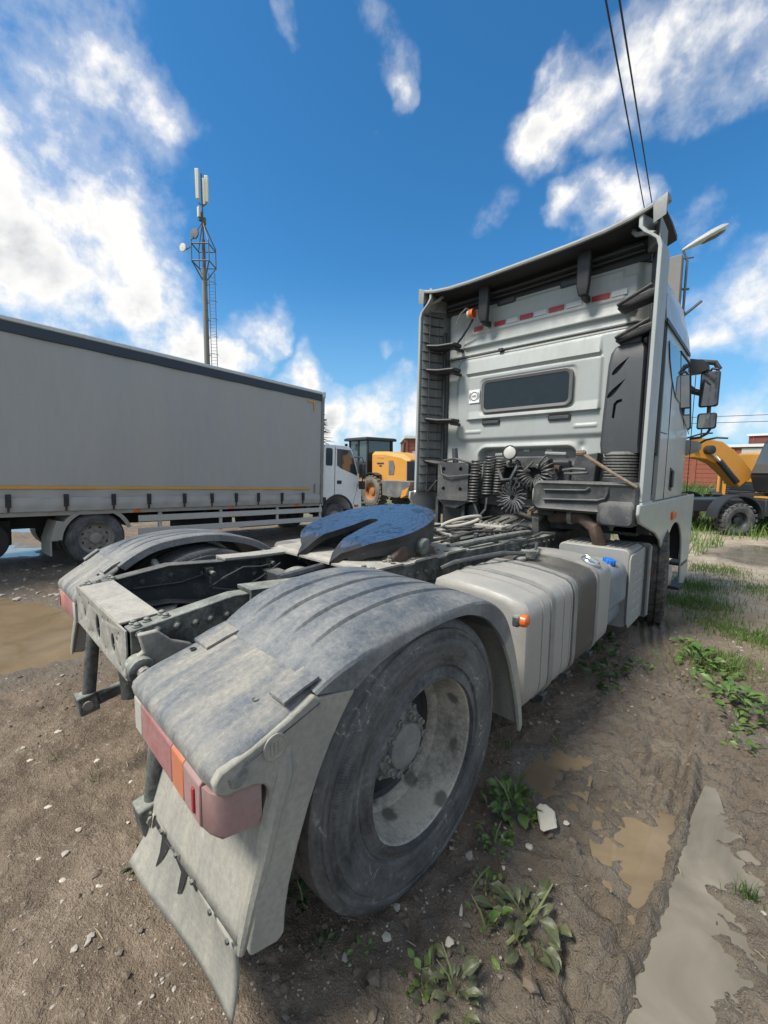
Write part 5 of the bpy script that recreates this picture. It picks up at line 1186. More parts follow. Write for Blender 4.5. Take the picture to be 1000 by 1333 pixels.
# ---------------------------------------------------------------- gravel, stones
M['stone'] = plain('pale_stone', (.34, .31, .26), .85, vary=.35, scale=30, bump=.3)
M['stone_dark'] = plain('brown_stone', (.16, .135, .105), .85, vary=.4, scale=25, bump=.3)
M['chalk'] = plain('chalky_stone', (.52, .48, .39), .9, vary=.2, scale=40, bump=.5)
def stone_mesh(name, mat, seed, flat=.6, sub=2):
    bm = bmesh.new(); bmesh.ops.create_icosphere(bm, subdivisions=sub, radius=1.0); r_ = random.Random(seed)
    off = [Vector((r_.gauss(0, 1), r_.gauss(0, 1), r_.gauss(0, 1))).normalized() for _ in range(9)]; cutd = [r_.uniform(.45, .85) for _ in off]
    for v in bm.verts:
        for o_, c_ in zip(off, cutd):
            d = v.co.dot(o_)
            if d > c_: v.co -= o_*(d-c_)*.9
        v.co *= 1 + r_.uniform(-.09, .09); v.co.z *= flat
    me = bpy.data.meshes.new(name); bm.to_mesh(me); bm.free(); me.materials.append(mat); return me
def pebbles(n, region, rmin, rmax, mat, name, seed, dens=None):
    r_ = np.random.default_rng(seed); base = stone_mesh('pebble', mat, seed, .55, 1)
    bv = np.array([v.co[:] for v in base.vertices]); bf = np.array([p.vertices[:] for p in base.polygons])
    x = r_.uniform(region[0], region[1], n); y = r_.uniform(region[2], region[3], n)
    keep = np.ones(n, bool)
    hh, ww = ground(x, y); keep &= hh > WATER + .006
    if dens is not None: keep &= dens(x, y, r_)
    x, y, hh = x[keep], y[keep], hh[keep]; m = len(x)
    s = rmin*(rmax/rmin)**(r_.random(m)**2.6); ang = r_.uniform(0, 6.28, m); ax = r_.uniform(.6, 1.5, m); tl = r_.uniform(-.4, .4, m)
    V = bv[None]*np.stack([s*ax, s, s*r_.uniform(.6, 1.1, m)], 1)[:, None]
    ca, sa = np.cos(ang)[:, None], np.sin(ang)[:, None]
    X = V[..., 0]*ca - V[..., 1]*sa; Y = V[..., 0]*sa + V[..., 1]*ca; Z = V[..., 2] + V[..., 0]*tl[:, None]*.5
    V = np.stack([X + x[:, None], Y + y[:, None], Z + hh[:, None] + (s*.15)[:, None]], 2).reshape(-1, 3)
    F = (bf[None] + (np.arange(m)*len(bv))[:, None, None]).reshape(-1, 3)
    me = bpy.data.meshes.new(name); me.from_pydata(V.tolist(), [], F.tolist()); me.materials.append(mat); me.update()
    o = link(bpy.data.objects.new(name, me)); tag(o, kind='stuff'); return o
def dry_only(x, y, r_):
    d = np.clip(sdline(x, y, RUT)/.6, 0.10, 1); return (r_.random(len(x)) < d) & (fbm(x, y, 1.3, 77, 3) + r_.uniform(-.6, .6, len(x)) > -.15)
pebbles(9000, (-3.5, 2.6, -1.1, 4.5), .0025, .020, M['stone'], 'gravel', 5, dry_only)
pebbles(9000, (-1.2, 1.7, -1.1, .9), .002, .008, M['stone'], 'gravel', 15, dry_only)
pebbles(12000, (-3.5, 2.6, -1.1, 4.5), .003, .018, M['stone_dark'], 'gravel', 6, dry_only)
pebbles(4000, (-6, -1.5, -3.0, 6), .006, .05, M['stone'], 'gravel', 8, lambda x, y, r_: fbm(x, y, .8, 78, 3) + r_.uniform(-.5, .5, len(x)) > .0)
pebbles(3500, (-1.0, 6, 4.2, 13), .008, .05, M['stone'], 'gravel', 9, lambda x, y, r_: fbm(x, y, .6, 79, 3) + r_.uniform(-.5, .5, len(x)) > .1)
M['clod'] = plain('mud_clod', (.12, .092, .066), .75, vary=.4, scale=20, bump=.5)
pebbles(5000, (.9, 2.4, -.7, 3.2), .004, .028, M['clod'], 'mud_clods', 31, lambda x, y, r_: (sdline(x, y, RUT) < .7) & (fbm(x, y, 2.0, 80, 3) + r_.uniform(-.4, .4, len(x)) > -.05))
pebbles(2500, (-3.5, 1.2, -1.1, 2.0), .004, .022, M['clod'], 'mud_clods', 32, lambda x, y, r_: fbm(x, y, 1.5, 81, 3) + r_.uniform(-.4, .4, len(x)) > .05)
chk = link(bpy.data.objects.new('chalky_rock', stone_mesh('chalky_rock', M['chalk'], 3, .55, 3))); chk.scale = (.052, .074, .034); chk.rotation_euler = (.1, .1, .5); chk.location = (1.44, .59, gz(1.44, .59)+.02)
tag(chk, 'biggest cream white chalky rock lying on mud beside the leafy weed', 'rock')
rm = [stone_mesh('stone', M['chalk'], 20+i, .5, 2) for i in range(3)]
for i, (x, y, s, lb) in enumerate([(1.25, -.23, .020, 'round off-white stone on the ground below the tyre'), (1.415, -.11, .017, 'cream stone on the ground beside the drooping weed'), (1.43, .45, .018, 'small white chip below the chalky rock'), (1.50, .66, .014, 'small white chip on mud right of the chalky rock'), (1.38, .01, .014, 'thin pale flake lying near the tyre')]):
    o = link(bpy.data.objects.new('stone', rm[i % 3])); o.scale = (s*1.2, s, s) if i < 4 else (s*2.6, s*.5, s*.4); o.rotation_euler = (0, 0, i*1.3); o.location = (x, y, gz(x, y)+s*.25)
    tag(o, lb, 'stone', 'loose pale stones near the weeds')
for i, (x, y, s) in enumerate([(-.02, -.86, .017), (.10, -.70, .012), (-.25, -.93, .016), (.22, -.95, .013), (-.45, -.70, .018), (-.9, -.8, .022), (.35, -.86, .011), (-.15, -.62, .012), (-.7, -.95, .018), (.05, -1.0, .011), (1.33, .40, .012), (1.47, .36, .012), (1.52, .30, .010), (1.40, .28, .010)]):
    o = link(bpy.data.objects.new('stone', rm[i % 3])); o.scale = (s*1.3, s*.8, s*.7); o.rotation_euler = (0, 0, i*2.1); o.location = (x, y, gz(x, y)-s*.02)
    tag(o, 'small pale stone half sunk in the brown ground', 'stone', 'pale stones scattered on the bare ground')

# ---------------------------------------------------------------- plants
def leaf_material(name, c0, c1, vein=(.16, .22, .07)):
    m, k, b = pbr(name); tc = k.new('ShaderNodeTexCoord').outputs['Object']; rnd = k.new('ShaderNodeObjectInfo').outputs['Random']
    n = k.noise(tc, 25, 4, .6); col = k.mix(rnd, c0, c1); col = k.mix(k.math('MULTIPLY', k.rng(n, .5, .75), .6), col, tuple(c*.55 for c in c0))
    y = k.math('ABSOLUTE', k.sep(tc)[0]); col = k.mix(k.rng(y, .0, .035, .5, 0), col, vein)
    col = k.mix(k.math('MULTIPLY', k.rng(k.noise(tc, 70, 2, .5), .62, .7), .5), col, (.22, .20, .15))
    k.put(b.inputs['Base Color'], col); b.inputs['Roughness'].default_value = .45
    tr = k.new('ShaderNodeBsdfTranslucent'); k.put(tr.inputs['Color'], k.mix(.5, col, (.12, .2, .03)))
    mx = k.new('ShaderNodeMixShader'); mx.inputs[0].default_value = .25; k.l.new(b.outputs[0], mx.inputs[1]); k.l.new(tr.outputs[0], mx.inputs[2])
    k.l.new(mx.outputs[0], k.n['Material Output'].inputs['Surface']); return m
M['leaf'] = leaf_material('weed_leaf', (.075, .15, .03), (.14, .225, .055))
M['leaf_dull'] = leaf_material('muddy_leaf', (.085, .095, .05), (.13, .14, .075))
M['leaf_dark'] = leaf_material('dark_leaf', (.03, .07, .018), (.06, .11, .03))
M['stem'] = plain('weed_stem', (.17, .20, .08), .6)
M['grass'] = leaf_material('grass_blade', (.07, .14, .025), (.14, .22, .05))
M['straw'] = plain('dry_straw', (.36, .31, .19), .8)
def leaf_mesh(name, mat, length=1.0, width=.42, bend=.6, wave=.06, tooth=0.0, fold=.22, seed=0, lift=.5):
    """stalk at the origin, blade along +y, arching down"""
    r_ = random.Random(seed); nu, nv = 8, 4; vs, fs = [], []
    for i in range(nu+1):
        t = i/nu; b_ = max(0.0, (t-.22)/.78); w = width*max(.05, math.sin(math.pi*b_**.8)**.75 if 0 < b_ < 1 else .05)*.62
        y = length*t*(1-.12*bend*t); z = length*(lift*t - bend*.75*t*t)
        for j in range(nv+1):
            s = j/nv*2-1; tt = 1+(tooth*(r_.random()-.3) if abs(s) > .9 else 0)
            vs.append((s*w*.5*tt, y + (abs(s)**2)*-.02, z + abs(s)*w*fold + wave*math.sin(i*1.9+j*2.3+seed)*w))
    for i in range(nu):
        for j in range(nv): a = i*(nv+1)+j; fs.append((a, a+1, a+nv+2, a+nv+1))
    g = G(); g.v = vs; g.f = fs; return g.mesh(name, mat, True, 60, recalc=False)
LV = {k: [leaf_mesh('leaf', M[k], 1.0, w, b, .10, t, f, i, l) for i, (w, b, t, f, l) in enumerate([(.72, .55, .3, .16, .65), (.58, .75, .15, .22, .8), (.85, .40, .35, .12, .45), (.50, .55, .2, .25, .7)])] for k in ('leaf', 'leaf_dull', 'leaf_dark')}
def weed(x, y, rad, n, label, kind='leaf', lift=.6, stems=0, seed=0, group=None, name='weed', squash=1.0):
    r_ = random.Random(seed); z0 = gz(x, y) - .004
    t = thing(name, label, 'weed', (x, y, z0), (0, 0, 0), group)
    n = int(n*2.7)
    for i in range(n):
        a = i*2.399 + r_.uniform(-.5, .5); f = (i+.5)/n; L = rad*r_.choice((.30, .36, .44, .52, .62))*r_.uniform(.85, 1.1); d = rad*.75*f**.7*r_.uniform(.6, 1.1)
        o = bpy.data.objects.new('leaf', r_.choice(LV[kind])); o.location = (d*math.cos(a), d*math.sin(a), .004+r_.uniform(0, rad*.45)*(1-f*.8)); o.scale = (L, L, L*squash)
        o.rotation_euler = (r_.uniform(-.45, .75)*lift, r_.uniform(-.6, .6), a - math.pi/2 + r_.uniform(-1.0, 1.0)); link(o, t)
    for i in range(stems):
        a = r_.uniform(0, 6.28); h = rad*r_.uniform(.6, 1.1)
        G().tube([(0, 0, 0), (h*.2*math.cos(a), h*.2*math.sin(a), h*.6), (h*.5*math.cos(a), h*.5*math.sin(a), h)], [.004, .003, .0015], 5).build('stem', M['stem'], t)
    return t
W = [(1.285, .57, .155, 18, 'dense green leafy weed growing against the rear tyre', 'leaf', .9, 2), (1.325, .34, .10, 10, 'small green weed right below the dense one by the tyre', 'leaf', .6, 1), (1.40, .155, .075, 8, 'broad-leaved green weed on a long bare stalk', 'leaf', .5, 1),
     (1.47, .03, .13, 3, 'tall single green leaf standing above a muddy weed', 'leaf', 1.4, 1), (1.56, .13, .16, 14, 'drooping weed with trampled muddy leaves', 'leaf_dull', .3, 4), (1.50, -.20, .12, 11, 'dull muddy weed at the bottom edge beside the mud', 'leaf_dull', .5, 2), (1.41, -.24, .09, 7, 'fresh green weed at the very bottom of the picture', 'leaf', .8, 1),
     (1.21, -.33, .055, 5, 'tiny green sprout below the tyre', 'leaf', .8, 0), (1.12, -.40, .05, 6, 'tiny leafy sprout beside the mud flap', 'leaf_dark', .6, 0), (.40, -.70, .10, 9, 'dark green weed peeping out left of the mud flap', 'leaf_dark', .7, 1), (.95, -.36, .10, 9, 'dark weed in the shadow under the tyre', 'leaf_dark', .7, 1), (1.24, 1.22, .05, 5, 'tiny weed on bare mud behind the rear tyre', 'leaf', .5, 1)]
for i, (x, y, rd, n, lb, kd, lf, st) in enumerate(W): weed(x, y, rd, n, lb, kd, lf, st, 100+i, 'weeds beside the truck')
W2 = [(1.15, 2.12, .16, 12, 'leafy weed under the fuel tank, nearest the mud flap'), (1.22, 2.32, .13, 10, 'low weed on the mud beside the fuel tank'), (1.05, 2.55, .18, 12, 'bushy weed under the front end of the fuel tank'), (1.34, 2.60, .12, 8, 'small weed at the edge of the tyre tracks'), (.98, 2.9, .16, 9, 'weed under the exhaust box'), (1.30, 2.05, .07, 6, 'low sprout in the tyre track'),
      (1.70, 3.02, .22, 18, 'large leafy clump on the right beyond the tyre tracks'), (1.82, 2.86, .17, 12, 'leafy clump beside the largest right-hand clump'), (1.92, 2.50, .19, 14, 'bright leafy clump at the edge of the wet mud'), (2.05, 2.38, .20, 14, 'bright leafy clump at the right edge of the picture'), (1.98, 2.18, .15, 10, 'leafy clump above the sky-reflecting little puddle'), (2.03, 1.92, .11, 8, 'low leaves below the sky-reflecting little puddle'), (1.74, 2.62, .13, 8, 'sparse weed between tyre tracks and bright clumps'), (1.55, 3.35, .12, 8, 'small weed in front of the cab step')]
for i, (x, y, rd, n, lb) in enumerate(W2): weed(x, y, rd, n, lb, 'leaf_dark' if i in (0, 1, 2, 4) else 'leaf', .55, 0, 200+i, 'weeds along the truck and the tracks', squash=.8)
# long bare stalks
tag(G().tube([(1.37, .10, gz(1.37, .1)), (1.365, .17, gz(1.37, .17)+.02), (1.36, .24, gz(1.36, .24)+.01)], .0035, 5).build('stalk', M['stem']), 'bare yellowish stalk lying on the ground by the broad-leaved weed', 'stalk')
tag(G().tube([(1.55, .02, gz(1.55, .02)+.005), (1.585, .14, gz(1.58, .14)+.05), (1.60, .26, gz(1.6, .26)+.075)], [.006, .005, .002], 5).build('stalk', M['stem']), 'long slanting stalk sticking up from the muddy weed', 'stalk')
def straws(n, region, seed, name):
    r_ = np.random.default_rng(seed); g = G()
    for _ in range(n):
        x, y = r_.uniform(region[0], region[1]), r_.uniform(region[2], region[3]); a = r_.uniform(0, 6.28); L = r_.uniform(.02, .07); z = gz(x, y) + .003
        if z < WATER + .01: continue
        d = Vector((math.cos(a), math.sin(a), r_.uniform(-.1, .25)))*L; q = Vector((x, y, z)); s_ = Vector((-d.y, d.x, 0)).normalized()*.0016
        g.add([q-s_, q+s_, q+d*.5+s_+Vector((0, 0, .004)), q+d*.5-s_+Vector((0, 0, .004)), q+d], [(0, 1, 2, 3), (3, 2, 4)])
    o = g.build(name, M['straw'], None, smooth=False, recalc=False); tag(o, kind='stuff')
straws(220, (-1.0, 2.3, -1.0, 2.8), 3, 'straw_litter')
def blade_set(pts, hmin, hmax, w, seed, mat, name):
    """many thin grass blades in one mesh; pts: array of x, y"""
    r_ = np.random.default_rng(seed); n = len(pts); h = r_.uniform(hmin, hmax, n); a = r_.uniform(0, 6.28, n); ln = r_.uniform(.15, .8, n)*h; b = r_.uniform(0, 6.28, n)
    z, _ = ground(pts[:, 0], pts[:, 1]); dx, dy = np.cos(a)*w/2, np.sin(a)*w/2; lx, ly = np.cos(b)*ln, np.sin(b)*ln; x, y = pts[:, 0], pts[:, 1]
    V = np.stack([np.stack([x-dx, y-dy, z-.01], 1), np.stack([x+dx, y+dy, z-.01], 1), np.stack([x+lx*.35+dx*.7, y+ly*.35+dy*.7, z+h*.6], 1), np.stack([x+lx*.35-dx*.7, y+ly*.35-dy*.7, z+h*.6], 1), np.stack([x+lx, y+ly, z+h], 1)], 1).reshape(-1, 3)
    i0 = np.arange(n)*5; F = [f for k in i0.tolist() for f in ((k, k+1, k+2, k+3), (k+3, k+2, k+4))]
    me = bpy.data.meshes.new(name); me.from_pydata(V.tolist(), [], F); me.materials.append(mat); me.update(); return bpy.data.objects.new(name, me)
def tuft(x, y, r_, n, h, label, seed, group='grass tufts on the yard'):
    q = np.random.default_rng(seed).normal(0, r_/2, (n, 2)) + np.array([x, y])
    q = q if n < 100 else np.concatenate([q, np.random.default_rng(seed+50).normal(0, r_*.55, (int(n*1.6), 2)) + np.array([x, y])])
    o = link(blade_set(q, h*.25, h*(1 if n < 100 else .8), .004 if y < 1.5 else .007, seed, M['grass'], 'grass_tuft' if n < 100 else 'grass'))
    if n < 100: tag(o, label, 'grass tuft', group)
    else: tag(o, kind='stuff')
    return o
tuft(2.105, .80, .05, 60, .09, 'grass tuft standing at the edge of the big puddle', 1)
tuft(1.05, .95, .05, 25, .06, 'thin grass under the fuel tank bracket', 2)
tuft(-.30, -.74, .05, 20, .04, 'thin grass on the brown ground left of the mud flap', 3)
tuft(-.60, -.86, .05, 16, .04, 'pale thin grass farthest left on the brown ground', 4)
tuft(1.78, 3.12, .32, 260, .12, 'grassy patch behind the large leafy clump', 6)
tuft(1.40, 4.95, .45, 420, .16, 'grass patch beside the cab step', 7)
tuft(1.72, 4.2, .35, 260, .10, 'thin grass patch on the stony ground', 8)
tuft(1.25, 5.9, .40, 300, .16, 'grass patch past the front of the cab', 9)
tuft(2.05, 4.0, .25, 200, .12, 'bright grass patch at the right edge of the picture', 10)
tuft(2.0, 6.4, .5, 300, .12, 'grass patch on the pale ground before the far puddle', 11)
tuft(1.35, 7.4, .5, 320, .12, 'low grass patch left of the far puddle', 12)
r2 = np.random.default_rng(4)
q = np.stack([r2.uniform(-6, 9, 38000), r2.uniform(8.6, 24, 38000)], 1)
q = q[(fbm(q[:, 0], q[:, 1], .35, 91, 3) + r2.uniform(-.5, .5, len(q)) > -.25) & ~((q[:, 1] < 11.8) & (q[:, 0] > .95 + .12*(q[:, 1]-8.6))) & (q[:, 1] + q[:, 0]*.25 > 9.0)]
o = link(blade_set(q, .10, .42, .022, 5, M['grass'], 'grass')); tag(o, kind='stuff')
q = np.stack([r2.uniform(-5, -.4, 7000), r2.uniform(14, 24, 7000)], 1)
o = link(blade_set(q, .5, 1.3, .035, 6, M['grass'], 'tall_weeds')); tag(o, kind='stuff')
# ================================================================ curtain-sided lorry on the left
M['curtain'] = dusty('curtain_tarpaulin', (.35, .355, .345), .55, 0, (.40, .39, .355), .15, 0, 1.4, .06, stretch=(1, 1.2, .25), low=.3, contrast=.6, fine=90)
M['top_band'] = plain('dark_blue_band', (.022, .033, .05), .45)
M['alu'] = plain('aluminium_rail', (.50, .51, .50), .4, .4)
M['stripe'] = plain('amber_reflective_tape', (.62, .30, .03), .45)
M['white_paint'] = plain('white_cab_paint', (.78, .80, .80), .3, vary=.05)
M['lorry_dark'] = dusty('lorry_chassis', (.02, .02, .021), .7, 0, DUST, -.15, .2, 5, .2, contrast=.3)
M['lorry_fender'] = dusty('lorry_mudguard', (.32, .315, .285), .6, 0, (.30, .29, .26), .4, .2, 5, .1)
lorry = thing('curtain_lorry', 'grey curtain-sided lorry with white cab parked left of the tractor truck', 'lorry', (-5.687, .343, -.0), (R(-1.9), 0, R(4.56)))
XS_ = .05
def curt(u, v):
    y = -3.2 + u*7.86; z = 1.06 + v*2.23
    b = .020*math.sin(y*1.3+.7)*math.sin(v*3.14) + .008*math.sin(y*5.3+1.2*v)*math.sin(v*3.14) + .012*math.sin(y*2.3+.7)*math.sin(v*3.14) + .006*math.sin(y*7.1+v*2) + .010*math.exp(-((v-.0)/.06)**2)*math.sin(y*9)
    return (XS_ + b, y, z)
G().grid(curt, 150, 14).build('curtain', M['curtain'], lorry)
def skirt(u, v):
    y = -3.2 + u*7.86; z = 1.07 - v*.20
    return (XS_ + .008 + .022*(1-abs(v-.5)*2)*(.4+.6*abs(math.sin(y*5.4))) + .010*math.sin(y*21)*v, y, z)
G().grid(skirt, 220, 6).build('curtain_hem', M['curtain'], lorry)
G().box(-2.45, XS_-.03, -3.2, 4.66, .88, 3.44).build('cargo_box', M['curtain'], lorry)
G().box(XS_-.02, XS_+.028, -3.2, 4.66, 3.285, 3.425).build('top_band', M['top_band'], lorry, bevel=.006)
G().box(-2.46, XS_+.035, -3.2, 4.73, 3.427, 3.495).build('roof_rail', M['alu'], lorry, bevel=.015)
G().box(-2.46, XS_+.030, 4.662, 4.74, .86, 3.425).build('front_wall', M['strap'], lorry, bevel=.01)
G().box(XS_-.03, XS_+.045, 4.66, 4.76, 3.36, 3.50).build('corner_cap', M['alu'], lorry, bevel=.015)
G().box(XS_+.012, XS_+.020, -3.2, 4.36, 1.195, 1.235).build('amber_stripe', M['stripe'], lorry)
G().prism([(4.24, 3.24), (4.44, 3.24), (4.44, 3.02), (4.41, 3.02), (4.41, 3.20), (4.24, 3.20)], 'x', XS_+.014, XS_+.020).build('corner_mark', M['stripe'], lorry)
G().box(XS_+.012, XS_+.024, 4.47, 4.50, 1.10, 1.33).build('pole_pocket', M['strap'], lorry)
bk = None
for y in (-2.9, -2.3, -1.65, -1.0, -.35, .27, .80, 1.40, 1.92, 2.43, 2.94, 3.54, 4.13):
    if bk is None:
        bk = G().box(.0, .030, -.030, .030, -.10, .08).box(.028, .045, -.018, .018, -.02, .05).box(.0, .02, -.012, .012, -.17, -.10).build('curtain_buckle', M['black'], lorry, bevel=.004, loc=(XS_+.014, y, 1.04))
    else: inst('curtain_buckle', bk, lorry, (XS_+.014, y, 1.04))
G().box(-2.44, XS_-.02, -3.2, 4.70, .80, .875).build('floor_rail', M['lorry_fender'], lorry, bevel=.005)
for x in (-.75, -1.55): G().box(x-.04, x+.04, -3.1, 5.6, .55, .80).build('chassis_beam', M['lorry_dark'], lorry)
for y in (1.1, 1.9, 2.7, 3.5): G().box(-2.3, -.15, y-.05, y+.05, .72, .80).build('floor_beam', M['lorry_dark'], lorry)
G().box(-1.0, -.35, 1.6, 2.6, .38, .74).build('battery_box', M['lorry_dark'], lorry, bevel=.02)
G().cyl((-.55, 2.9, .55), (-.55, 3.9, .55), .22, 18).build('air_tank', M['lorry_dark'], lorry)
sg = holder('side_guard', lorry)
G().box(-.03, 0.0, .66, 4.79, .64, .75).build('guard_bar', M['alu'], sg, bevel=.006); G().box(-.03, 0.0, .66, 4.79, .42, .53).build('guard_bar', M['alu'], sg, bevel=.006)
for y in (1.02, 2.16, 3.5, 4.76): G().box(-.06, -.03, y-.03, y+.03, .40, .84).build('guard_post', M['alu'], sg)
for y in (.62, 2.34, 4.0): G().box(-.02, .04, y-.05, y+.05, .80, .86).build('side_marker', M['orange'], lorry, bevel=.008)
def lorry_wheel(y, z, x=.0, r=.415, dual=True):
    w = holder('wheel', lorry, (x, y, z))
    G().lathe([(-.02, .235), (0, .25), (.0, .33), (-.01, r-.05), (-.03, r-.015), (-.06, r), (-.20, r), (-.23, r-.02), (-.25, .25)], 40, closed=True).build('tyre', M['tyre'], w)
    G().lathe([(-.005, .245), (-.02, .235), (-.07, .225), (-.10, .19), (-.085, .16), (-.085, .10), (-.06, .09), (-.03, .085), (-.02, .07), (-.02, 0)] if dual else [(-.005, .245), (-.02, .235), (-.04, .22), (.0, .16), (.0, .10), (.03, .09), (.05, .07), (.05, 0)], 32).build('rim', M['lorry_rim'], w)
    for k in range(8): G().lathe([(-.09 if dual else -.005, .018), ((-.06 if dual else .02), .016), ((-.06 if dual else .02), 0)], 6, (0, .125*math.cos(k*.785), .125*math.sin(k*.785))).build('wheel_nut', M['hub'], w)
    for k in range(8): G().lathe([(-.09 if dual else -.02, .022), ((-.084 if dual else -.015), 0)], 8, (0, .17*math.cos(k*.785+.39), .17*math.sin(k*.785+.39))).build('hand_hole', M['black'], w)
    if dual: G().lathe([(-.30, .25), (-.30, r-.02), (-.34, r), (-.48, r), (-.52, r-.03), (-.52, .2)], 32).build('inner_tyre', M['tyre'], w)
    return w
lorry_wheel(.05, .415); lorry_wheel(5.40, .415, -.16, .41, False)
for y in (.05, 5.4): G().lathe([(-2.35, .2), (-2.35, .40), (-2.1, .41), (-1.9, .40), (-1.9, .2)], 28, (0, y, .415)).build('far_tyre', M['tyre'], lorry)
def wing(y0, rad, a0, a1, x0, x1, z=.415):
    g = G(); secs = []
    for a in np.linspace(a0, a1, 22):
        c, s_ = math.cos(R(a)), math.sin(R(a)); secs.append([(x1, y0+rad*c, z+rad*s_), (x0, y0+rad*c, z+rad*s_), (x0, y0+(rad-.01)*c, z+(rad-.01)*s_), (x1-.01, y0+(rad-.01)*c, z+(rad-.01)*s_), (x1-.01, y0+(rad-.06)*c, z+(rad-.06)*s_), (x1, y0+(rad-.06)*c, z+(rad-.06)*s_)])
    return g.loft(secs)
wing(.05, .51, 18, 178, -.55, .035).build('mudguard', M['lorry_fender'], lorry)
G().prism([(-.46, .72), (-.36, .70), (-.44, .42), (-.55, .42)], 'x', -.5, .03).build('mudguard_skirt', M['lorry_fender'], lorry, bevel=.01)
G().box(-.5, .02, -.545, -.525, .20, .425).build('mud_flap', M['lorry_fender'], lorry)
G().box(-.9, -.4, -1.5, -.9, .35, .72).lathe([(-.6, .3), (-.2, .3)], 24, (0, -1.25, .45)).build('spare_wheel', M['lorry_dark'], lorry, bevel=.02)
# cab of the lorry: side outline along (y, z)
cab_side = [(4.90, .86), (4.90, 2.20), (4.98, 2.30), (5.60, 2.32), (5.82, 2.29), (5.92, 2.20), (6.10, 1.78), (6.24, 1.42), (6.30, 1.20), (6.33, .70), (6.20, .62), (5.96, .64), (5.93, .80)] + [(5.41+.52*math.cos(R(a)), .48+.58*math.sin(R(a))) for a in np.linspace(22, 168, 14)]
G().prism(cab_side, 'x', -2.05, -.10).build('lorry_cab', M['white_paint'], lorry, bevel=.03, seg=3)
G().prism([(5.35, 2.22), (5.36, 1.80), (5.50, 1.73), (6.10, 1.56), (6.12, 1.62), (5.92, 2.12), (5.84, 2.22)], 'x', -.115, -.094).build('door_window', M['glass'], lorry, bevel=.004)
G().prism(rrect(4.97, 5.20, 1.78, 2.22, .05), 'x', -.115, -.094).build('rear_side_window', M['glass'], lorry, bevel=.004)
for y in (5.29,): G().box(-.103, -.0965, y-.008, y+.008, 1.02, 2.25).build('door_gap', M['black'], lorry)
G().prism([(5.98, .80), (5.99, .80), (6.20, 1.42), (6.19, 1.42)], 'x', -.103, -.0965).build('door_gap', M['black'], lorry)
G().prism(rrect(5.37, 5.53, 1.33, 1.42, .02), 'x', -.10, -.085).build('door_handle', M['black'], lorry, bevel=.006)
wing(5.41, .60, 10, 172, -.5, -.07, .46).build('wheel_arch_trim', M['black'], lorry)
G().prism([(4.90, 1.0), (5.0, 1.0), (5.05, .8), (5.02, .42), (4.92, .42)], 'x', -.5, -.09).build('rear_wing', M['black'], lorry, bevel=.02)
G().box(-.09, -.08, 6.02, 6.18, .72, .78).build('door_marker', M['orange'], lorry, bevel=.004)
G().box(-2.0, -.09, 6.05, 6.36, .42, .66).build('bumper', M['black'], lorry, bevel=.03)
G().prism([(5.90, 2.22), (6.14, 1.64), (6.22, 1.44), (6.30, 1.44), (6.0, 2.24)], 'x', -2.0, -.16).build('windscreen', M['glass'], lorry, bevel=.01)
mr = holder('mirror', lorry)
G().tube([(-.12, 6.02, 2.05), (.06, 6.12, 2.05), (.10, 6.14, 1.95), (.08, 6.14, 1.4), (-.06, 6.14, 1.30)], .016, 8).build('mirror_arm', M['black'], mr)
G().prism(rrect(-.02, .16, 1.52, 1.88, .03), 'y', 6.10, 6.17).build('mirror_housing', M['black'], mr, bevel=.01); G().prism(rrect(-.02, .16, 1.20, 1.42, .03), 'y', 6.10, 6.17).build('mirror_housing', M['black'], mr, bevel=.01)

# ================================================================ wheel loader behind the lorry's cab (x right, y forward)
M['yellow'] = dusty('machine_yellow', (.60, .26, .025), .4, 0, (.45, .33, .18), .1, .25, 2, .05, contrast=.3)
M['dark_grey'] = dusty('machine_grey', (.10, .105, .105), .5, 0, DUST, .12, .3, 3, .1)
M['cab_black'] = plain('machine_black', (.025, .028, .032), .5)
M['cab_glass'] = glassy('machine_glass', (.05, .065, .07), .05)
M['loader_tyre'] = dusty('loader_tyre', (.05, .048, .045), .8, 0, (.27, .235, .18), .35, .3, 3, .2)
M['rust_rim'] = plain('rusty_yellow_rim', (.33, .13, .04), .6)
ld = thing('wheel_loader', 'yellow wheel loader with dark cab standing behind the white lorry cab', 'wheel loader', (-10.6, 12.3, -.10), (0, 0, R(84)))
def big_wheel(root, x, y, r, w, rimr, mt, rm_, lugs=22):
    hw = holder('wheel', root, (x, y, r), (0, 0, 0 if x > 0 else math.pi))
    g = G().lathe([(w*.5, rimr), (w*.55, rimr+.05), (w*.58, r*.72), (w*.52, r*.90), (w*.40, r*.96), (-w*.40, r*.96), (-w*.52, r*.90), (-w*.55, rimr)], 36, closed=True)
    for k in range(lugs):
        a = 2*math.pi*k/lugs
        for sd in (1, -1):
            aa = a + (math.pi/lugs if sd < 0 else 0); g.obox((sd*w*.28, r*.965*math.cos(aa), r*.965*math.sin(aa)), (w*.56, r*.085, r*.15), (aa - math.pi/2 + math.pi/2, 0, sd*.35))
    g.build('tyre', mt, hw, smooth=False)
    G().lathe([(w*.50, rimr), (w*.46, rimr*.95), (w*.20, rimr*.85), (w*.15, rimr*.5), (w*.30, rimr*.42), (w*.34, rimr*.25), (w*.34, 0)], 24).build('rim', rm_, hw)
for x, y in ((-.80, 0), (.80, 0), (-.80, 2.7), (.80, 2.7)): big_wheel(ld, x, y, .68, .46, .36, M['loader_tyre'], M['rust_rim'])
G().loft([[(x*w_, y, z) for x, z in ((-1, 1.05), (-1, z1-.12), (-.8, z1), (.8, z1), (1, z1-.12), (1, 1.05))] for y, w_, z1 in ((-1.95, .62, 2.02), (-1.6, .70, 2.22), (-.6, .72, 2.36), (.28, .72, 2.38))]).build('engine_hood', M['yellow'], ld, bevel=.03)
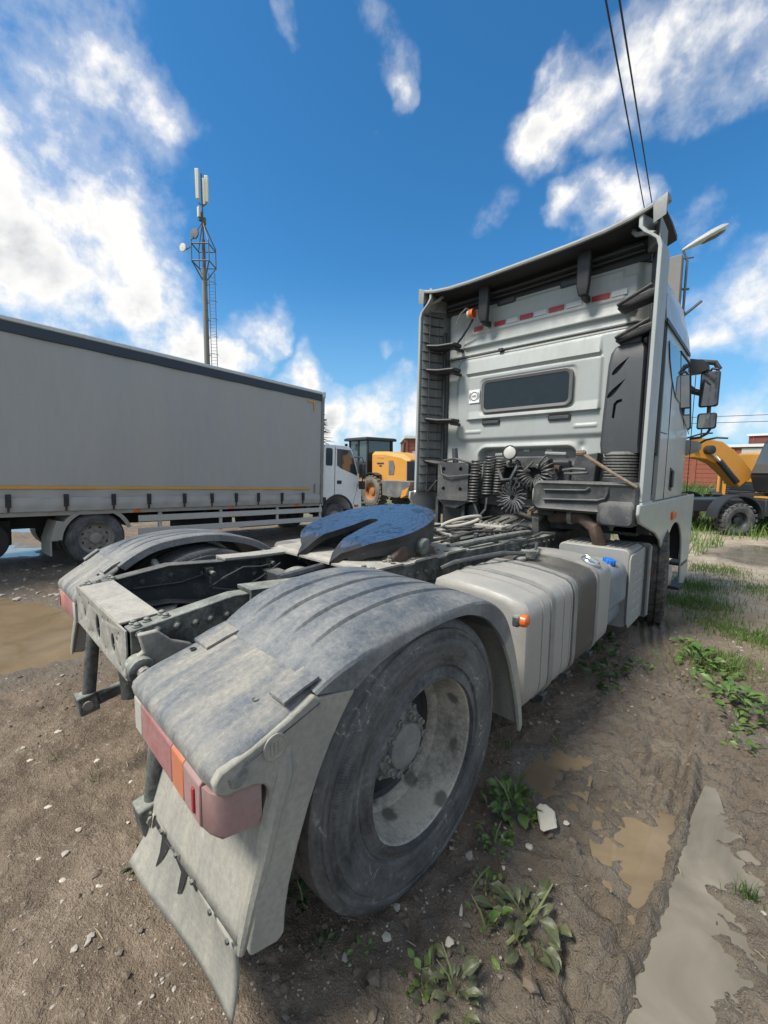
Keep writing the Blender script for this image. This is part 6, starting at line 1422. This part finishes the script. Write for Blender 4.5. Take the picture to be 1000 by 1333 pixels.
for s in (1, -1):
    G().prism([(-1.15, 1.42), (-.85, 1.40), (-.85, 1.98), (-1.1, 1.98), (-1.2, 1.75)], 'x', *sorted((.705*s, .735*s))).build('side_grille', M['dark_grey'], ld)
    G().prism([(-.55, 2.08), (-.1, 2.10), (-.25, 2.17), (-.45, 2.17)], 'x', *sorted((.72*s, .735*s))).build('hood_vent', M['yellow'], ld, bevel=.01)
    G().box(*sorted((.715*s, .735*s)), -.52, -.08, 1.84, 1.90).build('hood_lettering', M['cab_black'], ld); G().box(*sorted((.715*s, .735*s)), -.40, -.22, 1.74, 1.79).build('hood_lettering', M['cab_black'], ld)
    wg = G().loft([[(x*s, .0+.80*math.cos(R(a)), .70+.78*math.sin(R(a))) for x in (.50, 1.02)] + [(x*s, .0+.77*math.cos(R(a)), .70+.75*math.sin(R(a))) for x in (1.02, .50)] for a in np.linspace(40, 120, 8)]).build('rear_wing', M['cab_black'], ld)
G().loft([[(-.75, y, 1.0), (.75, y, 1.0), (.75, y, z), (-.75, y, z)] for y, z in ((-2.0, 1.86), (-1.96, 1.95))]).build('rear_grille', M['cab_black'], ld)
G().prism([(-2.35, .62), (-2.35, 1.18), (-.75, 1.18), (-.75, .55), (-1.6, .48)], 'x', -1.0, 1.0).build('counterweight', M['dark_grey'], ld, bevel=.03)
G().prism([(-2.36, .95), (-2.20, .62), (-1.9, .50), (-2.0, .80)], 'x', -1.01, 1.01).build('warning_band', M['yellow'], ld)
for s in (1, -1): G().box(*sorted((.80*s, .97*s)), -2.39, -2.34, .98, 1.14).build('tail_lamp', M['lens_red'], ld, bevel=.01)
G().cyl((.25, -.7, 2.3), (.25, -.75, 2.78), .055, 12).build('exhaust_stack', M['cab_black'], ld)
cb = holder('cab', ld)
for x in (-.72, .72):
    for y in (.62, 1.28, 1.95): G().bar((x, y, 1.45), (x*.96, y, 2.90), .08, .08).build('cab_post', M['cab_black'], cb)
G().box(-.70, .70, .65, 1.92, 1.95, 2.86).build('cab_glass', M['cab_glass'], cb); G().box(-.74, .74, .58, 2.0, 1.40, 1.98).build('cab_base', M['cab_black'], cb, bevel=.03)
G().loft([[(x*k, 1.30+y*k, z) for x, y in ((-.88, -.82), (.88, -.82), (.88, .88), (-.88, .88))] for z, k in ((2.88, 1.0), (2.98, 1.0), (3.02, .9))]).build('cab_roof', M['cab_black'], cb, bevel=.02)
G().tube([(-.75, 1.75, 2.5), (-1.0, 1.85, 2.6), (-1.0, 1.85, 2.75)], .02, 6).box(-1.06, -.94, 1.80, 1.86, 2.45, 2.75).build('cab_mirror', M['cab_black'], cb)
G().box(-.55, .55, -.4, 3.4, .75, 1.25).build('machine_frame', M['yellow'], ld, bevel=.03)
for x in (-.5, .5): G().loft([[(x-.06, y, z), (x+.06, y, z), (x+.06, y, z+.28), (x-.06, y, z+.28)] for y, z in ((2.1, 1.5), (3.0, 1.2), (4.2, .5))]).build('lift_arm', M['yellow'], ld, bevel=.02)
G().loft([[(-1.25, y, z), (1.25, y, z), (1.25, y+.05, z+.03), (-1.25, y+.05, z+.03)] for y, z in ((4.1, 1.25), (4.05, .6), (4.25, .2), (5.1, .12))]).build('bucket', M['dark_grey'], ld)
G().tube([(-.76, .3, 1.4), (-.95, .3, 1.0), (-.95, .3, .7)], .02, 6).tube([(-.76, .75, 1.4), (-.95, .75, 1.0), (-.95, .75, .7)], .02, 6).box(-1.0, -.9, .28, .77, .95, .98).box(-1.0, -.9, .28, .77, .70, .73).build('cab_ladder', M['cab_black'], ld)

# ================================================================ wheeled excavator at the right edge (x right, y forward)
_th = math.atan2(.72, -.69)
exv = thing('wheeled_excavator', 'dark wheeled excavator with yellow arched boom at the right edge', 'excavator', (1.25, 14.42, -.12), (0, 0, math.atan2(.7194, -.6944) ))
# local +y points to picture left
for x, y in ((.95, 1.05), (-.95, 1.05), (.95, -1.55), (-.95, -1.55)): big_wheel(exv, x, y, .44, .32, .22, M['tyre'], M['cab_black'], 20)
G().box(-.55, .55, -2.3, 1.9, .62, .95).build('undercarriage', M['cab_black'], exv, bevel=.03)
for s in (1, -1): G().loft([[(.75*s, 1.05+.62*math.cos(R(a)), .5+.60*math.sin(R(a))), (1.12*s, 1.05+.62*math.cos(R(a)), .5+.60*math.sin(R(a))), (1.12*s, 1.05+.58*math.cos(R(a)), .5+.56*math.sin(R(a))), (.75*s, 1.05+.58*math.cos(R(a)), .5+.56*math.sin(R(a)))] for a in np.linspace(0, 180, 14)]).build('mudguard', M['cab_black'], exv)
G().box(-1.15, -.45, -1.0, .45, .55, .98).build('step_box', M['cab_black'], exv, bevel=.02); G().box(-1.18, -.5, -.9, .2, 1.0, 1.04).build('step_edge', M['yellow'], exv)
G().lathe([(.95, .55), (1.10, .55)], 24, (0, -.2, 0), 'z').build('slew_ring', M['cab_black'], exv)
G().box(-1.15, 1.2, -2.6, -.5, 1.12, 1.35).build('upper_deck', M['cab_black'], exv, bevel=.03)
G().box(-.1, 1.15, -2.6, -.6, 1.35, 2.25).build('engine_hood', M['yellow'], exv, bevel=.06)
G().prism([(-1.30, 1.14), (.02, 1.14), (.20, 1.60), (-.12, 2.50), (-.30, 2.70), (-1.30, 2.70)], 'x', -1.18, -.28).build('excavator_cab', M['cab_black'], exv, bevel=.05)
G().prism([(-.55, 1.75), (.06, 1.75), (-.22, 2.45), (-.55, 2.50)], 'x', -1.20, -1.165).build('cab_pane', M['cab_glass'], exv); G().prism([(-1.2, 1.95), (-.65, 1.95), (-.65, 2.50), (-1.2, 2.50)], 'x', -1.20, -1.165).build('cab_pane', M['cab_glass'], exv)
G().loft([[(-1.10, y, z), (-.36, y, z), (-.36, y+.03, z+.01), (-1.10, y+.03, z+.01)] for y, z in ((.20, 1.65), (-.12, 2.45))]).build('windscreen', M['cab_glass'], exv)
for y in (-.3, -.5): G().obox((-.7, y, 2.80), (.10, .08, .12)).build('roof_lamp', M['cab_black'], exv, bevel=.01)
# arched boom: outline along (y, z)
up = [(-.1, 1.6), (.25, 2.02), (.5, 2.26), (.87, 2.52), (1.4, 2.60), (2.05, 2.53), (2.4, 2.36), (3.2, 2.1), (4.0, 1.72)]
dn = [(4.05, 1.48), (3.2, 1.78), (2.4, 1.97), (1.65, 2.07), (1.27, 2.02), (1.0, 1.90), (.66, 1.62), (.3, 1.25)]
G().prism(up + dn, 'x', -.12, .26).build('boom', M['yellow'], exv, bevel=.025)
G().cyl((-.20, .45, 1.40), (-.20, .98, 1.98), .075, 12).build('boom_cylinder', M['cab_black'], exv)
G().cyl((-.20, .95, 1.95), (-.20, 1.28, 2.28), .04, 10).build('cylinder_rod', M['chrome'], exv); G().lathe([(-.12, .12), (-.28, .12), (-.30, .08), (-.30, 0)], 16, (0, 1.28, 2.28)).build('boom_pin', M['cab_black'], exv)
G().tube([(-.14, 3.1, 2.10), (-.14, 2.2, 2.50), (-.14, 1.5, 2.72), (-.14, 1.2, 2.74)], .022, 8).build('boom_hose', M['cab_black'], exv); G().cyl((.0, 1.4, 2.55), (.0, 1.4, 2.85), .02, 6).build('boom_peg', M['cab_black'], exv)
for y in (1.6, 2.1): G().obox((-.14, y, 2.25 if y < 2.2 else 2.15), (.05, .12, .06)).build('boom_lug', M['rust'], exv)
G().loft([[(-.22, y, z), (.08, y, z), (.08, y+.25, z-.02), (-.22, y+.25, z-.02)] for y, z in ((3.7, 1.85), (4.0, 1.2), (3.4, .5))]).build('dipper_arm', M['yellow'], exv, bevel=.02)

# ================================================================ bulldozer behind it, facing the yard
dz = thing('bulldozer', 'yellow bulldozer with a lettered yellow radiator frame, behind the excavator wheel', 'bulldozer', (.66, 21.6, -.15), (0, 0, R(180+8)))
dz.scale = (.72, .9, .95)
# local +y faces the camera
G().box(-.80, -.64, -.3, .3, .40, 1.62).build('radiator_post', M['yellow'], dz, bevel=.02); G().box(.64, .80, -.3, .3, .40, 1.62).build('radiator_post', M['yellow'], dz, bevel=.02)
G().prism([(-.80, 1.36), (.80, 1.36), (.80, 1.62), (.25, 1.62), (.15, 1.70), (-.15, 1.70), (-.25, 1.62), (-.80, 1.62)], 'y', .302, .36).build('radiator_header', M['yellow'], dz, bevel=.01)
G().box(-.63, .63, .0, .24, .45, 1.36).build('radiator_grille', M['cab_black'], dz)
for i in range(9): G().box(-.62, .62, .245, .262, .52+i*.09, .54+i*.09).build('grille_bar', M['dark_grey'], dz)
text_obj('frame_lettering', 'SHANTUI', .19, M['ink'], dz, Matrix.Translation((0, .364, 1.47)) @ Euler((R(90), 0, R(180))).to_matrix().to_4x4(), .003, 1.0)
for x in (-.65, .65): G().box(x-.12, x+.12, .0, .2, 1.63, 1.80).lathe([(.2, .06), (.22, .06), (.22, 0)], 12, (x, 0, 1.72), 'y').build('headlamp', M['orange'], dz, bevel=.02)
G().box(-.62, .62, -2.2, -.31, .8, 1.66).build('engine_hood', M['yellow'], dz, bevel=.04)
G().box(-.9, .9, -3.6, -2.21, .7, 1.6).build('dozer_cab_base', M['cab_black'], dz, bevel=.03)
cc = holder('dozer_cab', dz)
G().box(-.82, .82, -3.5, -2.25, 1.6, 2.55).build('cab_glass', M['cab_glass'], cc); G().box(-.95, .95, -3.65, -2.1, 2.55, 2.68).build('cab_roof', M['cab_black'], cc, bevel=.03)
for x in (-.85, -.30, .30, .85):
    for y in (-2.22, -3.52): G().box(x-.04, x+.04, y-.04, y+.04, 1.6, 2.55).build('cab_post', M['cab_black'], cc)
for x in (-1.05, 1.05):
    G().prism([(y, z) for y, z in [(-3.4 + .45*math.cos(R(a)), .48+.45*math.sin(R(a))) for a in np.linspace(90, 270, 10)] + [(.2 + .45*math.cos(R(a)), .48+.45*math.sin(R(a))) for a in np.linspace(-90, 90, 10)]], 'x', x-.25, x+.25).build('crawler_track', M['cab_black'], dz, bevel=.03)
for x in (-.98, .98): G().cyl((x, .1, .75), (x, .05, 1.9), .085, 12).cyl((x, .1, .55), (x, .1, .8), .05, 10).build('lift_cylinder', M['yellow'], dz)
G().loft([[(-1.7, y, z), (1.7, y, z), (1.7, y+.06, z), (-1.7, y+.06, z)] for y, z in ((1.6, .05), (1.35, .25), (1.28, .50), (1.38, .78), (1.48, .86))]).build('dozer_blade', M['rust'], dz)

# ================================================================ brick buildings far back
M['brick'] = plain('red_brick', (.24, .075, .045), .85, vary=.3, scale=3)
M['brick_dark'] = plain('dark_red_cladding', (.15, .045, .035), .7, vary=.2, scale=2)
M['plaster'] = plain('grey_plaster', (.42, .41, .38), .85)
M['roof_metal'] = plain('roof_edge_metal', (.62, .63, .62), .5)
def brick_building(loc, rz, L, D, Hh, label, win, low):
    b = thing('brick_building', label, 'building', loc, (0, 0, rz))
    G().box(-L/2, L/2, 0, D, 0, Hh).build('wall', M['brick'], b)
    G().box(-L/2-.2, L/2+.2, -.25, D+.2, Hh+.005, Hh+.28).build('roof', M['roof_metal'], b)
    nw = int(L/3.0); w0 = None
    for i in range(nw):
        x = -L/2 + 1.5 + 3.0*i
        for z in win:
            if w0 is None: w0 = G().box(-.75, .75, -.04, .02, 0, .9).build('window', M['plaster'], b, loc=(x, -.03, z))
            else: inst('window', w0, b, (x, -.03, z))
    # brick courses as shallow joints and pilasters
    for i in range(nw+1): G().box(-L/2+3.0*i-.22, -L/2+3.0*i+.22, -.12, .0, 0, Hh-.1).build('pilaster', M['brick'], b)
    c0 = None
    for i in range(int(Hh/.45)):
        if c0 is None: c0 = G().box(-L/2, L/2, -.025, .0, .05, .40).build('brick_course', M['brick'], b)
        else: inst('brick_course', c0, b, (0, 0, .45*i))
    if low: G().box(-L*.1, L*.3, -6, -.3, 0, low).build('annex', M['plaster'], b)
    return b
brick_building((-20.5, 43, 0), R(45), 24, 10, 4.9, 'low red brick building far behind the wheel loader', (2.6,), 3.1)
brick_building((-2.2, 53, 0), R(-2), 24, 12, 4.0, 'low red brick building with pale window strips behind the excavator boom', (3.0,), 0)
dh = thing('clad_hall', 'dark red clad hall with pale roof edge far right behind the excavator', 'building', (12, 66, 0), (0, 0, R(-8)))
G().box(-14, 14, 0, 14, 0, 6.0).build('wall', M['brick_dark'], dh); G().box(-14.2, 14.2, -.2, 14.2, 6.005, 6.25).build('roof', M['roof_metal'], dh)
for i in range(14): G().box(-13.6+2.0*i, -13.5+2.0*i, -.06, 0, 0, 6.0).build('cladding_seam', M['brick'], dh)

# ================================================================ radio mast
M['concrete'] = plain('mast_concrete', (.20, .195, .18), .8, vary=.25, scale=1.5)
M['galv'] = plain('galvanised_steel', (.10, .11, .12), .55, .2)
M['cream'] = plain('cream_antenna', (.60, .58, .48), .5)
mast = thing('radio_mast', 'tall concrete radio mast with antennas and ladder behind the lorry', 'mast', (-39.0, 16.8, 0))
G().tube([(0, 0, 0), (0, 0, 20.0)], [.30, .22], 16).build('shaft', M['concrete'], mast)
G().tube([(0, 0, 20.0), (0, 0, 22.6), (0, 0, 22.65), (0, 0, 28.3)], [.17, .15, .09, .06], 10).build('top_pole', M['galv'], mast)
vr = Vector((.72, .69, 0)); vf = Vector((-.69, .72, 0))
def mp(a, b, z): q = vr*a + vf*b; return (q.x, q.y, z)
lad = holder('ladder', mast)
for a in (.55, 1.10): G().cyl(mp(a, -.3, .5), mp(a, -.3, 19.5), .035, 6).build('ladder_rail', M['galv'], lad)
r0 = None
for i in range(62): 
    z = .8 + i*.30
    if r0 is None: r0 = G().cyl(mp(.55, -.3, 0), mp(1.10, -.3, 0), .018, 5).build('rung', M['galv'], lad, loc=(0, 0, z))
    else: inst('rung', r0, lad, (0, 0, z))
for i in range(11):
    z = 2.5 + i*1.6; G().tube([mp(.55 + .28 - .42*math.cos(t), -.3 - .55*math.sin(t), z) for t in np.linspace(0, math.pi, 9)], .022, 5).tube([mp(.2, 0, z), mp(.55, -.3, z)], .03, 5).build('ladder_hoop', M['galv'], lad)
pf = holder('platform', mast)
for z in (20.4, 21.9):
    for (a, b), (c, d) in zip([(-0.8, -0.8), (0.8, -0.8), (0.8, 0.8), (-0.8, 0.8)], [(0.8, -0.8), (0.8, 0.8), (-0.8, 0.8), (-0.8, -0.8)]): G().cyl(mp(a, b, z), mp(c, d, z), .06, 6).build('platform_rail', M['galv'], pf)
for a, b in ((-0.8, -0.8), (0.8, -0.8), (0.8, 0.8), (-0.8, 0.8)):
    G().cyl(mp(a, b, 20.3), mp(a, b, 22.2), .06, 6).cyl(mp(a, b, 20.4), mp(0, 0, 18.7), .06, 6).cyl(mp(a, b, 22.1), mp(0, 0, 24.2), .05, 6).build('platform_strut', M['galv'], pf)
for a, b, z0, z1 in ((-.30, -.2, 26.0, 28.6), (.42, .1, 25.9, 28.2), (0, .5, 25.9, 28.2)): G().obox(mp(a, b, (z0+z1)/2), (.34, .22, z1-z0), (0, 0, R(44))).build('panel_antenna', M['cream'], mast, bevel=.05)
G().tube([mp(-.3, 0, 25.8), mp(.05, 0, 25.5), mp(.45, 0, 25.8)], .06, 6).obox(mp(-.2, 0, 24.6), (.3, .3, .7)).obox(mp(.15, 0, 24.2), (.25, .25, .6)).build('antenna_bracket', M['galv'], mast)
G().obox(mp(-.25, -.2, 24.9), (.32, .2, .9)).build('radio_unit', M['cream'], mast, bevel=.03)
def dish(a, b, z, r, mt):
    c = Vector(mp(a, b, z)); d = (vr*-.35 - vf).normalized(); rings = []
    s1 = d.cross(Vector((0, 0, 1))).normalized(); s2 = s1.cross(d)
    for t, k in ((0, .05), (.02, 1), (.14, 1), (.34, .5), (.38, .05)): rings.append([c + d*(.2-t) + (s1*math.cos(2*math.pi*j/20) + s2*math.sin(2*math.pi*j/20))*r*k for j in range(20)])
    G().loft(rings).build('dish_antenna', mt, mast)
dish(-1.7, -.3, 21.7, .36, M['cream']); dish(-.5, -.5, 22.8, .45, M['galv'])
G().cyl(mp(-1.7, -.1, 21.6), mp(-.8, -.8, 21.6), .05, 6).build('dish_arm', M['galv'], mast)

# ================================================================ lamp post and wires beyond the cab
lpst = thing('street_lamp', 'concrete lamp post with one arm lamp rising behind the cab roof', 'street lamp', (-.50, 12.51, -.1))
G().loft([[(-w, -w, z), (w, -w, z), (w, w, z), (-w, w, z)] for z, w in ((0, .22), (7.25, .15))]).build('post', M['concrete'], lpst, bevel=.02)
G().tube([(-.30, -.2, 5.7), (-.30, -.2, 6.9), (-.36, -.26, 7.15), (-.5, -.36, 7.18)], .028, 6).tube([(.22, .16, 5.9), (.22, .16, 6.95), (.22, .18, 7.15), (.12, .10, 7.44)], .032, 6).tube([(-.40, -.28, 7.16), (.34, .26, 7.24)], .02, 6).tube([(-.32, -.22, 6.45), (.30, .22, 6.45)], .03, 6).build('lamp_bracket', M['galv'], lpst)
hd = G(); a0 = Vector((.10, .08, 7.42)); dr = Vector((.66, .62, .50)).normalized(); sd = dr.cross(Vector((0, 0, 1))).normalized(); upv = sd.cross(dr)
hd.loft([[a0 + dr*t + sd*(w*math.cos(2*math.pi*j/14)) + upv*(h*math.sin(2*math.pi*j/14)) for j in range(14)] for t, w, h in ((0, .03, .03), (.2, .07, .06), (.5, .15, .09), (.85, .19, .11), (1.1, .17, .10), (1.25, .10, .06), (1.3, .02, .02))]).build('lamp_head', M['alu'], lpst)
G().loft([[a0 + dr*t + sd*(w*math.cos(2*math.pi*j/12)) + upv*(-.06 + h*math.sin(2*math.pi*j/12)) for j in range(12)] for t, w, h in ((.45, .02, .02), (.6, .12, .06), (.9, .15, .08), (1.1, .12, .06), (1.18, .02, .02))]).build('lamp_lens', M['seal'], lpst)
G().tube([(.15, .12, 5.75), (.25, .2, 5.8), (.55, .48, 6.15)], .04, 6).obox((.14, .10, 5.75), (.25, .2, .25)).build('side_arm', M['galv'], lpst)
M['wire'] = plain('wire_black', (.02, .02, .022), .6)
for i, (a, b) in enumerate((((-1.42, 12.9, 8.9), (.06, 4.55, 7.30)), ((-1.25, 13.05, 8.9), (.18, 4.66, 7.30)))):
    P0, P1 = Vector(a), Vector(b); P2 = P0.lerp(P1, 2.2); P0 = P0.lerp(P1, -.6)
    pts = []
    for j in range(25):
        t = j/24; q = P0.lerp(P2, t); q.z -= .35*4*t*(1-t)*.15; pts.append(q)
    tag(G().tube(pts, .013, 5).build('overhead_wire', M['wire']), ('left of the two black overhead wires crossing the sky' if i == 0 else 'right of the two black overhead wires crossing the sky'), 'wire', 'overhead wires')
for i, z in enumerate((5.6, 6.3)):
    tag(G().tube([(-20, 60, z+2), (0, 60, z+1.4), (30, 62, z+2)], .03, 4).build('overhead_wire', M['wire']), ('lower' if i == 0 else 'upper')+' far thin wire low in the sky at right', 'wire', 'far wires')

# ================================================================ spruce behind the lorry, bushes by the cab
M['needle'] = leaf_material('spruce_needles', (.02, .045, .022), (.04, .07, .03))
M['bark'] = plain('bark', (.09, .07, .05), .9)
sp = thing('spruce_tree', 'dark spruce tip showing between the lorry box and its cab', 'tree', (-36.0, 28.2, 0))
G().tube([(0, 0, 0), (0, 0, 8.4)], [.16, .02], 8).build('trunk', M['bark'], sp)
g = G(); rr = random.Random(5)
for i in range(150):
    z = 1.2 + 7.1*rr.random(); L = ((8.5-z)*.26+.12)*rr.uniform(.6, 1.1); a = rr.uniform(0, 6.28); d = Vector((math.cos(a), math.sin(a), rr.uniform(-.5, .15))).normalized(); c = Vector((0, 0, z))
    for k in range(9):
        t = (k+1)/9; q = c + d*L*t; w = .22*(1.15-t)+.10; s_ = Vector((-d.y, d.x, 0))
        for sg_ in (1, -1): g.add([q, q + s_*sg_*w + d*.14 - Vector((0, 0, .06)), q + d*.16], [(0, 1, 2)])
    g.add([c - Vector((0, 0, .03)), c + d*L, c + Vector((0, 0, .03))], [(0, 1, 2)])
g.build('crown', M['needle'], sp, smooth=False, recalc=False)
def bush(loc, h, w, label, seed):
    b = thing('bush', label, 'bush', loc); r_ = random.Random(seed); g = G(); st = G()
    for s_ in range(9):
        a = r_.uniform(0, 6.28); tip = Vector((math.cos(a)*w*.5*r_.random(), math.sin(a)*w*.5*r_.random(), h*r_.uniform(.6, 1))); st.tube([(0, 0, 0), tip*.5 + Vector((0, 0, .1)), tip], [.02, .012, .005], 5)
        for k in range(170):
            t = r_.random()**.6; q = tip*t + Vector((r_.gauss(0, .13), r_.gauss(0, .13), r_.gauss(0, .10)))*w
            d = Vector((r_.gauss(0, 1), r_.gauss(0, 1), r_.gauss(0, .6))).normalized()*.075; e = d.cross(Vector((r_.gauss(0, 1), r_.gauss(0, 1), 1))).normalized()*.03
            g.add([q-d, q+e, q+d, q-e], [(0, 1, 2, 3)])
    st.build('stems', M['bark'], b); g.build('foliage', M['leaf'], b, smooth=False, recalc=False)
bush((-1.35, 16.5, -.1), 1.5, 1.0, 'green bush close beside the cab front, left of the bulldozer blade', 3)
bush((-2.1, 19.5, -.1), 1.7, 1.3, 'green bush farther back beside the cab, before the brick wall', 4)
